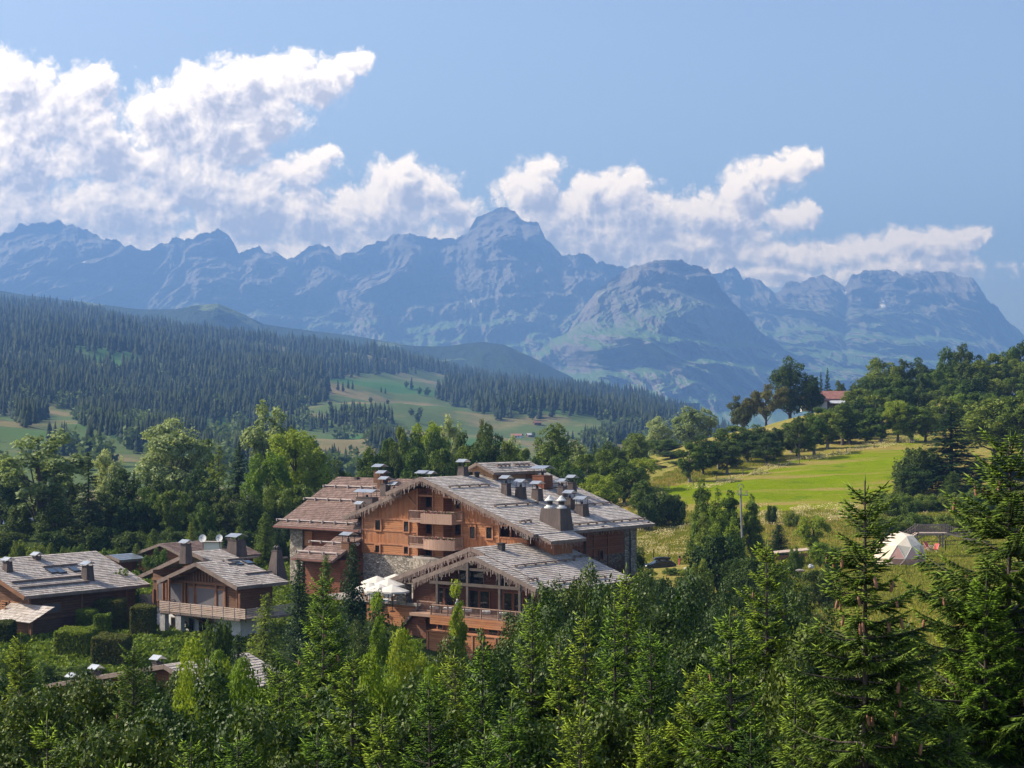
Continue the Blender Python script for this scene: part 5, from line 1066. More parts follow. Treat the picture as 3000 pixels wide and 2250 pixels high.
row([('wood2', 1070, 1345, 300, 90), ('round', 1100, 1320, 300, 100), ('round2', 1152, 1312, 300, 90), ('round', 1225, 1322, 298, 110), ('wood', 1295, 1322, 296, 100), ('round', 1350, 1318, 296, 90), ('round2', 1405, 1330, 296, 100), ('round', 1460, 1345, 296, 90), ('wood', 1510, 1345, 300, 90), ('wood2', 1565, 1350, 305, 90), ('round', 1650, 1342, 320, 120), ('wood', 1717, 1335, 330, 95), ('round', 1765, 1322, 345, 100), ('round', 1828, 1350, 330, 120), ('bright', 1880, 1345, 345, 100), ('round2', 1690, 1385, 310, 110), ('bright', 1760, 1395, 305, 120), ('round', 1040, 1390, 296, 80)], 'in the front row behind the hotel', 'trees in the front row behind the hotel')
row([('round', 1885, 1410, 315, 80), ('shrubd', 1925, 1448, 300, 100), ('shrubd', 1975, 1452, 300, 70), ('shrubd', 1890, 1470, 296, 70), ('shrubd', 1850, 1605, 224, 90), ('shrubd', 1800, 1640, 222, 90)], 'of the bushes near the hotel corner', 'bushes by the hotel corner')
# --- the hillside to the right
plant('silver', 1930, 1228, 540, 75, 'pale tree at the left end of the ridge, leftmost of the three pale trees'); plant('silver', 2017, 1198, 540, 95, 'pale tree on the ridge, middle one of three'); plant('silver2', 2072, 1200, 540, 65, 'pale slim tree on the ridge, right one of three')
plant('spread', 2180, 1166, 555, 105, 'sparse olive tree at the tip of the grassy ridge'); plant('spread', 2245, 1128, 550, 120, 'leaning thin-crowned tree with bare curved trunk left of the tall maple', lean=(0, -.14)); plant('round2', 2315, 1058, 556, 115, 'tall dark maple beside the red-roofed farm'); plant('wood2', 2378, 1105, 560, 75, 'dark tree between the tall maple and the farm roof')
plant('spruce', 2405, 1088, 600, 32, 'dark spruce behind the farm, left of a pair'); plant('spruce', 2424, 1074, 600, 36, 'dark spruce behind the farm, right of a pair')
row([('wood', 1855, 1272, 500, 75), ('round', 1935, 1288, 480, 130), ('round', 1870, 1338, 440, 110), ('round2', 1965, 1322, 450, 95), ('wood2', 1827, 1362, 420, 75), ('round', 1915, 1362, 420, 90), ('wood', 1985, 1362, 425, 70)], 'of the clump at the ridge foot', 'trees at the foot of the ridge')
belt = lambda px: float(np.interp(px, [2025, 2060, 2330, 2370], [1408, 1400, 1338, 1330]))
row([(k, a, b, belt(a)+d, w) for k, a, b, d, w in [('round2', 2060, 1285, -8, 110), ('wood2', 2105, 1282, -12, 100), ('wood', 2150, 1250, -20, 105), ('wood2', 2190, 1265, -10, 95), ('round2', 2223, 1250, -18, 110), ('wood2', 2268, 1258, -4, 100), ('wood', 2320, 1240, -14, 100), ('spread', 2335, 1283, 2, 90), ('wood', 2370, 1225, -10, 90), ('wood2', 2130, 1300, 6, 100), ('wood2', 2245, 1285, 6, 100), ('wood', 2020, 1300, 2, 90)]], 'of the belt above the mown field', 'tree belt above the mown field')
sk = [(2455,1125,70),(2510,1122,80),(2550,1105,70),(2587,1055,100),(2640,1058,60),(2690,1057,70),(2735,1085,80),(2776,1025,60),(2822,1015,62),(2870,1050,80),(2912,1040,80),(2955,1022,80),(3000,1008,90),(3060,1010,100),(2480,1150,70),(2420,1150,60)]
row([(('wood2', 'round2', 'wood', 'round')[i % 4], a, b, 570 if a > 2530 else 604, w+10) for i, (a, b, w) in enumerate(sk)], 'along the wooded skyline', 'skyline trees on the right slope')
rr_ = random.Random(5)
SKY = lambda px: float(np.interp(px, [2350, 2455, 2550, 2587, 2700, 2822, 2950, 3060], [1165, 1125, 1100, 1075, 1070, 1040, 1030, 1005]))
row([(('wood', 'wood2', 'round')[i % 3], a, max(SKY(a)+32+rr_.randint(-12, 12), 1196 if a < 2500 else 0), max(SKY(a)+140, 1280 if a < 2500 else 0), 90) for i, a in enumerate([2400+i*42+rr_.randint(-8, 8) for i in range(15)])], 'in the wooded slope second row', 'second row of the right slope wood')
row([(('wood2', 'wood', 'wood', 'tall')[i % 4], a, SKY(a)+75+rr_.randint(-14, 12), SKY(a)+182, 88) for i, a in enumerate([2345+i*44+rr_.randint(-8, 8) for i in range(16)])], 'in the wooded slope third row', 'third row of the right slope wood')
row([(('wood', 'bright', 'wood', 'round')[i % 4], a, max(SKY(a)+118, 1150)+rr_.randint(-14, 14), min(max(SKY(a)+228, 1270), 1300), 95) for i, a in enumerate([2400+i*45+rr_.randint(-8, 8) for i in range(13)])], 'in the wooded slope lowest row', 'lowest row of the right slope wood')
plant('spruce', 2787, 1190, 330, 200, 'tall dark spruce at the end of the mown field'); plant('round', 2915, 1178, 372, 220, 'large rounded tree behind the tall dark spruce'); plant('tall', 2990, 1160, 365, 140, 'high green tree at the right edge beyond the large rounded tree')
row([('shrubd', 2690, 1318, 330, 130), ('wood2', 2672, 1370, 318, 110), ('yspruce', 2792, 1380, 312, 80), ('round2', 2730, 1330, 335, 100), ('round2', 2870, 1350, 335, 110), ('shrubd', 2650, 1400, 318, 70), ('round2', 2960, 1330, 330, 140), ('shrubd', 2860, 1420, 312, 100)], 'of the thicket round the tall spruce', 'thicket by the tall spruce')
row([('shrub', 2575+i*38, 1455+rr_.randint(-10, 8)-(i > 3)*6, 296+rr_.randint(-8, 8), 90) for i in range(11)], 'in the upper willow hedge above the footbridge', 'upper willow hedge')
row([('shrub', 2540+i*46, 1512+rr_.randint(-8, 8), 268+rr_.randint(-5, 5), 90) for i in range(10)], 'in the lower willow hedge above the footbridge', 'lower willow hedge')
row([('shrubd', 2262, 1482+rr_.randint(0, 5), 292, 40), ('shrub', 2320, 1500, 285, 46), ('shrub', 2045, 1520, 280, 46)], 'of the low bushes at the lower field edge', 'low bushes at the field edge')
# --- garden to the right of the hotel
row([('birch2', 2055, 1432, 236, 110), ('birch', 2105, 1448, 232, 110), ('birch2', 2140, 1458, 238, 110), ('birch2', 2203, 1468, 238, 90), ('birch', 2150, 1530, 214, 110), ('birch2', 2062, 1520, 222, 90), ('birch2', 2085, 1560, 206, 120)], 'of the birch clump', 'birch clump by the garden')
plant('dense', 2280, 1535, 246, 70, 'small dark spruce on the slope behind the long trough'); plant('bright', 2380, 1515, 242, 92, 'young light green tree by the wooden shelter'); plant('shrub', 2330, 1608, 216, 48, 'small golden bush before the long trough'); plant('bright', 2402, 1590, 228, 70, 'small leafy tree between the shelter and the trough')
plant('shrubd', 2110, 1570, 205, 180, 'wide dark bush at the foot of the birches'); plant('shrubd', 2215, 1640, 190, 150, 'dark bush below the birch clump, nearer the slope'); plant('shrub', 2020, 1668, 200, 80, 'yellow-green shrub by the flower bed near the parked car')
plant('shrubd', 2400, 1672, 195, 110, 'low dark conifer shrub on the bank left of the dome'); plant('shrub', 2440, 1605, 216, 60, 'low green bush on the garden bank'); plant('shrub', 2290, 1650, 205, 60, 'low green bush by the pale rock')
# --- round the chalets
plant('shrub', 350, 1672, 196, 180, 'large clipped green shrub between the two chalets'); plant('dense', 875, 1632, 168, 85, 'narrow spruce at the right corner of the balcony chalet'); plant('yspruce', 955, 1622, 172, 95, 'light green spruce left of the dark narrow one'); plant('dense', 1034, 1588, 170, 95, 'dark narrow spruce against the stone wall of the hotel')
plant('yspruce', 778, 1735, 150, 125, 'soft green conifer before the right end of the balcony chalet'); plant('shrubd', 648, 1835, 132, 110, 'dark tree in front of the white ground floor'); plant('dense', 700, 1850, 130, 90, 'dark conifer right of the white ground floor'); plant('dense', 1108, 1722, 140, 130, 'dark loose pine left of the restaurant pillar', name='pine_tree')
plant('nbirch', 1097, 1828, 100, 125, 'small yellow-green birch below the lean-to roof'); plant('shrubd', 1171, 1850, 118, 95, 'dark bush under the red lean-to wall'); plant('nbirch', 1330, 1785, 112, 120, 'small birch in front of the restaurant balcony')
plant('gloss', 1592, 1765, 112, 170, 'glossy maple covering the right end of the restaurant balcony'); plant('gloss', 1705, 1722, 105, 250, 'broad dark maple under the restaurant roof edge'); plant('gloss', 1830, 1735, 108, 190, 'dark maple right of the restaurant roof'); plant('gloss2', 1620, 1850, 84, 220, 'glossy tree below the broad dark maple')
row([('gloss', 2000, 1770, 82, 300), ('gloss', 1930, 1735, 120, 200), ('gloss', 2120, 1880, 60, 330), ('gloss2', 2400, 1880, 46, 300), ('gloss', 2300, 1780, 90, 200), ('gloss2', 1880, 1920, 52, 300), ('gloss', 2760, 1965, 40, 380), ('gloss', 2900, 2080, 36, 380), ('gloss2', 2600, 2060, 36, 300), ('gloss2', 2130, 2080, 36, 320)], 'on the near slope, right half', 'broadleaf trees on the right front slope')
row([('nbright', 635, 1940, 62, 260, 'light leafy tree'), ('nbright', 790, 2010, 52, 240), ('gloss2', 270, 2030, 50, 240), ('gloss2', 400, 2170, 32, 260), ('nbright', 1240, 1925, 60, 260), ('nbright', 1120, 1990, 50, 260), ('gloss2', 1450, 1960, 56, 260), ('gloss2', 1620, 2010, 44, 280), ('gloss2', 700, 2120, 38, 300), ('gloss2', 980, 2080, 42, 300), ('nbright', 1350, 2040, 44, 260), ('gloss2', 130, 2060, 46, 300), ('gloss', 540, 2060, 44, 330), ('gloss2', 1250, 2120, 36, 300), ('gloss2', 1530, 2140, 34, 300), ('gloss2', 1780, 2120, 36, 320), ('gloss', 860, 2190, 30, 300)], 'on the near slope, left half', 'broadleaf trees on the front slope')
# --- foreground spruces
plant('neard', 2534, 1408, 26, 1.1, 'tall spruce with long hanging cones before the dome', ncones=60); plant('neard2', 2960, 1285, 31, 1.25, 'huge dark spruce filling the right edge', ncones=40)
plant('near4', 945, 1690, 60, None, 'bright green spruce left of the restaurant', ncones=25); plant('near2', 2245, 1580, 47, None, 'spruce standing before the birch clump', ncones=16); plant('near2', 2139, 1792, 32, None, 'slim spruce lower down between two glossy trees', ncones=10)
plant('neard', 393, 1886, 46, None, 'dark spruce in front of the lowest roof', ncones=12); plant('near', 61, 1862, 48, None, 'spruce in the lower left corner', ncones=0); plant('near2', 138, 2105, 24, None, 'thin spruce top with upright bare leader, bottom left')
plant('near4', 947, 1805, 44, None, 'dense bright spruce, cone laden, left of middle', ncones=30)
row([('near2', 1035, 1915, 36, None), ('near', 1257, 1990, 32, None), ('near6', 1332, 1912, 40, None), ('near5', 1415, 1880, 36, None), ('near5', 1560, 1748, 44, None), ('near5', 1640, 1880, 38, None), ('near5', 1716, 1784, 42, None), ('near5', 1835, 1662, 48, None), ('near5', 1800, 1760, 40, None), ('near6', 1905, 1840, 38, None)], 'in front of the restaurant', 'foreground spruces in the middle')
row([('near', 2890, 1694, 30, None), ('near2', 2774, 1808, 32, None), ('near', 2985, 1560, 44, None), ('near4', 2640, 1960, 34, None), ('near6', 2450, 2020, 28, None), ('near5', 2330, 1960, 34, None), ('near4', 2040, 1960, 36, None)], 'of the smaller near-slope spruces', 'foreground spruces on the right')
row([('near', 696, 2150, 27, None), ('near4', 820, 1960, 40, None), ('near6', 1120, 2080, 26, None), ('near6', 1500, 2060, 28, None), ('near', 1700, 2090, 27, None), ('near', 1420, 2150, 24, None), ('neard', 250, 2120, 34, None), ('near4', 560, 2170, 30, None), ('near2', 930, 2140, 24, None), ('near', 1900, 2120, 28, None), ('neard', 2200, 2140, 28, None), ('near', 350, 2240, 24, None), ('neard', 2780, 2120, 26, None)], 'along the bottom edge', 'foreground spruces along the bottom')
row([('gloss2', 530, 1998, 94, 150), ('gloss', 195, 2046, 76, 300), ('gloss', 280, 2024, 80, 300), ('gloss', 365, 2002, 86, 300), ('gloss2', 440, 2010, 90, 230), ('gloss2', 130, 2070, 68, 280), ('gloss', 320, 2060, 66, 320), ('gloss', 470, 2030, 80, 280), ('nbright', 575, 2020, 84, 200), ('gloss', 110, 2060, 80, 260), ('gloss2', 20, 2010, 78, 300), ('nbright', 690, 1960, 88, 240), ('gloss', 860, 1960, 84, 260)], 'around the lowest roof', 'trees around the lowest roof')
row([('shrub', 130, 1945, 158, 90), ('shrub', 200, 1955, 158, 110), ('shrub', 262, 1950, 160, 90), ('shrub', 60, 1920, 152, 100), ('shrub', 400, 1965, 142, 80), ('shrub', 0, 1930, 150, 90)], 'on the bank below the hedges', 'shrubs on the bank below the hedges')
row([('gloss', 1150, 1915, 132, 160), ('gloss', 1210, 1905, 136, 140), ('gloss2', 1262, 1950, 110, 200), ('gloss', 1400, 1950, 110, 200), ('gloss', 1475, 1935, 112, 160), ('gloss', 1070, 1850, 140, 160), ('gloss2', 1180, 1960, 84, 220), ('gloss', 960, 1880, 110, 200)], 'just below the restaurant', 'trees just below the restaurant')
row([('shrub', 1885, 1690, 190, 110), ('shrubd', 1935, 1700, 180, 110), ('gloss', 1980, 1725, 150, 160), ('shrub', 2055, 1650, 196, 90), ('gloss2', 2060, 1700, 140, 190), ('shrubd', 2160, 1640, 196, 110), ('shrub', 1972, 1672, 240, 60), ('nbright', 2008, 1672, 236, 40), ('shrub', 1900, 1678, 232, 50), ('gloss', 2170, 1740, 130, 190), ('gloss', 2280, 1720, 140, 150)], 'on the bank below the parked car', 'bushes below the parked car')
row([('gloss', 1535, 1860, 88, 230), ('gloss', 1760, 1790, 80, 300), ('gloss', 1640, 1830, 72, 280), ('gloss', 1880, 1800, 76, 280), ('gloss2', 1560, 1900, 62, 260), ('gloss', 1720, 1950, 54, 300), ('gloss', 1330, 1940, 66, 280), ('gloss2', 1010, 1950, 70, 260), ('nbright', 1160, 1935, 74, 240), ('gloss', 1960, 1930, 56, 300), ('gloss', 2200, 1930, 54, 320), ('gloss', 2060, 2050, 42, 320), ('gloss', 2420, 2010, 40, 320), ('gloss', 1420, 2030, 44, 300), ('gloss', 1120, 2100, 38, 300), ('gloss2', 2640, 1880, 60, 280)], 'between the near spruces', 'broadleaf trees between the near spruces')
# --- the far conifer wood and valley trees
def far_wood():
    r = np.random.default_rng(11); N = 31000
    px = r.uniform(-420, 2350, N); t = r.uniform(0.12, 1.0, N)**0.9; x, Y, z = hill_pt(px, t); py = HY-z/Y*F
    dens = fbm(px/160.0, py/70.0, 3, 44)
    ok = ~in_meadow(px, py) & ((py < 1250) | (dens > -.05)) & (py < 1400)
    ok &= ~((px > 1400) & (py > 1236) & (px < 1800) & (dens < .15))
    x, Y, z, px, py = [q[ok] for q in (x, Y, z, px, py)]; n = len(x)
    h = r.uniform(15, 32, n)*np.clip(Y/2600, .55, 1.1)*(1+.5*np.clip(fbm(x/120.0, Y/120.0, 2, 48), -.5, .5)); k = 6
    V = []; Fc = []; base = 0
    ang = np.arange(k)*2*np.pi/k
    for lo, hi, rad in ((.06, .52, .17), (.30, .78, .125), (.56, 1.0, .085)):
        j = r.uniform(.65, 1.3, (n, k)); a = ang[None]+r.uniform(0, 6.28, (n, 1)); dz = r.uniform(-.05, .05, (n, k))
        ring = np.stack([x[:, None]+np.cos(a)*j*(rad*h)[:, None], Y[:, None]+np.sin(a)*j*(rad*h)[:, None], z[:, None]+(lo+dz)*h[:, None]], -1)
        tip = np.stack([x, Y, z+hi*h], -1)[:, None]; V.append(np.concatenate([ring, tip], 1).reshape(-1, 3))
        b = base+np.arange(n)[:, None]*(k+1); i = np.arange(k)[None]; Fc.append(np.stack([b+i, b+(i+1) % k, b+k+0*i], -1).reshape(-1, 3)); base += n*(k+1)
    m = leafmat('far conifers', (0.009, 0.018, 0.011), (0.020, 0.032, 0.016), (0.042, 0.060, 0.026), .05, .9, sc=.02, spec=.1)
    tag(link('conifer_forest', mesh_np('conifer_forest', np.concatenate(V), Fc, m)), kind='stuff')
    # broadleaf thickets of the valley
    N = 2600; px = r.uniform(-420, 2350, N); t = r.uniform(.10, .80, N); x, Y, z = hill_pt(px, t); py = HY-z/Y*F
    dens = fbm(px/90.0, py/40.0, 3, 47); ok = (dens > .0) & (py > 1080) & ~in_meadow(px, py); x, Y, z = x[ok], Y[ok], z[ok]; n = len(x); q = 70
    R_ = r.uniform(4, 8, n); d = r.normal(size=(n, q, 3)); d /= np.linalg.norm(d, axis=2)[..., None]; P = np.stack([x, Y, z+R_*.9], -1)[:, None]+d*(R_[:, None]*r.uniform(.6, 1.1, (n, q)))[..., None]; P = P.reshape(-1, 3)
    m2 = leafmat('far broadleaves', (0.045, 0.08, 0.03), (0.07, 0.11, 0.04), (0.10, 0.15, 0.06), .2, .8, sc=.05)
    tag(link('valley_thicket', leaf_mesh('valley_thicket', P, np.full(len(P), 3.6), 9, m2)), kind='stuff')
    return m, m2
MF1, MF2 = far_wood()
FARC = broad('valley tree', 51, 16, 6.5, .05, 18, 1500, 1.5, MF2); FARS = conifer('valley spruce', 52, 18, 3.6, .9, 6, MF1, .2, 1.0, .05, .9, .9)
def far_tree(px, pybase, hpx, kind, label):
    t = float(ray_hill(np.array([float(px)]), np.array([float(pybase)]))[0]); x, Y, z = [float(q[0]) for q in hill_pt(np.array([float(px)]), np.array([t]))]
    P = FARC if kind == 'b' else FARS; s = hpx/F*Y/P[2]; e = empty('valley_tree', (x, Y, z)); e.scale = (s,)*3; e.rotation_euler = (0, 0, px); tag(e, label, 'tree', 'trees scattered on the valley meadows')
    link('trunk', P[1], e); link('crown', P[0], e); return Y
FT = [(1206,1142,34,'s'),(1190,1150,20,'b'),(1228,1158,22,'b'),(1252,1160,24,'b'),(1117,1156,18,'s'),(1129,1157,18,'s'),(1138,1238,34,'b'),(1100,1232,22,'b'),(1205,1222,22,'b'),(1232,1222,24,'b'),(1225,1240,30,'b'),(1085,1182,16,'b'),(1018,1210,16,'b'),(1135,1188,14,'b'),(1560,1240,30,'b'),(1664,1290,26,'s'),(1678,1290,26,'s'),(990,1146,30,'s'),(1005,1147,28,'s'),(1020,1147,26,'s'),(1033,1147,24,'s'),(925,1318,26,'b'),(1562,1285,16,'b'),(967,1190,16,'b')]
FT.sort()
for i, (a, b, h, kd) in enumerate(FT):
    far_tree(a, b, h, kd, '%s on the far valley meadow, %s of them' % ('bushy tree' if kd == 'b' else 'pointed conifer', ORD[i] if i == 0 else ORD[i]+' from the left'))
# ------------------------------------------------------------------ the balcony chalet
def chalet_balcony():
    P = Fr(574, 1648.5, 185.0); root = empty('balcony_chalet', tuple(P.p(3, 3, -24))); tag(root, 'brown chalet with long slatted balcony, white ground floor and two skylights', 'chalet')
    tF, tB = 0.0, 3.0; sF, zF = 0.0, P.z0; sR, zR = P.fp(559, 1616, tB)
    eL, zl = P.fp(462, 1701, tF); eRt, zr_ = P.fp(696, 1720, tF); k = (zF-zr_)/eRt; kl = (zF-zl)/-eL; eL2, zl2 = P.fp(407, 1687, tB); k2 = (zR-zl2)/(sR-eL2)
    tE = P.sp(846, 1699, eRt)[0]
    zt2 = lambda s: zF-(k if s > 0 else kl)*abs(s); krr = (zR-zr_)/(eRt-sR)
    zt = lambda s: zR-(k2 if s < sR else krr)*abs(s-sR)
    roof_plane(P, root, 'roof', sR, eRt, tB, tE, zR, sR, krr, SH_P); roof_plane(P, root, 'roof', sR, eL2, tB, tE-1, zR, sR, k2, SH_P)
    roof_plane(P, root, 'roof', 0, eRt, tF, tB+.5, zF+.02, 0, k, SH_P); roof_plane(P, root, 'roof', 0, eL, tF, tB+1, zF, 0, kl, SH_P)
    bb = MB()
    for a, b, t, z in ((0, eRt, tF, zt2), (0, eL, tF, zt2), (sR, sR+3.0, tB, zt), (sR, eL2, tB, zt)): bb.bar(P.p(a, t-.06, z(a)-.16), P.p(b, t-.06, z(b)-.16), .1, .4)
    bb.build('barge_board', W_GREYT, root)
    bk = MB()
    for s in (eL*.8, eL*.45, eRt*.3, eRt*.62): bk.bar(P.p(s, tF+.1, zt2(s)-.5), P.p(s, tF+1.7, zt2(s)-.5), .16, .2)
    bk.build('purlins', W_OLDT, root)
    tw = 1.5; sL = P.fp(448, 1740, tw)[0]; sW = P.fp(700, 1760, tw)[0]; fl = P.fp(580, 1800, -.6)[1]; gb = P.fp(560, 1868, tw)[1]
    mb = MB(); mb.poly([P.p(a, tw, z) for a, z in ((sL, fl), (sW, fl), (sW, zt2(sW)-.35), (0, zF-.35), (eL+.6, zt2(eL+.6)-.35), (sL, zt(sL)-.8))], DV, UPV)
    mb.poly([P.p(sW, tw, fl), P.p(sW, tE-1, fl), P.p(sW, tE-1, zt(sW)-.3), P.p(sW, tw, zt(sW)-.3)], RV, UPV); mb.poly([P.p(sL, tE-1, fl), P.p(sL, tw, fl), P.p(sL, tw, zt(sL)-.5), P.p(sL, tE-1, zt(sL)-.5)], RV, UPV); mb.build('wall', W_OLD, root)
    mb = MB(); mb.box(P.p(sL+.1, tw+.2, gb-2), DV*(sW-sL-.1), RV*(tE-tw-1.5), UPV*(fl-gb+1.95)); mb.build('ground_floor', M_WHITE, root)
    for px0, px1, py0, py1 in ((464, 478, 1707, 1757), (500, 535, 1711, 1768), (555, 569, 1722, 1772), (578, 632, 1726, 1779), (639, 656, 1730, 1781)):
        a, za = P.fp(px0, py1, tw); b, zb = P.fp(px1, py0, tw); window(P, root, a, b, max(za, fl+.05), zb, tw, .14, .12, W_OLDT2, glass=M_BLIND, name='shuttered_door')
    mb = MB(); zb = P.fp(600, 1712, tw-.05)[1]
    mb.box(P.p(sL, tw-.18, zb), DV*(sW-sL), RV*.16, UPV*.24)
    for s in np.arange(P.fp(535, 1700, tw)[0], P.fp(628, 1700, tw)[0], .45): mb.box(P.p(s, tw-.1, zb+.26), DV*.14, RV*.09, UPV*max(.1, zt2(s)-.5-zb-.26))
    for px in (452, 490, 545, 572, 636, 662, 697): s = P.fp(px, 1740, tw)[0]; mb.box(P.p(s-.12, tw-.2, fl), DV*.24, RV*.19, UPV*(min(zb, zt2(s)-.3)-fl))
    for px in (493, 700): s = P.fp(px, 1740, -.5)[0]; mb.box(P.p(s-.1, -.5, fl), DV*.2, RV*.2, UPV*(zt2(s)-.35-fl))
    mb.build('timber_frame', W_OLDT, root)
    # balcony with lying slats, wrapping the corner
    s0 = P.fp(466, 1780, -.7)[0]; s1 = P.fp(696, 1800, -.7)[0]+.3; sb = P.fp(407, 1770, 2.2)[0]
    mb = MB(); mb.box(P.p(s0, -.7, fl-.24), DV*(s1-s0), RV*2.2, UPV*.24); mb.box(P.p(sb, 2.2, fl-.24), DV*(s0-sb+1.2), RV*2, UPV*.236); mb.box(P.p(sW, 1.5, fl-.24), DV*(s1-sW+.9), RV*5.5, UPV*.238); o = mb.build('balcony', W_GREYT, root)
    mb = MB(); ring = [P.p(sb, 4, 0), P.p(sb, 2.2, 0), P.p(s0, 2.2, 0), P.p(s0, -.7, 0), P.p(s1+.9, -.7, 0), P.p(s1+.9, 7, 0)]
    for i in range(5):
        for j in range(6): z = fl+.08+.18*j; mb.bar(ring[i]+UPV*z, ring[i+1]+UPV*z, .05, .11)
        L = np.linalg.norm(ring[i+1]-ring[i]); n = max(1, int(L/1.5))
        for q in range(n+1): p = ring[i]+(ring[i+1]-ring[i])*q/n; mb.bar(p+UPV*(fl-.3), p+UPV*(fl+1.1), .09, .09)
    mb.build('railing', W_SLAT, o)
    mb = MB()
    for px0, px1 in ((468, 483), (515, 530)): a = P.fp(px0, 1830, -.6)[0]; b = P.fp(px1, 1830, -.6)[0]; mb2 = MB(); mb2.box(P.p(a, -.6, gb-1.5), DV*(b-a), RV*.55, UPV*(fl-.25-gb+1.5)); mb2.build('stone_pillar', STONE_G, root)
    for px in (455, 545, 605, 645): s = P.fp(px, 1800, tw)[0]; mb.bar(P.p(s, tw+.1, fl-1.4), P.p(s, -.3, fl-.3), .13, .15)
    mb.build('brackets', W_TRIM, root)
    for px0, px1, py0, py1 in ((503, 514, 1810, 1850), (556, 568, 1815, 1846), (585, 625, 1816, 1868), (478, 490, 1812, 1832)):
        a, za = P.fp(px0, py1, tw+.2); b, zb = P.fp(px1, py0, tw+.2); window(P, root, a, b, za, zb, tw+.2, .06, .1, M_FLOOR)
    # roof furniture
    for px0, px1, py0, py1, kw in ((776, 840, 1614, 1680, dict(taper=.42, cap=False)), (659, 722, 1584, 1616, dict(taper=.8, caph=.35)), (522, 562, 1596, 1632, dict(taper=.75, caph=.12))):
        s, t, z = P.rp((px0+px1)/2+3, py1-6, zR, sR, krr); Y = P.p(s, t, z)[1]; w = (px1-px0)/F*Y/1.404; o = chimney(P, root, s, t, z-.1, w, w, (py1-py0)/F*Y-.1, **kw)
        if px0 == 776:
            for dx in (-.18, .2): mb = MB(); mb.lathe(P.p(s+dx, t, z-.1+(py1-py0)/F*Y-.05), [(.15, 0), (.15, .18), (.24, .2), (.24, .36), (.1, .5), (.01, .52)], 10); mb.build('cowl', M_IRON, o)
    for px0, px1, py0, py1 in ((693, 716, 1646, 1657), (723, 747, 1643, 1654)):
        s, t, z = P.rp((px0+px1)/2, py1, zR, sR, krr); n = unit(UPV+DV*krr); v = unit(DV*-1+UPV*krr); mb = MB(); mb.box(P.p(s, t-.45, zt(s))+n*.06, RV*1.0, v*1.0, n*.1); o = mb.build('skylight', M_IRON, root)
        g = MB(); g.box(P.p(s, t-.37, zt(s))+n*.165+v*.06, RV*.84, v*.86, n*.01); g.build('pane', SKYG, o)
    for (ax, ay, bx) in ((665, 1643, 755), (612, 1660, 690), (669, 1689, 795), (800, 1640, 842)):
        s, t, z = P.rp(ax, ay, zR, sR, krr); t1 = P.sp(bx, ay-8, s)[0]; mb = MB(); mb.box(P.p(s-.1, t, zt(s)+.03), DV*.22, RV*max(1, t1-t), UPV*.16); mb.build('snow_board', W_GREYT, root)
W_OLDT2 = m_plain('orange brown beam', (0.22, 0.10, 0.045), (0.32, 0.16, 0.08), 1.5)
W_SLAT = m_plain('bleached slats', (0.34, 0.26, 0.21), (0.48, 0.38, 0.32), 2.0)
STONE_G = m_plain('grey dressed stone', (0.20, 0.20, 0.21), (0.40, 0.40, 0.41), 4.0, .9)
SKYG = mat('skylight glass', lambda t, b: (0.03, 0.05, 0.08), .05, .8)
chalet_balcony()
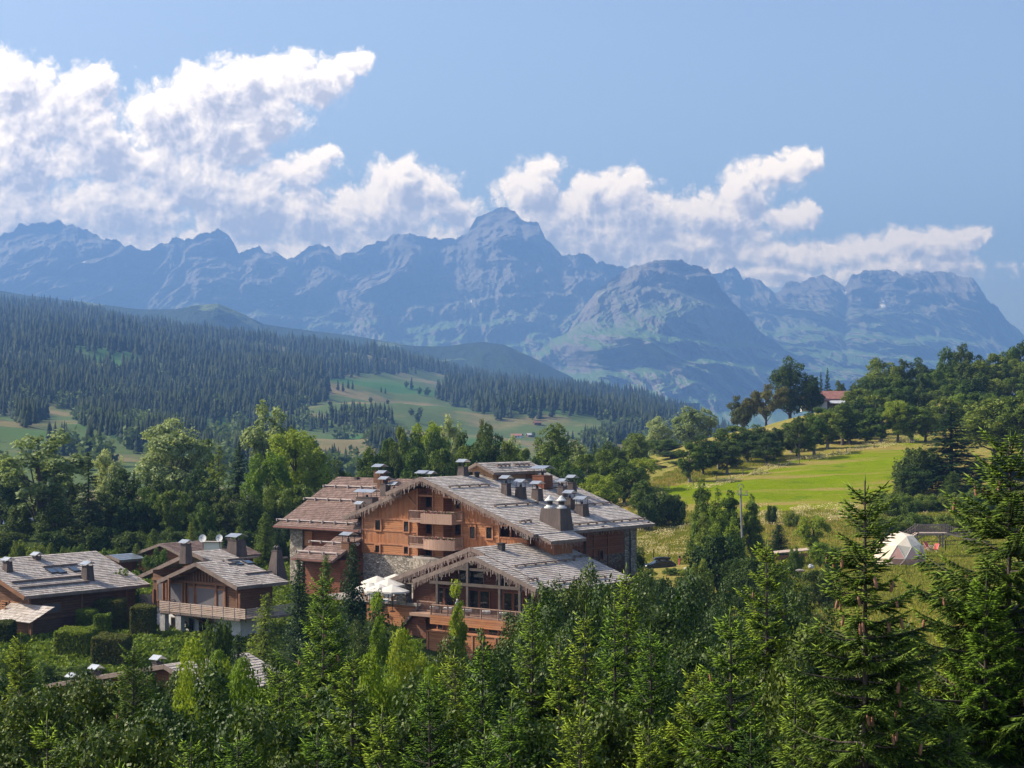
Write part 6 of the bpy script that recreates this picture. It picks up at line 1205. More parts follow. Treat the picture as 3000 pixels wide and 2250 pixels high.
def chalet_left():
    P = Fr(-86, 1642, 186.0); root = empty('left_chalet', tuple(P.p(5, 4, -24))); tag(root, 'dark brown chalet at the left edge, broad pale shingle roof with two long snow boards', 'chalet')
    zR = P.z0; eR, ze = P.fp(73, 1748); k = (zR-ze)/eR; tE = P.sp(281, 1630, 0)[0] if False else P.ray(281, 1630, DV, float(P.o@DV))[1]
    zt = lambda s: zR-k*abs(s)
    roof_plane(P, root, 'roof', 0, eR, 0, tE, zR, 0, k, SH_P); roof_plane(P, root, 'roof', 0, -6, 0, tE, zR, 0, k, SH_P)
    bb = MB(); bb.bar(P.p(0, -.06, zt(0)-.16), P.p(eR, -.06, zt(eR)-.16), .1, .4); bb.build('barge_board', W_OLDT, root)
    sW = eR-1.3; zB = -26; mb = MB(); mb.poly([P.p(-6, 1.5, zB), P.p(sW, 1.5, zB), P.p(sW, 1.5, zt(sW)-.3), P.p(0, 1.5, zt(0)-.3), P.p(-6, 1.5, zt(6)-.3)], DV, UPV); mb.poly([P.p(sW, 1.5, zB), P.p(sW, tE-1, zB), P.p(sW, tE-1, zt(sW)-.3), P.p(sW, 1.5, zt(sW)-.3)], RV, UPV); mb.build('wall', W_OLD, root)
    tr = MB()
    for t in (1.4, 8, 14): tr.box(P.p(sW-.05, t, zB), DV*.2, RV*.24, UPV*(zt(sW)-.35-zB))
    z = P.sp(150, 1812, sW)[1]; tr.box(P.p(sW+.01, 1.7, z), DV*.1, RV*(tE-3), UPV*.2); tr.build('timber_frame', W_OLDT, root)
    t0, za = P.sp(124, 1796, sW); t1, zb = P.sp(174, 1766, sW); swindow(P, root, t0, t1, za, zb, sW, W_OLDT, glass=M_BLIND)
    for px0, px1, py0, py1 in ((34, 46, 1766, 1792), (52, 66, 1768, 1796), (8, 26, 1764, 1790)): a, za = P.fp(px0, py1, 1.5); b, zb = P.fp(px1, py0, 1.5); window(P, root, a, b, za, zb, 1.5, .14, .12, W_OLDT2)
    mb = MB(); a, z = P.fp(0, 1760, 0); fl = P.fp(20, 1795, .2)[1]; mb.box(P.p(-4, .1, fl-.2), DV*(a+4.8), RV*1.4, UPV*.2); o = mb.build('balcony', W_OLDT2, root)
    r = MB()
    for j in range(4): r.bar(P.p(-4, .1, fl+.2+.25*j), P.p(a+.8, .1, fl+.2+.25*j), .05, .16)
    r.build('railing', W_OLDT2, o)
    # porch roof
    c0, zc = P.fp(88, 1826, -1.6); mb = MB(); v = unit(RV*1+UPV*.45); roof_rows(mb, P.p(c0-7, -1.6, zc), DV, v, 7, 3.3); mb.build('porch_roof', SH_P, root)
    mb = MB(); 
    for s in (c0-.5, c0-3.4): mb.box(P.p(s-.12, -1.2, zB), DV*.24, RV*.24, UPV*(zc-zB))
    mb.build('porch_posts', W_OLDT, root)
    for px0, px1, py0, py1, kw in ((2, 39, 1646, 1677, dict(mm=1, caph=.14)), (232, 277, 1658, 1702, dict(caph=.15)), (92, 120, 1630, 1643, dict(taper=.9, caph=.12))):
        mm = kw.pop('mm', 0); s, t, z = P.rp((px0+px1)/2+2, py1-4, zR, 0, k); Y = P.p(s, t, z)[1]; w = (px1-px0)/F*Y/1.404; kw.setdefault('taper', .72); chimney(P, root, s, t, z-.1, w, w, (py1-py0)/F*Y-.1, **kw)
    n = unit(UPV+DV*k); v = unit(DV*-1+UPV*k)
    for px in (160, 185, 226): s, t, z = P.rp(px, 1681 if px < 200 else 1676, zR, 0, k); mb = MB(); mb.box(P.p(s, t-.45, zt(s))+n*.06, RV*.95, v*1.15, n*.1); o = mb.build('skylight', M_IRON, root); g = MB(); g.box(P.p(s, t-.38, zt(s))+n*.165+v*.06, RV*.8, v*1.0, n*.01); g.build('pane', SKYG, o)
    for ax, ay, bx in ((125, 1664, 225), (33, 1709, 248), (54, 1726, 262)):
        s, t, z = P.rp(ax, ay, zR, 0, k); t1 = P.sp(bx, ay-10, s)[0]; mb = MB(); mb.box(P.p(s-.12, t, zt(s)+.03), DV*.26, RV*max(1, t1-t), UPV*.2); mb.build('snow_board', W_GREYT, root)
chalet_left()
def small_roof(name, label, px, py, Y, w, t, k, m, zb=-24, ret=False, kl=None, wl=None):
    wl = wl or w
    """low building mostly hidden by trees: apex of its near gable at (px, py)"""
    P = Fr(px, py, Y); root = empty(name, tuple(P.p(0, t/2, zb))); tag(root, label, 'house'); kl = kl or k
    for e, kk in ((w, k), (-wl, kl)):
        roof_plane(P, root, 'roof', 0, e, 0, t, P.z0, 0, kk, m)
    zt = lambda s: P.z0-(k if s > 0 else kl)*abs(s); mb = MB(); a = w-.8
    A = [P.p(s, .8, z) for s, z in ((.8-wl, zb), (a, zb), (a, zt(a)-.25), (0, zt(0)-.25), (.8-wl, zt(.8-wl)-.25))]; B = [q+RV*(t-1.6) for q in A]; mb.poly(A, DV, UPV); mb.poly(B[::-1])
    for i in range(5): j = (i+1) % 5; mb.poly([A[j], A[i], B[i], B[j]])
    mb.build('wall', W_RED, root); bb = MB()
    for e in (w, -wl): bb.bar(P.p(0, -.06, zt(0)-.14), P.p(e, -.06, zt(e)-.14), .1, .34)
    bb.build('barge_board', W_GREYT, root); return P, root, zt
# lowest roof, bottom left
P4, r4, zt4 = small_roof('lower_chalet', 'low roof half hidden by trees at the bottom left, with three metal-capped chimneys along it', 482, 1948, 140, 5.5, 9, .33, SH_P, -30, kl=.20, wl=15)
for px, base, top in ((214, 2027, 1990), (281, 1997, 1967), (462, 1972, 1941)):
    s, z = P4.fp(px, base, 2.2); w = 40/F*138/1.404; chimney(P4, r4, s, 2.2, z-.5, w, w, (base-top)/F*138+.5, taper=.78, caph=.22)
# roofs seen behind the balcony chalet
P5, r5, zt5 = small_roof('rear_chalet', 'brown roof behind the balcony chalet, carrying dishes and a pale chimney', 470, 1592, 226, 6, 12, .3, SH_B, -24)
mb = MB(); q = v3(X(623, 222), 222, Z(1596, 222)); mb.box(q-v3(1.0, .6, 1.4), (2.0, 0, 0), (0, 1.2, 0), (0, 0, 1.7)); o = mb.build('chimney', M_CREAM, r5); mb = MB(); mb.box(q+v3(-1.2, -.8, .32), (2.4, 0, 0), (0, 1.6, 0), (0, 0, .1)); mb.build('cap', M_FLOOR, o)
small_roof('shed', 'small metal-roofed shed behind the leftmost chalet', 318, 1626, 222, 2.2, 4, .25, M_ZINC, -24)
def dish(px, py, Y, r, label, aim=(-.2, -1, .25), m=None):
    c = v3(X(px, Y), Y, Z(py, Y)); e = empty('satellite_dish', tuple(c-v3(0, 0, 1.2))); tag(e, label, 'satellite dish', 'satellite dishes on the roofs')
    d = unit(v3(*aim)); a = unit(np.cross(d, UPV)); b = np.cross(a, d); mb = MB(); n = 18; rings = [[c-d*(.16*r*(1-q*q))+(a*math.cos(t)+b*math.sin(t))*r*q for t in np.linspace(0, 2*math.pi, n, False)] for q in (.02, .4, .75, 1)]
    for i in range(3):
        for k in range(n): j = (k+1) % n; mb.poly([rings[i][k], rings[i][j], rings[i+1][j], rings[i+1][k]])
    mb.build('reflector', m or M_WHITE, e, True); mb = MB(); mb.tube([c-d*.1*r, c-d*.35*r, c-d*.3-v3(0, 0, 1.25)], .04, 6); mb.build('mast', M_IRON, e); mb = MB(); mb.bar(c-b*r*.9, c+d*r*.8, .03); mb.bar(c+d*r*.72, c+d*r*.92, .09); mb.build('receiver', M_IRON, e)
dish(593, 1577, 221, .50, 'white satellite dish left of the pale chimney'); dish(642, 1576, 221, .46, 'white satellite dish right of the pale chimney'); dish(696, 1590, 208, .45, 'grey dish in front of the wide metal-capped chimney', m=M_COWL); dish(295, 1636, 200, .48, 'dark satellite dish at the end of the left chalet ridge', (-.6, -1, .2), M_IRON)
# ------------------------------------------------------------------ farm and barns
def hut(name, label, pc, w, d, h, k, rm, wm, ang, cat='barn', group=None):
    c = np.asarray(pc, float); e = empty(name, tuple(c)); e['label'] = label; e['category'] = cat
    if group: e['group'] = group
    ca, sa = math.cos(ang), math.sin(ang); U = v3(ca, sa, 0); V_ = v3(-sa, ca, 0); hr = h+k*d/2
    mb = MB(); A = [c-U*w/2+V_*d/2*q[0]+UPV*q[1] for q in ((-1, -1.5), (1, -1.5), (1, h), (0, hr), (-1, h))]; B = [p+U*w for p in A]; mb.poly(A[::-1]); mb.poly(B)
    for i in range(5): j = (i+1) % 5; mb.poly([A[i], A[j], B[j], B[i]])
    mb.build('wall', wm, e); mb = MB(); o = .5+w*.03
    for s in (-1, 1):
        p = [c-U*(w/2+o)+V_*s*(d/2+o)+UPV*(h-k*o+.1), c+U*(w/2+o)+V_*s*(d/2+o)+UPV*(h-k*o+.1), c+U*(w/2+o)+UPV*(hr+.1), c-U*(w/2+o)+UPV*(hr+.1)]
        if s > 0: p = p[::-1]
        mb.hexa(p, [q+UPV*.2 for q in p])
    mb.build('roof', rm, e)
    mb = MB(); mb.box(c-U*w*.1-V_*(d/2+.05)-UPV*0, U*w*.2, V_*.1, UPV*h*.7); mb.build('door', W_OLDT, e)
    mb = MB(); mb.box(c+U*w*.22-V_*(d/2+.06)+UPV*h*.45, U*w*.12, V_*.1, UPV*h*.3); mb.build('window', GLASS, e); return e
M_RUST = m_plain('rusty corrugated sheet', (0.17, 0.07, 0.055), (0.30, 0.15, 0.12), .6, .6)
M_TIN = m_plain('weathered tin', (0.36, 0.38, 0.42), (0.55, 0.55, 0.57), .8, .5)
Yf = 574
hut('farmhouse', 'farm with red-brown corrugated roof among trees on the ridge', (X(2445, Yf), Yf, Z(1192, Yf)), 8.5, 9, 2.6, .5, M_RUST, W_OLD, 0.05, 'farmhouse')
hut('farm_annex', 'lower farm wing with pale tin sheet patch, left of the red roof', (X(2384, Yf-9), Yf-9, Z(1192, Yf-9)), 8, 6, 2.0, .5, M_RUST, M_WHITE, -.1, 'farmhouse')
mb = MB(); q = v3(X(2432, 567), 567, Z(1182, 567)); mb.box(q, (5, 0, 0), (0, 2.6, 1.4), (0, -.03, .08)); tag(mb.build('tin_lean_to', M_TIN), 'pale grey tin lean-to roof against the red farm roof', 'roof')
def onhill(px, py):
    t = float(ray_hill(np.array([float(px)]), np.array([float(py)]))[0]); return [float(q[0]) for q in hill_pt(np.array([float(px)]), np.array([t]))]
p = onhill(1514, 1282); hut('barn', 'small barn with rust coloured roof alone on the valley meadow', p, 30/F*p[1], 20/F*p[1], 6/F*p[1], .45, M_RUST, M_WHITE, -.3)
p = onhill(1551, 1284); hut('barn', 'small grey barn beside the rust-roofed barn', p, 15/F*p[1], 15/F*p[1], 6/F*p[1], .5, M_TIN, W_OLD, .5)
p = onhill(1574, 1250); hut('barn', 'dark barn under the big tree higher on the valley meadow', p, 20/F*p[1], 16/F*p[1], 6/F*p[1], .45, W_OLDT, W_OLD, .2)
p = onhill(1360, 1116); hut('barn', 'tiny pale-roofed house on the crest between the two forests', p, 17/F*p[1], 12/F*p[1], 5/F*p[1], .5, M_TIN, W_OLD, 0)
# ------------------------------------------------------------------ garden and terrace furniture
def copy_at(o, loc, rz, label=None):
    c = copy_tree(o); c.location = loc; c.rotation_euler = (0, 0, rz)
    if label: c['label'] = label
    return c
# terrace in front of the stone wall
zT = T_FLOOR
mb = MB(); mb.box(H.p(-9.5, -8.1, zT-.35), DV*15, RV*8.4, UPV*.3); tag(mb.build('terrace_floor', M_FLOOR), kind='structure')
M_PARA = m_plain('ecru parasol cloth', (0.48, 0.45, 0.40), (0.58, 0.55, 0.49), .7, .9)
def make_umbrella():
    e = empty('terrace_umbrella'); tag(e, None, 'umbrella', 'cream umbrellas on the hotel terrace'); mb = MB(); mb.tube([(0, 0, 0), (0, 0, 2.75)], .035, 8); mb.build('pole', M_IRON, e)
    mb = MB(); n = 8; r = 1.75; R_ = [v3(r*math.cos(a), r*math.sin(a), 2.15) for a in np.linspace(0, 2*math.pi, n, False)]; t = v3(0, 0, 2.8)
    for i in range(n): j = (i+1) % n; mb.poly([R_[i], R_[j], t]); mb.poly([R_[j]-UPV*.18, R_[j], R_[i], R_[i]-UPV*.18])
    mb.build('canopy', M_PARA, e); mb = MB(); mb.lathe((0, 0, 0), [(.3, 0), (.3, .06), (.05, .12)], 12); mb.build('base', M_IRON, e); return e
u0 = make_umbrella(); um = [(1082, 1712, 'leftmost, half behind the spruce'), (1105, 1692, 'back left one against the stone wall'), (1112, 1716, 'front one with the widest visible canopy'), (1138, 1700, 'middle one'), (1158, 1686, 'pointed one at the right, by the roof edge'), (1150, 1718, 'one tucked under the restaurant roof edge')]
for i, (px, py, w) in enumerate(um):
    z = zT; Y = 203-(py-1686)*.22; Y = F*(-(z+2.6))/(py-HY); o = u0 if i == 0 else copy_tree(u0); o.location = (X(px, Y), Y, z); o['label'] = 'cream terrace umbrella, '+w
def make_table():
    e = empty('dining_table'); tag(e, None, 'table', 'dining tables on the terrace'); mb = MB(); mb.lathe((0, 0, 0), [(.25, 0), (.25, .03), (.04, .06), (.04, .7)], 10); mb.build('pedestal', M_IRON, e); mb = MB(); mb.box((-.45, -.45, .7), (.9, 0, 0), (0, .9, 0), (0, 0, .04)); mb.box((-.47, -.47, .5), (.94, 0, 0), (0, .94, 0), (0, 0, .199)); mb.build('tabletop', M_WHITE, e); return e
def make_chair():
    e = empty('chair'); tag(e, None, 'chair', 'dark chairs on the terrace')
    for a, b in ((-.2, -.2), (.2, -.2), (-.2, .2), (.2, .2)): mb = MB(); mb.bar((a, b, 0), (a, b, .44), .035); mb.build('leg', M_IRON, e)
    mb = MB(); mb.box((-.24, -.24, .44), (.48, 0, 0), (0, .48, 0), (0, 0, .04)); mb.build('seat', W_OLDT, e); mb = MB(); mb.box((-.24, .21, .5), (.48, 0, 0), (0, .04, .02), (0, .04, .42)); mb.build('backrest', W_OLDT, e); return e
t0 = make_table(); c0 = make_chair(); k = 0
for i, (px, py) in enumerate([(1088, 1738), (1112, 1732), (1136, 1742), (1098, 1752), (1150, 1730), (1126, 1756)]):
    Y = F*(-(zT+.7))/(py-HY); o = t0 if i == 0 else copy_tree(t0); o.location = (X(px, Y), Y, zT); o['label'] = 'small white-clothed table on the hotel terrace, '+(ORD[i] if i else 'first')+' of six'
    for a in (0.6, 3.7): k += 1; c = c0 if k == 1 else copy_tree(c0); c.location = (X(px, Y)+.75*math.cos(a), Y+.75*math.sin(a), zT); c.rotation_euler = (0, 0, a-math.pi/2); c['label'] = 'dark chair drawn up to a white table on the hotel terrace'
gu = copy_tree(u0); gu.location = (X(1232, 172), 172, gz1(X(1232, 172), 172)); gu.location[2] = Z(1918, 172)-2.7; gu['label'] = 'grey parasol in the lower yard left of the restaurant, under the lean-to'; gu['group'] = ''
del gu['group']
for ch in gu.children:
    if ch.name.startswith('canopy'): ch.data = ch.data.copy(); ch.data.materials[0] = m_plain('grey canvas', (0.22, 0.21, 0.22), (0.28, 0.27, 0.28), 1)
# balcony tables
for i, s in enumerate((9.6, 11.4, 14.0, 16.5, 18.8)):
    o = copy_tree(t0); o.location = tuple(H.p(s, -10.6, R_FLOOR)); o['group'] = 'tables on the restaurant balcony'; o['label'] = 'white-clothed table on the covered balcony, %s from the left' % ('first' if i == 0 else ORD[i])
# people
M_SKIN = m_plain('skin', (0.45, 0.27, 0.19), (0.52, 0.32, 0.23), 8, .6); M_BLUE = m_plain('light blue cloth', (0.22, 0.36, 0.62), (0.28, 0.42, 0.68), 4, .9); M_PINK = m_plain('pink cloth', (0.62, 0.05, 0.16), (0.72, 0.08, 0.20), 4, .9); M_BLACK = m_plain('black cloth', (0.012, 0.012, 0.014), (0.02, 0.02, 0.022), 4, .9); M_HAIRW = m_plain('white hair', (0.6, 0.58, 0.55), (0.7, 0.68, 0.65), 9, .9); M_HAIRB = m_plain('blond hair', (0.35, 0.24, 0.12), (0.45, 0.32, 0.17), 9, .9)
def person(label, loc, rz, top, legs, hair, arm=0.0, hgt=1.0):
    me = bpy.data.meshes.new('person'); J = [(0, 0, .98), (0, 0, 1.15), (0, 0, 1.36), (0, 0, 1.48), (0, -.01, 1.56), (0, -.015, 1.66), (.17, 0, 1.40), (.23, .02, 1.13), (.22, -.10-arm*.15, .90+arm*.35), (-.17, 0, 1.40), (-.24, .03, 1.13), (-.22, -.08, .90), (.09, 0, .92), (.10, .01, .50), (.10, .03, .08), (.11, -.12, .04), (-.09, 0, .92), (-.11, -.04, .50), (-.12, .05, .08), (-.13, -.10, .04)]
    for hx, hb in ((8, 1), (11, -1)):
        p = J[hx]; 
    E = [(0, 1), (1, 2), (2, 3), (3, 4), (4, 5), (2, 6), (6, 7), (7, 8), (2, 9), (9, 10), (10, 11), (0, 12), (12, 13), (13, 14), (14, 15), (0, 16), (16, 17), (17, 18), (18, 19)]
    Rd = [.15, .125, .15, .065, .085, .09, .075, .047, .03, .075, .047, .03, .09, .06, .042, .035, .09, .06, .042, .035]
    for hx, sg in ((8, 1), (11, -1)):        # palm and five fingers
        p = np.array(J[hx]); d = unit(p-np.array(J[hx-1])); pl = p+d*.07; J.append(tuple(pl)); Rd.append(.026); E.append((hx, len(J)-1)); pi = len(J)-1; sd = v3(0, 1, 0)
        for f in range(4): q = pl+d*(.045+.012*(f in (1, 2)))+sd*(f-1.5)*.017+v3(-.01*sg, 0, 0); J.append(tuple(q)); Rd.append(.009); E.append((pi, len(J)-1)); q2 = q+d*.03+v3(-.018*sg, 0, 0); J.append(tuple(q2)); Rd.append(.007); E.append((len(J)-2, len(J)-1))
        q = p+d*.035+sd*-.035; J.append(tuple(q)); Rd.append(.010); E.append((hx, len(J)-1)); J.append(tuple(q+d*.03+sd*-.008)); Rd.append(.008); E.append((len(J)-2, len(J)-1))
    me.from_pydata(J, E, []); me.materials.append(M_SKIN); o = bpy.data.objects.new('person', me); COL.objects.link(o); o.location = loc; o.rotation_euler = (0, 0, rz); o.scale = (hgt,)*3
    sk = o.modifiers.new('skin', 'SKIN'); layer = me.skin_vertices[0].data
    for v, r in zip(layer, Rd): v.radius = (r, r)
    layer[0].use_root = True; ss = o.modifiers.new('sub', 'SUBSURF'); ss.levels = 1; ss.render_levels = 1; tag(o, label, 'person')
    def grow(name, js, es, rs, m):
        a = bpy.data.meshes.new(name); a.from_pydata(js, es, []); a.materials.append(m); q = bpy.data.objects.new(name, a); COL.objects.link(q); q.parent = o; md = q.modifiers.new('skin', 'SKIN')
        for v, r in zip(a.skin_vertices[0].data, rs): v.radius = (r, r)
        a.skin_vertices[0].data[0].use_root = True; sb = q.modifiers.new('sub', 'SUBSURF'); sb.levels = 1; sb.render_levels = 1
    grow('shirt', [J[0], J[1], J[2], J[3], J[6], J[7], J[9], J[10]], [(0, 1), (1, 2), (2, 3), (2, 4), (4, 5), (2, 6), (6, 7)], [.172, .148, .172, .08, .095, .064, .095, .064], top)
    grow('trousers', [J[0], J[12], J[13], J[14], J[16], J[17], J[18]], [(0, 1), (1, 2), (2, 3), (0, 4), (4, 5), (5, 6)], [.168, .112, .082, .068, .112, .082, .068], legs)
    mb = MB(); c = v3(0, .012, 1.665); mb.lathe(c-UPV*.02, [(.105, -.06), (.112, .02), (.10, .08), (.06, .12), (.005, .135)], 12); a = MB(); me2 = bpy.data.meshes.new('hair'); me2.from_pydata([tuple(q) for q in mb.V], [], mb.Fc); me2.materials.append(hair); h = link('hair', me2, o)
    mb = MB(); mb.lathe((.035, -.098, 1.655), [(.001, -.012), (.012, 0), (.001, .012)], 6); mb.lathe((-.035, -.098, 1.655), [(.001, -.012), (.012, 0), (.001, .012)], 6); me3 = bpy.data.meshes.new('eyes'); me3.from_pydata([tuple(q) for q in mb.V], [], mb.Fc); me3.materials.append(M_BLACK); link('eyes', me3, o)
    nm = bpy.data.meshes.new('nose'); nm.from_pydata([(0, -.125, 1.615), (-.014, -.098, 1.61), (.014, -.098, 1.61), (0, -.1, 1.65)], [], [(0, 1, 2), (0, 2, 3), (0, 3, 1)]); nm.materials.append(M_SKIN); link('nose', nm, o); return o
s = H.fp(1341, 1790, -10.9)[0]; person('standing person with white hair in a light blue top on the restaurant balcony', tuple(H.p(s, -10.95, R_FLOOR)), .6, M_BLUE, M_BLACK, M_HAIRW, .4)
def spot(px, py): p = on_ground(px, py); return v3(p[0], p[1], gz1(p[0], p[1]))
p = v3(X(1991, 258), 258, gz1(X(1991, 258), 258)); p[2] = Z(1656, 258)-.05; person('standing woman in dark top and bright pink trousers near the parked car', tuple(p), 1.2, M_BLACK, M_PINK, M_HAIRB, 1.0)
# parked car with a roof box
def car():
    Y = 256; L = 4.6; c = v3(X(1932, Y), Y, Z(1672, Y)); e = empty('parked_car', tuple(c)); e.rotation_euler = (0, 0, .25); tag(e, 'dark estate car with black roof box parked by the field fence', 'car')
    paint = m_plain('dark blue paint', (0.012, 0.018, 0.03), (0.018, 0.025, 0.04), .5, .18, .3, .6)
    prof = [(-2.25, .35), (-2.3, .75), (-2.1, .98), (-1.2, 1.08), (-.45, 1.48), (1.5, 1.5), (2.05, 1.15), (2.28, .95), (2.3, .4), (1.75, .3), (-1.7, .3)]
    def prism(name, pr, y0, y1, m, par, bev=0.0):
        n = len(pr); V = [(x, y0, z) for x, z in pr]+[(x, y1, z) for x, z in pr]; Fs = [list(range(n)), list(range(2*n-1, n-1, -1))]+[[i, i+n, (i+1) % n+n, (i+1) % n] for i in range(n)]
        me = bpy.data.meshes.new(name); me.from_pydata(V, [], Fs); me.materials.append(m); o = link(name, me, par)
        if bev: b = o.modifiers.new('b', 'BEVEL'); b.width = bev; b.segments = 2
        return o
    b = prism('body', prof, -.86, .86, paint, e, .08)
    for s in (-1, 1): prism('side_window', [(-1.05, 1.08), (-.48, 1.40), (1.4, 1.42), (1.7, 1.12)], s*.875-.01, s*.875+.01, GLASS, e)
    ws = bpy.data.meshes.new('windscreen'); ws.from_pydata([(-1.17, -.72, 1.12), (-1.17, .72, 1.12), (-.50, .66, 1.47), (-.50, -.66, 1.47)], [], [(0, 3, 2, 1)]); ws.materials.append(GLASS); link('windscreen', ws, e)
    for x in (-1.45, 1.4):
        for s in (-1, 1):
            ro = [];
            for nm, r, w, m in (('tyre', .33, .2, M_BLACK), ('rim', .2, .22, M_ZINC)):
                n = 18; V = [(x+r*math.cos(2*math.pi*i/n), s*.80-w/2+k*w, .33+r*math.sin(2*math.pi*i/n)) for k in (0, 1) for i in range(n)]; me = bpy.data.meshes.new(nm); me.from_pydata(V, [], [list(range(n)), list(range(2*n-1, n-1, -1))]+[[i, i+n, (i+1) % n+n, (i+1) % n] for i in range(n)]); me.materials.append(m)
                if nm == 'tyre': wheel = link('wheel', me, e)
                else: link('rim', me, wheel)
    for s in (-1, 1): prism('headlight', [(-2.32, .72), (-2.3, .86), (-2.12, .9), (-2.1, .74)], s*.62-.15, s*.62+.15, M_WHITE, e); prism('tail_light', [(2.24, .8), (2.2, 1.0), (2.31, .98), (2.33, .8)], s*.7-.12, s*.7+.12, M_RUST, e)
    for x in (-.1, 1.1): prism('roof_bar', [(x, 1.49), (x, 1.58), (x+.07, 1.58), (x+.07, 1.49)], -.62, .62, M_IRON, e)
    bx = MB(); n = 14
    bx_p = [(-1.0, 1.68), (-.9, 1.60), (1.5, 1.60), (1.62, 1.72), (1.5, 1.93), (.2, 2.0), (-.7, 1.9)]; o = prism('roof_box', bx_p, -.42, .42, m_plain('black plastic', (0.02, 0.02, 0.024), (0.03, 0.03, 0.035), 1, .35), e, .06)
car()
# geodesic dome
def dome():
    Y = 225; c = v3(X(2636, Y), Y, Z(1652, Y)); r = 3.2; e = empty('geodesic_dome', tuple(c)); tag(e, 'cream canvas geodesic dome tent with clear triangular panels at its foot', 'dome tent')
    import bmesh; bm = bmesh.new(); bmesh.ops.create_icosphere(bm, subdivisions=2, radius=r); zc = .9
    can = MB(); win = MB(); ribs = MB(); seen = set()
    for f in bm.faces:
        P = [c+v3(*v.co)+UPV*zc for v in f.verts]; m = sum(P)/3-c
        if max(p[2] for p in P)-c[2] < -.1: continue
        P = [v3(p[0], p[1], max(p[2], c[2]-.3)) for p in P]; low = m[2] < 1.5 and m[1] < .6 and m[0] > -1.4
        (win if low else can).poly(P)
        if low:
            for i in range(3):
                a, b = P[i], P[(i+1) % 3]; k = tuple(np.round((a+b)/2, 2))
                if k not in seen: seen.add(k); ribs.bar(a, b, .06)
    bm.free(); can.build('canvas', M_CANVAS, e); win.build('clear_panel', M_PANE, e); ribs.build('struts', M_COWL, e)
    b = MB(); b.lathe(c-UPV*.5, [(3.1, -.5), (3.1, .28)], 20); b.build('plinth', M_FLOOR, e)
    d = MB()
    for a in np.linspace(0, 2*math.pi, 6, False)[:2]: pass
    w = MB(); q = c+v3(-1.9, -1.35, 2.35); 
M_CANVAS = m_plain('cream dome canvas', (0.66, 0.58, 0.45), (0.72, 0.64, 0.51), .7, .8)
M_PANE = m_plain('pinkish clear panel', (0.46, 0.25, 0.21), (0.55, 0.33, 0.28), .7, .25, 0, .5)
dome()
# footbridge
def bridge():
    Y = 240; z = lambda py: Z(py, Y); x = lambda px: X(px, Y); e = empty('footbridge', (x(2735), Y, z(1600))); tag(e, 'humped wooden footbridge with slatted sides beyond the dome', 'footbridge')
    K = [(2628, 1600), (2645, 1590), (2690, 1561), (2776, 1561), (2838, 1577), (2870, 1592)]; w = 1.8; d = MB()
    for (a, b), (c_, f) in zip(K[:-1], K[1:]): p = v3(x(a), Y, z(b)); q = v3(x(c_), Y, z(f)); d.hexa([p-v3(0, 0, .2), q-v3(0, 0, .2), q+v3(0, w, -.2), p+v3(0, w, -.2)], [p, q, q+v3(0, w, 0), p+v3(0, w, 0)])
    d.build('deck', W_SLAT, e)
    for off in (0, w):
        r = MB()
        for (a, b), (c_, f) in zip(K[:-1], K[1:]):
            p = v3(x(a), Y+off, z(b)); q = v3(x(c_), Y+off, z(f)); r.bar(p+UPV*1.0, q+UPV*1.0, .08, .1); r.bar(p+UPV*.2, q+UPV*.2, .06, .08); n = max(2, int(np.linalg.norm(q-p)/.26))
            for i in range(n): m = p+(q-p)*(i+.5)/n; r.bar(m+UPV*.08, m+UPV*1.05, .03, .17, up=(0, 1, 0))
            r.bar(p, p+UPV*1.2, .12, .12, up=(0, 1, 0))
        r.build('railing', W_GREY3, e)
    for px in (2688, 2762):
        for off in (0.1, w-.1): l = MB(); l.bar((x(px), Y+off, z(1563)), (x(px), Y+off, z(1604)), .2, .2, up=(0, 1, 0)); l.build('post', W_GREY3, e)
    br = MB()
    for a, b in ((2688, 2712), (2762, 2738), (2688, 2664), (2762, 2786)): br.bar((x(a), Y+.1, z(1582)), (x(b), Y+.1, z(1565)), .12, .14)
    br.bar((x(2690), Y+.1, z(1566)), (x(2776), Y+.1, z(1566)), .14, .26); br.build('braces', W_GREY3, e)
W_GREY3 = m_plain('dark weathered slats', (0.13, 0.105, 0.095), (0.24, 0.20, 0.18), 3)
bridge()
def rail_fence(name, label, pts, posts, h=1.0, rails=2, m=None):
    e = empty(name, tuple(pts[0])); tag(e, label, 'fence'); r = MB()
    for a, b in zip(pts[:-1], pts[1:]):
        for k in range(rails): z = h*(k+1)/rails-.12; r.bar(a+UPV*z, b+UPV*z, .05, .09)
    if rails: r.build('rails', m or W_GREYT, e)
    for a, b in zip(pts[:-1], pts[1:]):
        n = max(1, int(np.linalg.norm(b-a)/posts))
        for i in range(n+1):
            p = a+(b-a)*i/n; q = MB(); q.bar(p-UPV*.4, p+UPV*h, .11, .11, up=(0, 1, 0)); q.build('post', m or W_GREYT, e)
G = lambda px, Y: v3(X(px, Y), Y, gz1(X(px, Y), Y))
rail_fence('rail_fence', 'low rail fence behind the picnic table, under the footbridge', [v3(X(a, 243), 243, Z(b, 243)) for a, b in ((2700, 1606), (2770, 1604), (2830, 1600))], 2.2)
rail_fence('rail_fence', 'thin rail fence on the lawn right of the wooden shelter', [v3(X(a, 244), 244, Z(b, 244)) for a, b in ((2430, 1626), (2490, 1624), (2550, 1622))], 2.4)
for i in range(3): pass
rail_fence('post_fence', 'row of thin dark posts between the parked car and the flowering field', [G(a, 268) for a in (1870, 1915, 1960, 2012, 2040)], 2.2, 1.5, 0, M_IRON)
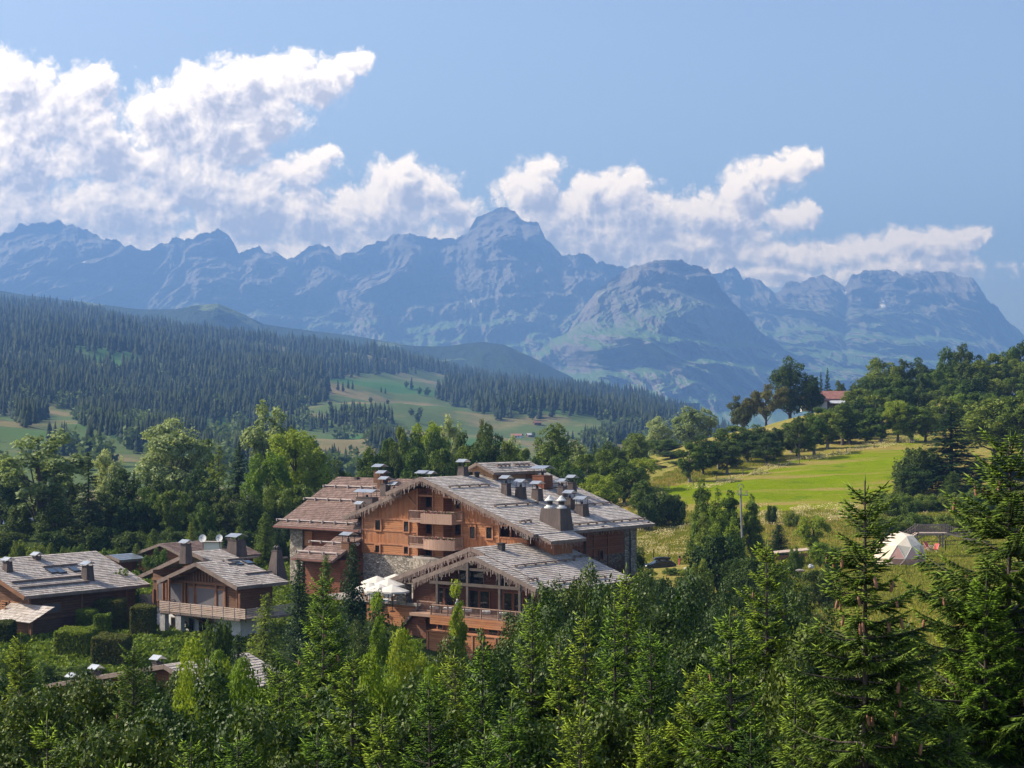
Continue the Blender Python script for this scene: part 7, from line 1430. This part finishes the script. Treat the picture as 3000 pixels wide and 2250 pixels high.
# posts along the top of the mown field
def field_fence():
    e = empty('field_fence', tuple(G(2300, 372))); tag(e, 'line of wire fence posts along the upper edge of the mown field', 'fence'); pts = [on_ground(a, b) for a, b in ((1960, 1432), (2100, 1412), (2250, 1378), (2400, 1342), (2520, 1320), (2680, 1294))]
    for a, b in zip(pts[:-1], pts[1:]):
        n = max(1, int(np.linalg.norm(b-a)/5))
        for i in range(n): p = a+(b-a)*i/n; p[2] = gz1(p[0], p[1]); q = MB(); q.bar(p-UPV*.3, p+UPV*1.25, .12, .12, up=(0, 1, 0)); q.build('post', W_GREYT, e)
field_fence()
# picnic table and two red chairs
def picnic():
    Y = 229; c = v3(X(2712, Y), Y, Z(1617, Y)); e = empty('picnic_table', tuple(c)); tag(e, 'pale picnic table on the gravel right of the dome', 'table'); mb = MB(); mb.box(c+v3(-.95, -.4, .74), (1.9, 0, 0), (0, .8, 0), (0, 0, .06)); mb.build('tabletop', W_SLAT, e)
    for s in (-1, 1):
        mb = MB(); mb.box(c+v3(-.95, s*.75-.13, .44), (1.9, 0, 0), (0, .26, 0), (0, 0, .05)); mb.build('bench', W_SLAT, e)
        mb = MB(); mb.bar(c+v3(s*.65, -.7, 0), c+v3(s*.65, .25, .74), .08); mb.bar(c+v3(s*.65, .7, 0), c+v3(s*.65, -.25, .74), .08); mb.bar(c+v3(s*.65, -.75, .41), c+v3(s*.65, .75, .41), .06); mb.build('leg', W_SLAT, e)
picnic()
M_REDC = m_plain('red canvas', (0.50, 0.08, 0.07), (0.60, 0.12, 0.10), 2, .8)
def deck_chair(px, py, Y, rz, label):
    e = empty('deck_chair', (X(px, Y), Y, Z(py, Y))); e.rotation_euler = (0, 0, rz); tag(e, label, 'chair', 'red chairs by the picnic table')
    for nm, P in (('seat', [(-.3, -.35, .35), (.3, -.35, .35), (.3, .25, .30), (-.3, .25, .30)]), ('backrest', [(-.3, .25, .30), (.3, .25, .30), (.3, .55, 1.05), (-.3, .55, 1.05)])):
        mb = MB(); A = [v3(*q) for q in P]; mb.hexa(A, [q+v3(0, -.02, .04) for q in A]); me = bpy.data.meshes.new(nm); me.from_pydata([tuple(v) for v in mb.V], [], mb.Fc); me.materials.append(M_REDC); link(nm, me, e)
    for s in (-.3, .3):
        mb = MB(); mb.bar((s, -.4, 0), (s, .5, .98), .05); mb.bar((s, .5, 0), (s, -.38, .5), .05); me = bpy.data.meshes.new('leg'); me.from_pydata([tuple(v) for v in mb.V], [], mb.Fc); me.materials.append(W_SLAT); link('leg', me, e)
deck_chair(2719, 1613, 226, .5, 'red deck chair behind the picnic table'); deck_chair(2740, 1618, 226, -.7, 'red deck chair standing alone right of the picnic table')
# long roofed trough, shelter, rocks
def trough():
    Y = 240; a = v3(X(2268, Y), Y, Z(1622, Y)); b = v3(X(2372, Y), Y, Z(1612, Y)); e = empty('roofed_trough', tuple(a-UPV*.9)); tag(e, 'long low pale plank roof on short posts in the garden', 'trough'); d = unit(b-a); n = v3(-d[1], d[0], 0)
    mb = MB(); mb.hexa([a-n*.5, b-n*.5, b+n*.7+UPV*.2, a+n*.7+UPV*.2], [a-n*.5+UPV*.1, b-n*.5+UPV*.1, b+n*.7+UPV*.3, a+n*.7+UPV*.3]); mb.build('plank_roof', W_SLAT, e); mb = MB(); mb.box(a+d*.2-n*.3-UPV*.75, d*(np.linalg.norm(b-a)-.4), n*.5, UPV*.4); mb.build('basin', W_OLDT2, e)
    for i in range(6): p = a+(b-a)*(i+.1)/5.3; mb = MB(); mb.bar(p-UPV*1.2, p+UPV*.02, .1, .1, up=(0, 1, 0)); mb.build('post', W_GREYT, e)
trough()
def shelter():
    Y = 243; c = v3(X(2422, Y), Y, Z(1629, Y)); e = empty('wooden_shelter', tuple(c)); tag(e, 'small upright wooden shelter at the end of the lawn', 'shelter')
    for s in (-.35, .35): mb = MB(); mb.bar(c+v3(s, 0, -.3), c+v3(s, 0, 1.0), .1); mb.build('post', W_GREYT, e)
    mb = MB(); mb.box(c+v3(-.4, .1, .2), (.8, 0, 0), (0, .35, 0), (0, 0, .7)); mb.build('cabinet', W_GREYT, e); mb = MB(); mb.box(c+v3(-.6, -.15, 1.0), (1.2, 0, 0), (0, .8, 0), (0, 0, .1)); mb.build('roof', W_SLAT, e)
shelter()
M_ROCK = m_plain('pale rock', (0.38, 0.36, 0.33), (0.55, 0.53, 0.50), 1.5, .9)
def rock(px, py, Y, r, label, m, sq=.6):
    import bmesh; bm = bmesh.new(); bmesh.ops.create_icosphere(bm, subdivisions=3, radius=1); V = np.array([v.co[:] for v in bm.verts]); Fs = [[v.index for v in f.verts] for f in bm.faces]; bm.free()
    V *= (1+fbm(V[:, 0]*1.3+px, V[:, 1]*1.3+V[:, 2], 3, 8)*.5)[:, None]; V *= np.array([r, r*.7, r*sq]); me = bpy.data.meshes.new('rock'); me.from_pydata(V.tolist(), [], Fs); me.materials.append(m); tag(link('rock', me, loc=(X(px, Y), Y, Z(py, Y))), label, 'rock')
rock(2296, 1667, 208, .62, 'pale flat rock on the garden bank', M_ROCK, .4); rock(2376, 1660, 206, .34, 'round blue-grey boulder among low bushes', M_COWL, .8); rock(2012, 1668, 246, .5, 'white stones by the flower bed near the woman', M_ROCK, .5); rock(2345, 1672, 205, .5, 'brownish flat rock right of the pale flat rock', M_FLOOR, .35)
# lift pylon on the slope
M_POLE = m_plain('galvanised steel', (0.16, 0.17, 0.18), (0.24, 0.25, 0.26), 1, .5)
def pylon():
    Y = 226; b = v3(X(2176, Y), Y, Z(1640, Y)); t = v3(X(2170, Y), Y, Z(1452, Y)); e = empty('lift_pylon', tuple(b)); tag(e, 'grey metal lift pylon with looped head rising above the birches', 'pylon'); mb = MB(); mb.tube([b, t, t+UPV*1.0], [.15, .11, .10], 10); mb.build('mast', M_POLE, e)
    mb = MB(); mb.bar(t-v3(.2, 0, 0)+UPV*.1, t+v3(.95, 0, .05), .12); mb.bar(t-v3(.45, 0, -.1), t+v3(.0, 0, .1), .1)
    for dx in (-.35, .75): mb.bar(t+v3(dx, -.6, .15), t+v3(dx, .6, .15), .08); mb.bar(t+v3(dx, -.6, .15), t+v3(dx, -.6, .7), .05); mb.bar(t+v3(dx, .6, .15), t+v3(dx, .6, .7), .05)
    mb.build('crossarm', M_POLE, e); mb = MB(); pts = [t+v3(.02+.36*math.cos(a), 0, 1.05+.42*math.sin(a)) for a in np.linspace(-.3, math.pi+.3, 10)]; mb.tube(pts, .05, 6); mb.build('loop', M_POLE, e)
pylon()
# ------------------------------------------------------------------ hedges, ground cover, meadow plants
L_HEDGE = leafmat('hedge leaves', (0.06, 0.11, 0.015), (0.10, 0.16, 0.02), (0.17, 0.21, 0.03)); L_HEDGED = leafmat('dark hedge leaves', (0.05, 0.07, 0.02), (0.08, 0.10, 0.025), (0.13, 0.13, 0.04)); L_JUN = leafmat('juniper', (0.05, 0.10, 0.010), (0.11, 0.17, 0.014), (0.18, 0.23, 0.03), .25, .6, sc=.35)
def hedge(px0, px1, top, base, Y, depth, m, label, seed):
    r = np.random.default_rng(seed); a = v3(X(px0, Y), Y, Z(base, Y)-.6); w = (px1-px0)/F*Y*.95; h = (base-top)/F*Y+.3; N = int(950*(w*h*2+w*depth+2*depth*h)**1.0/3)
    P = r.uniform(0, 1, (N, 3)); f = r.integers(0, 5, N); e = r.normal(0, .05, N)
    P[f == 0, 1] = e[f == 0]/depth; P[f == 1, 2] = 1+e[f == 1]/h; P[f == 2, 0] = 1+e[f == 2]/w; P[f == 3, 0] = e[f == 3]/w; P[f == 4, 2] = 1+e[f == 4]/h
    C = a+P*np.array([w, depth, h]); C[:, 2] += fbm(C[:, 0]*.8, C[:, 1]*.8, 2, seed)*.25; C[:, 1] += (C[:, 0]-a[0])*-.25
    e_ = empty('hedge', tuple(a)); tag(e_, label, 'hedge'); me = leaf_mesh('hedge leaves', C-a, r.uniform(.12, .26, N), seed, m); link('foliage', me, e_); b = MB(); q = a+v3(.15, .15, 0)
    b.hexa([q, q+v3(w-.3, -.25*(w-.3), 0), q+v3(w-.3, -.25*(w-.3)+depth-.3, 0), q+v3(0, depth-.3, 0)], [q+v3(0, 0, h-.25), q+v3(w-.3, -.25*(w-.3), h-.25), q+v3(w-.3, -.25*(w-.3)+depth-.3, h-.25), q+v3(0, depth-.3, h-.25)]); b.build('branches', BARK, e_)
hedge(159, 268, 1842, 1905, 168, 4.0, L_HEDGE, 'block hedge nearest the leftmost chalet, lit on its left', 1); hedge(268, 372, 1862, 1928, 163, 3.6, L_HEDGED, 'rounded hedge block in front of the flat juniper bed', 2); hedge(222, 277, 1784, 1845, 184, 2.4, L_HEDGE, 'tall narrow bright hedge beside the leftmost chalet', 3)
hedge(277, 360, 1754, 1838, 188, 3.2, L_HEDGED, 'tall square hedge with yellow top between the chalets', 4); hedge(382, 450, 1772, 1850, 183, 2.6, L_HEDGED, 'tall square hedge against the white ground floor', 5); hedge(-30, 30, 1820, 1900, 176, 3.0, L_HEDGED, 'dark hedge at the left picture edge under the porch', 6); hedge(276, 318, 1797, 1850, 178, 1.8, L_HEDGE, 'small bright clipped bush before the tall square hedge', 7)
def scatter(name, label_kind, poly, box, N, m, size, hgt, seed, upright=False, noise=.0):
    r = np.random.default_rng(seed); x = r.uniform(box[0], box[1], N); y = r.uniform(box[2], box[3], N); z = gz(x, y); px = 1500+F*x/y; py = HY-F*z/y; w = fbm(x/6, y/6, 3, seed)*16; ok = np.zeros(N, bool)
    for P in poly: ok |= poly_in(px+w, py+w*.5, [(a/1.3562, b/1.3562) for a, b in P])
    if noise: ok &= fbm(x/5, y/8, 3, seed+1) > -noise
    x, y, z = x[ok], y[ok], z[ok]; n = len(x); mound = np.clip(fbm(x/3.5, y/3.5, 2, seed+4)+.35, 0, 1)*hgt; C = np.stack([x, y, z+mound*r.uniform(.3, 1.0, n)+.05], -1)
    if upright:
        s = size*r.uniform(.5, 1.4, n); a = r.uniform(0, 6.28, n); d = np.stack([np.cos(a), np.sin(a), 0*a], -1)*(s*.16)[:, None]; u = np.stack([r.normal(0, .18, n)*s, r.normal(0, .18, n)*s, s], -1); C[:, 2] -= .1; V = np.stack([C-d, C+d, C+u+d*.7, C+u-d*.7], 1).reshape(-1, 3); me = mesh_np(name, V, [np.arange(4*n).reshape(-1, 4)], m)
    else: me = leaf_mesh(name, C, size*r.uniform(.5, 1.4, n), seed, m)
    return tag(link(name, me), kind='stuff')
scatter('ground_cover', '', [[(270,1850),(400,1836),(600,1872),(610,1960),(420,1950),(300,1925)], [(-60,1880),(150,1886),(360,1930),(430,1990),(-60,1960)], [(90,1930),(600,1930),(560,2040),(100,2040)], [(-60,1600),(1100,1600),(1100,1760),(1000,1900),(-60,1900)]], (-75, -10, 105, 260), 260000, L_JUN, .42, .9, 61)
C_FL = leafmat('cream flower plumes', (0.34, 0.31, 0.15), (0.46, 0.42, 0.22), (0.60, 0.55, 0.34), .3, .9, sc=.3); C_GR = leafmat('meadow grass', (0.10, 0.155, 0.014), (0.18, 0.205, 0.026), (0.32, 0.26, 0.08), .35, .8, sc=.12); C_TAN = leafmat('dry grass', (0.26, 0.19, 0.06), (0.34, 0.25, 0.09), (0.42, 0.33, 0.14), .35, .8, sc=.12)
FLP = [[(1865,1555),(2060,1545),(2060,1600),(2010,1635),(1865,1630)], [(2215,1488),(2510,1478),(2520,1520),(2230,1545)], [(1905,1445),(2150,1400),(2300,1352),(2520,1305),(2690,1276),(2690,1296),(2520,1322),(2300,1370),(2140,1418),(1915,1460)], [(1790,1470),(1905,1405),(1940,1440),(1850,1500)], [(2560,1505),(2820,1488),(2820,1500),(2600,1522)], [(2150,1285),(2300,1245),(2340,1262),(2200,1305)]]
scatter('wildflowers', '', FLP, (15, 110, 225, 480), 420000, C_FL, .20, 1.1, 62, False, .10)
RGH = [[(1780,1400),(2100,1300),(2400,1200),(2900,1200),(3100,1250),(3100,1700),(2900,1950),(2300,1950),(2000,1660),(1860,1650),(1800,1500)]]
MOWN = None
scatter('meadow_grass', '', [[(1865,1500),(2250,1500),(2600,1495),(3100,1450),(3100,1620),(2960,1640),(2700,1660),(2300,1660),(1865,1650)], [(2250,1660),(3100,1650),(3050,2000),(2350,2000)], [(1780,1460),(1950,1390),(2300,1260),(2300,1350),(1930,1430),(1850,1500)]], (15, 110, 120, 460), 800000, C_GR, .30, .15, 63, True)
scatter('dry_grass', '', [[(2215,1530),(2560,1520),(2560,1560),(2230,1580)], [(1780,1460),(2000,1380),(2350,1235),(2350,1300),(1950,1430),(1850,1500)], [(2230,1560),(2560,1560),(2560,1600),(2230,1600)], [(2760,1740),(2960,1700),(2960,1850),(2760,1850)]], (15, 110, 150, 560), 300000, C_TAN, .32, .15, 64, True, .1)
# ------------------------------------------------------------------ haze
def haze(dens, colr, aniso=0.2):
    b = MB(); b.box((-9500, -60, -900), (19000, 0, 0), (0, 17500, 0), (0, 0, 2650))
    m = bpy.data.materials.new('haze'); m.use_nodes = True; t = NT(m.node_tree); t.n.clear()
    o = t.new('ShaderNodeOutputMaterial'); v = t.new('ShaderNodeVolumePrincipled')
    v.inputs['Color'].default_value = (*colr, 1); v.inputs['Absorption Color'].default_value = (0.25, 0.25, 0.25, 1); v.inputs['Density'].default_value = dens; v.inputs['Anisotropy'].default_value = aniso
    t.l.new(v.outputs[0], o.inputs['Volume'])
    try: m.cycles.homogeneous_volume = True
    except Exception: pass
    tag(b.build('haze', m), kind='stuff')
haze(1.8e-4, (0.120, 0.238, 0.505))
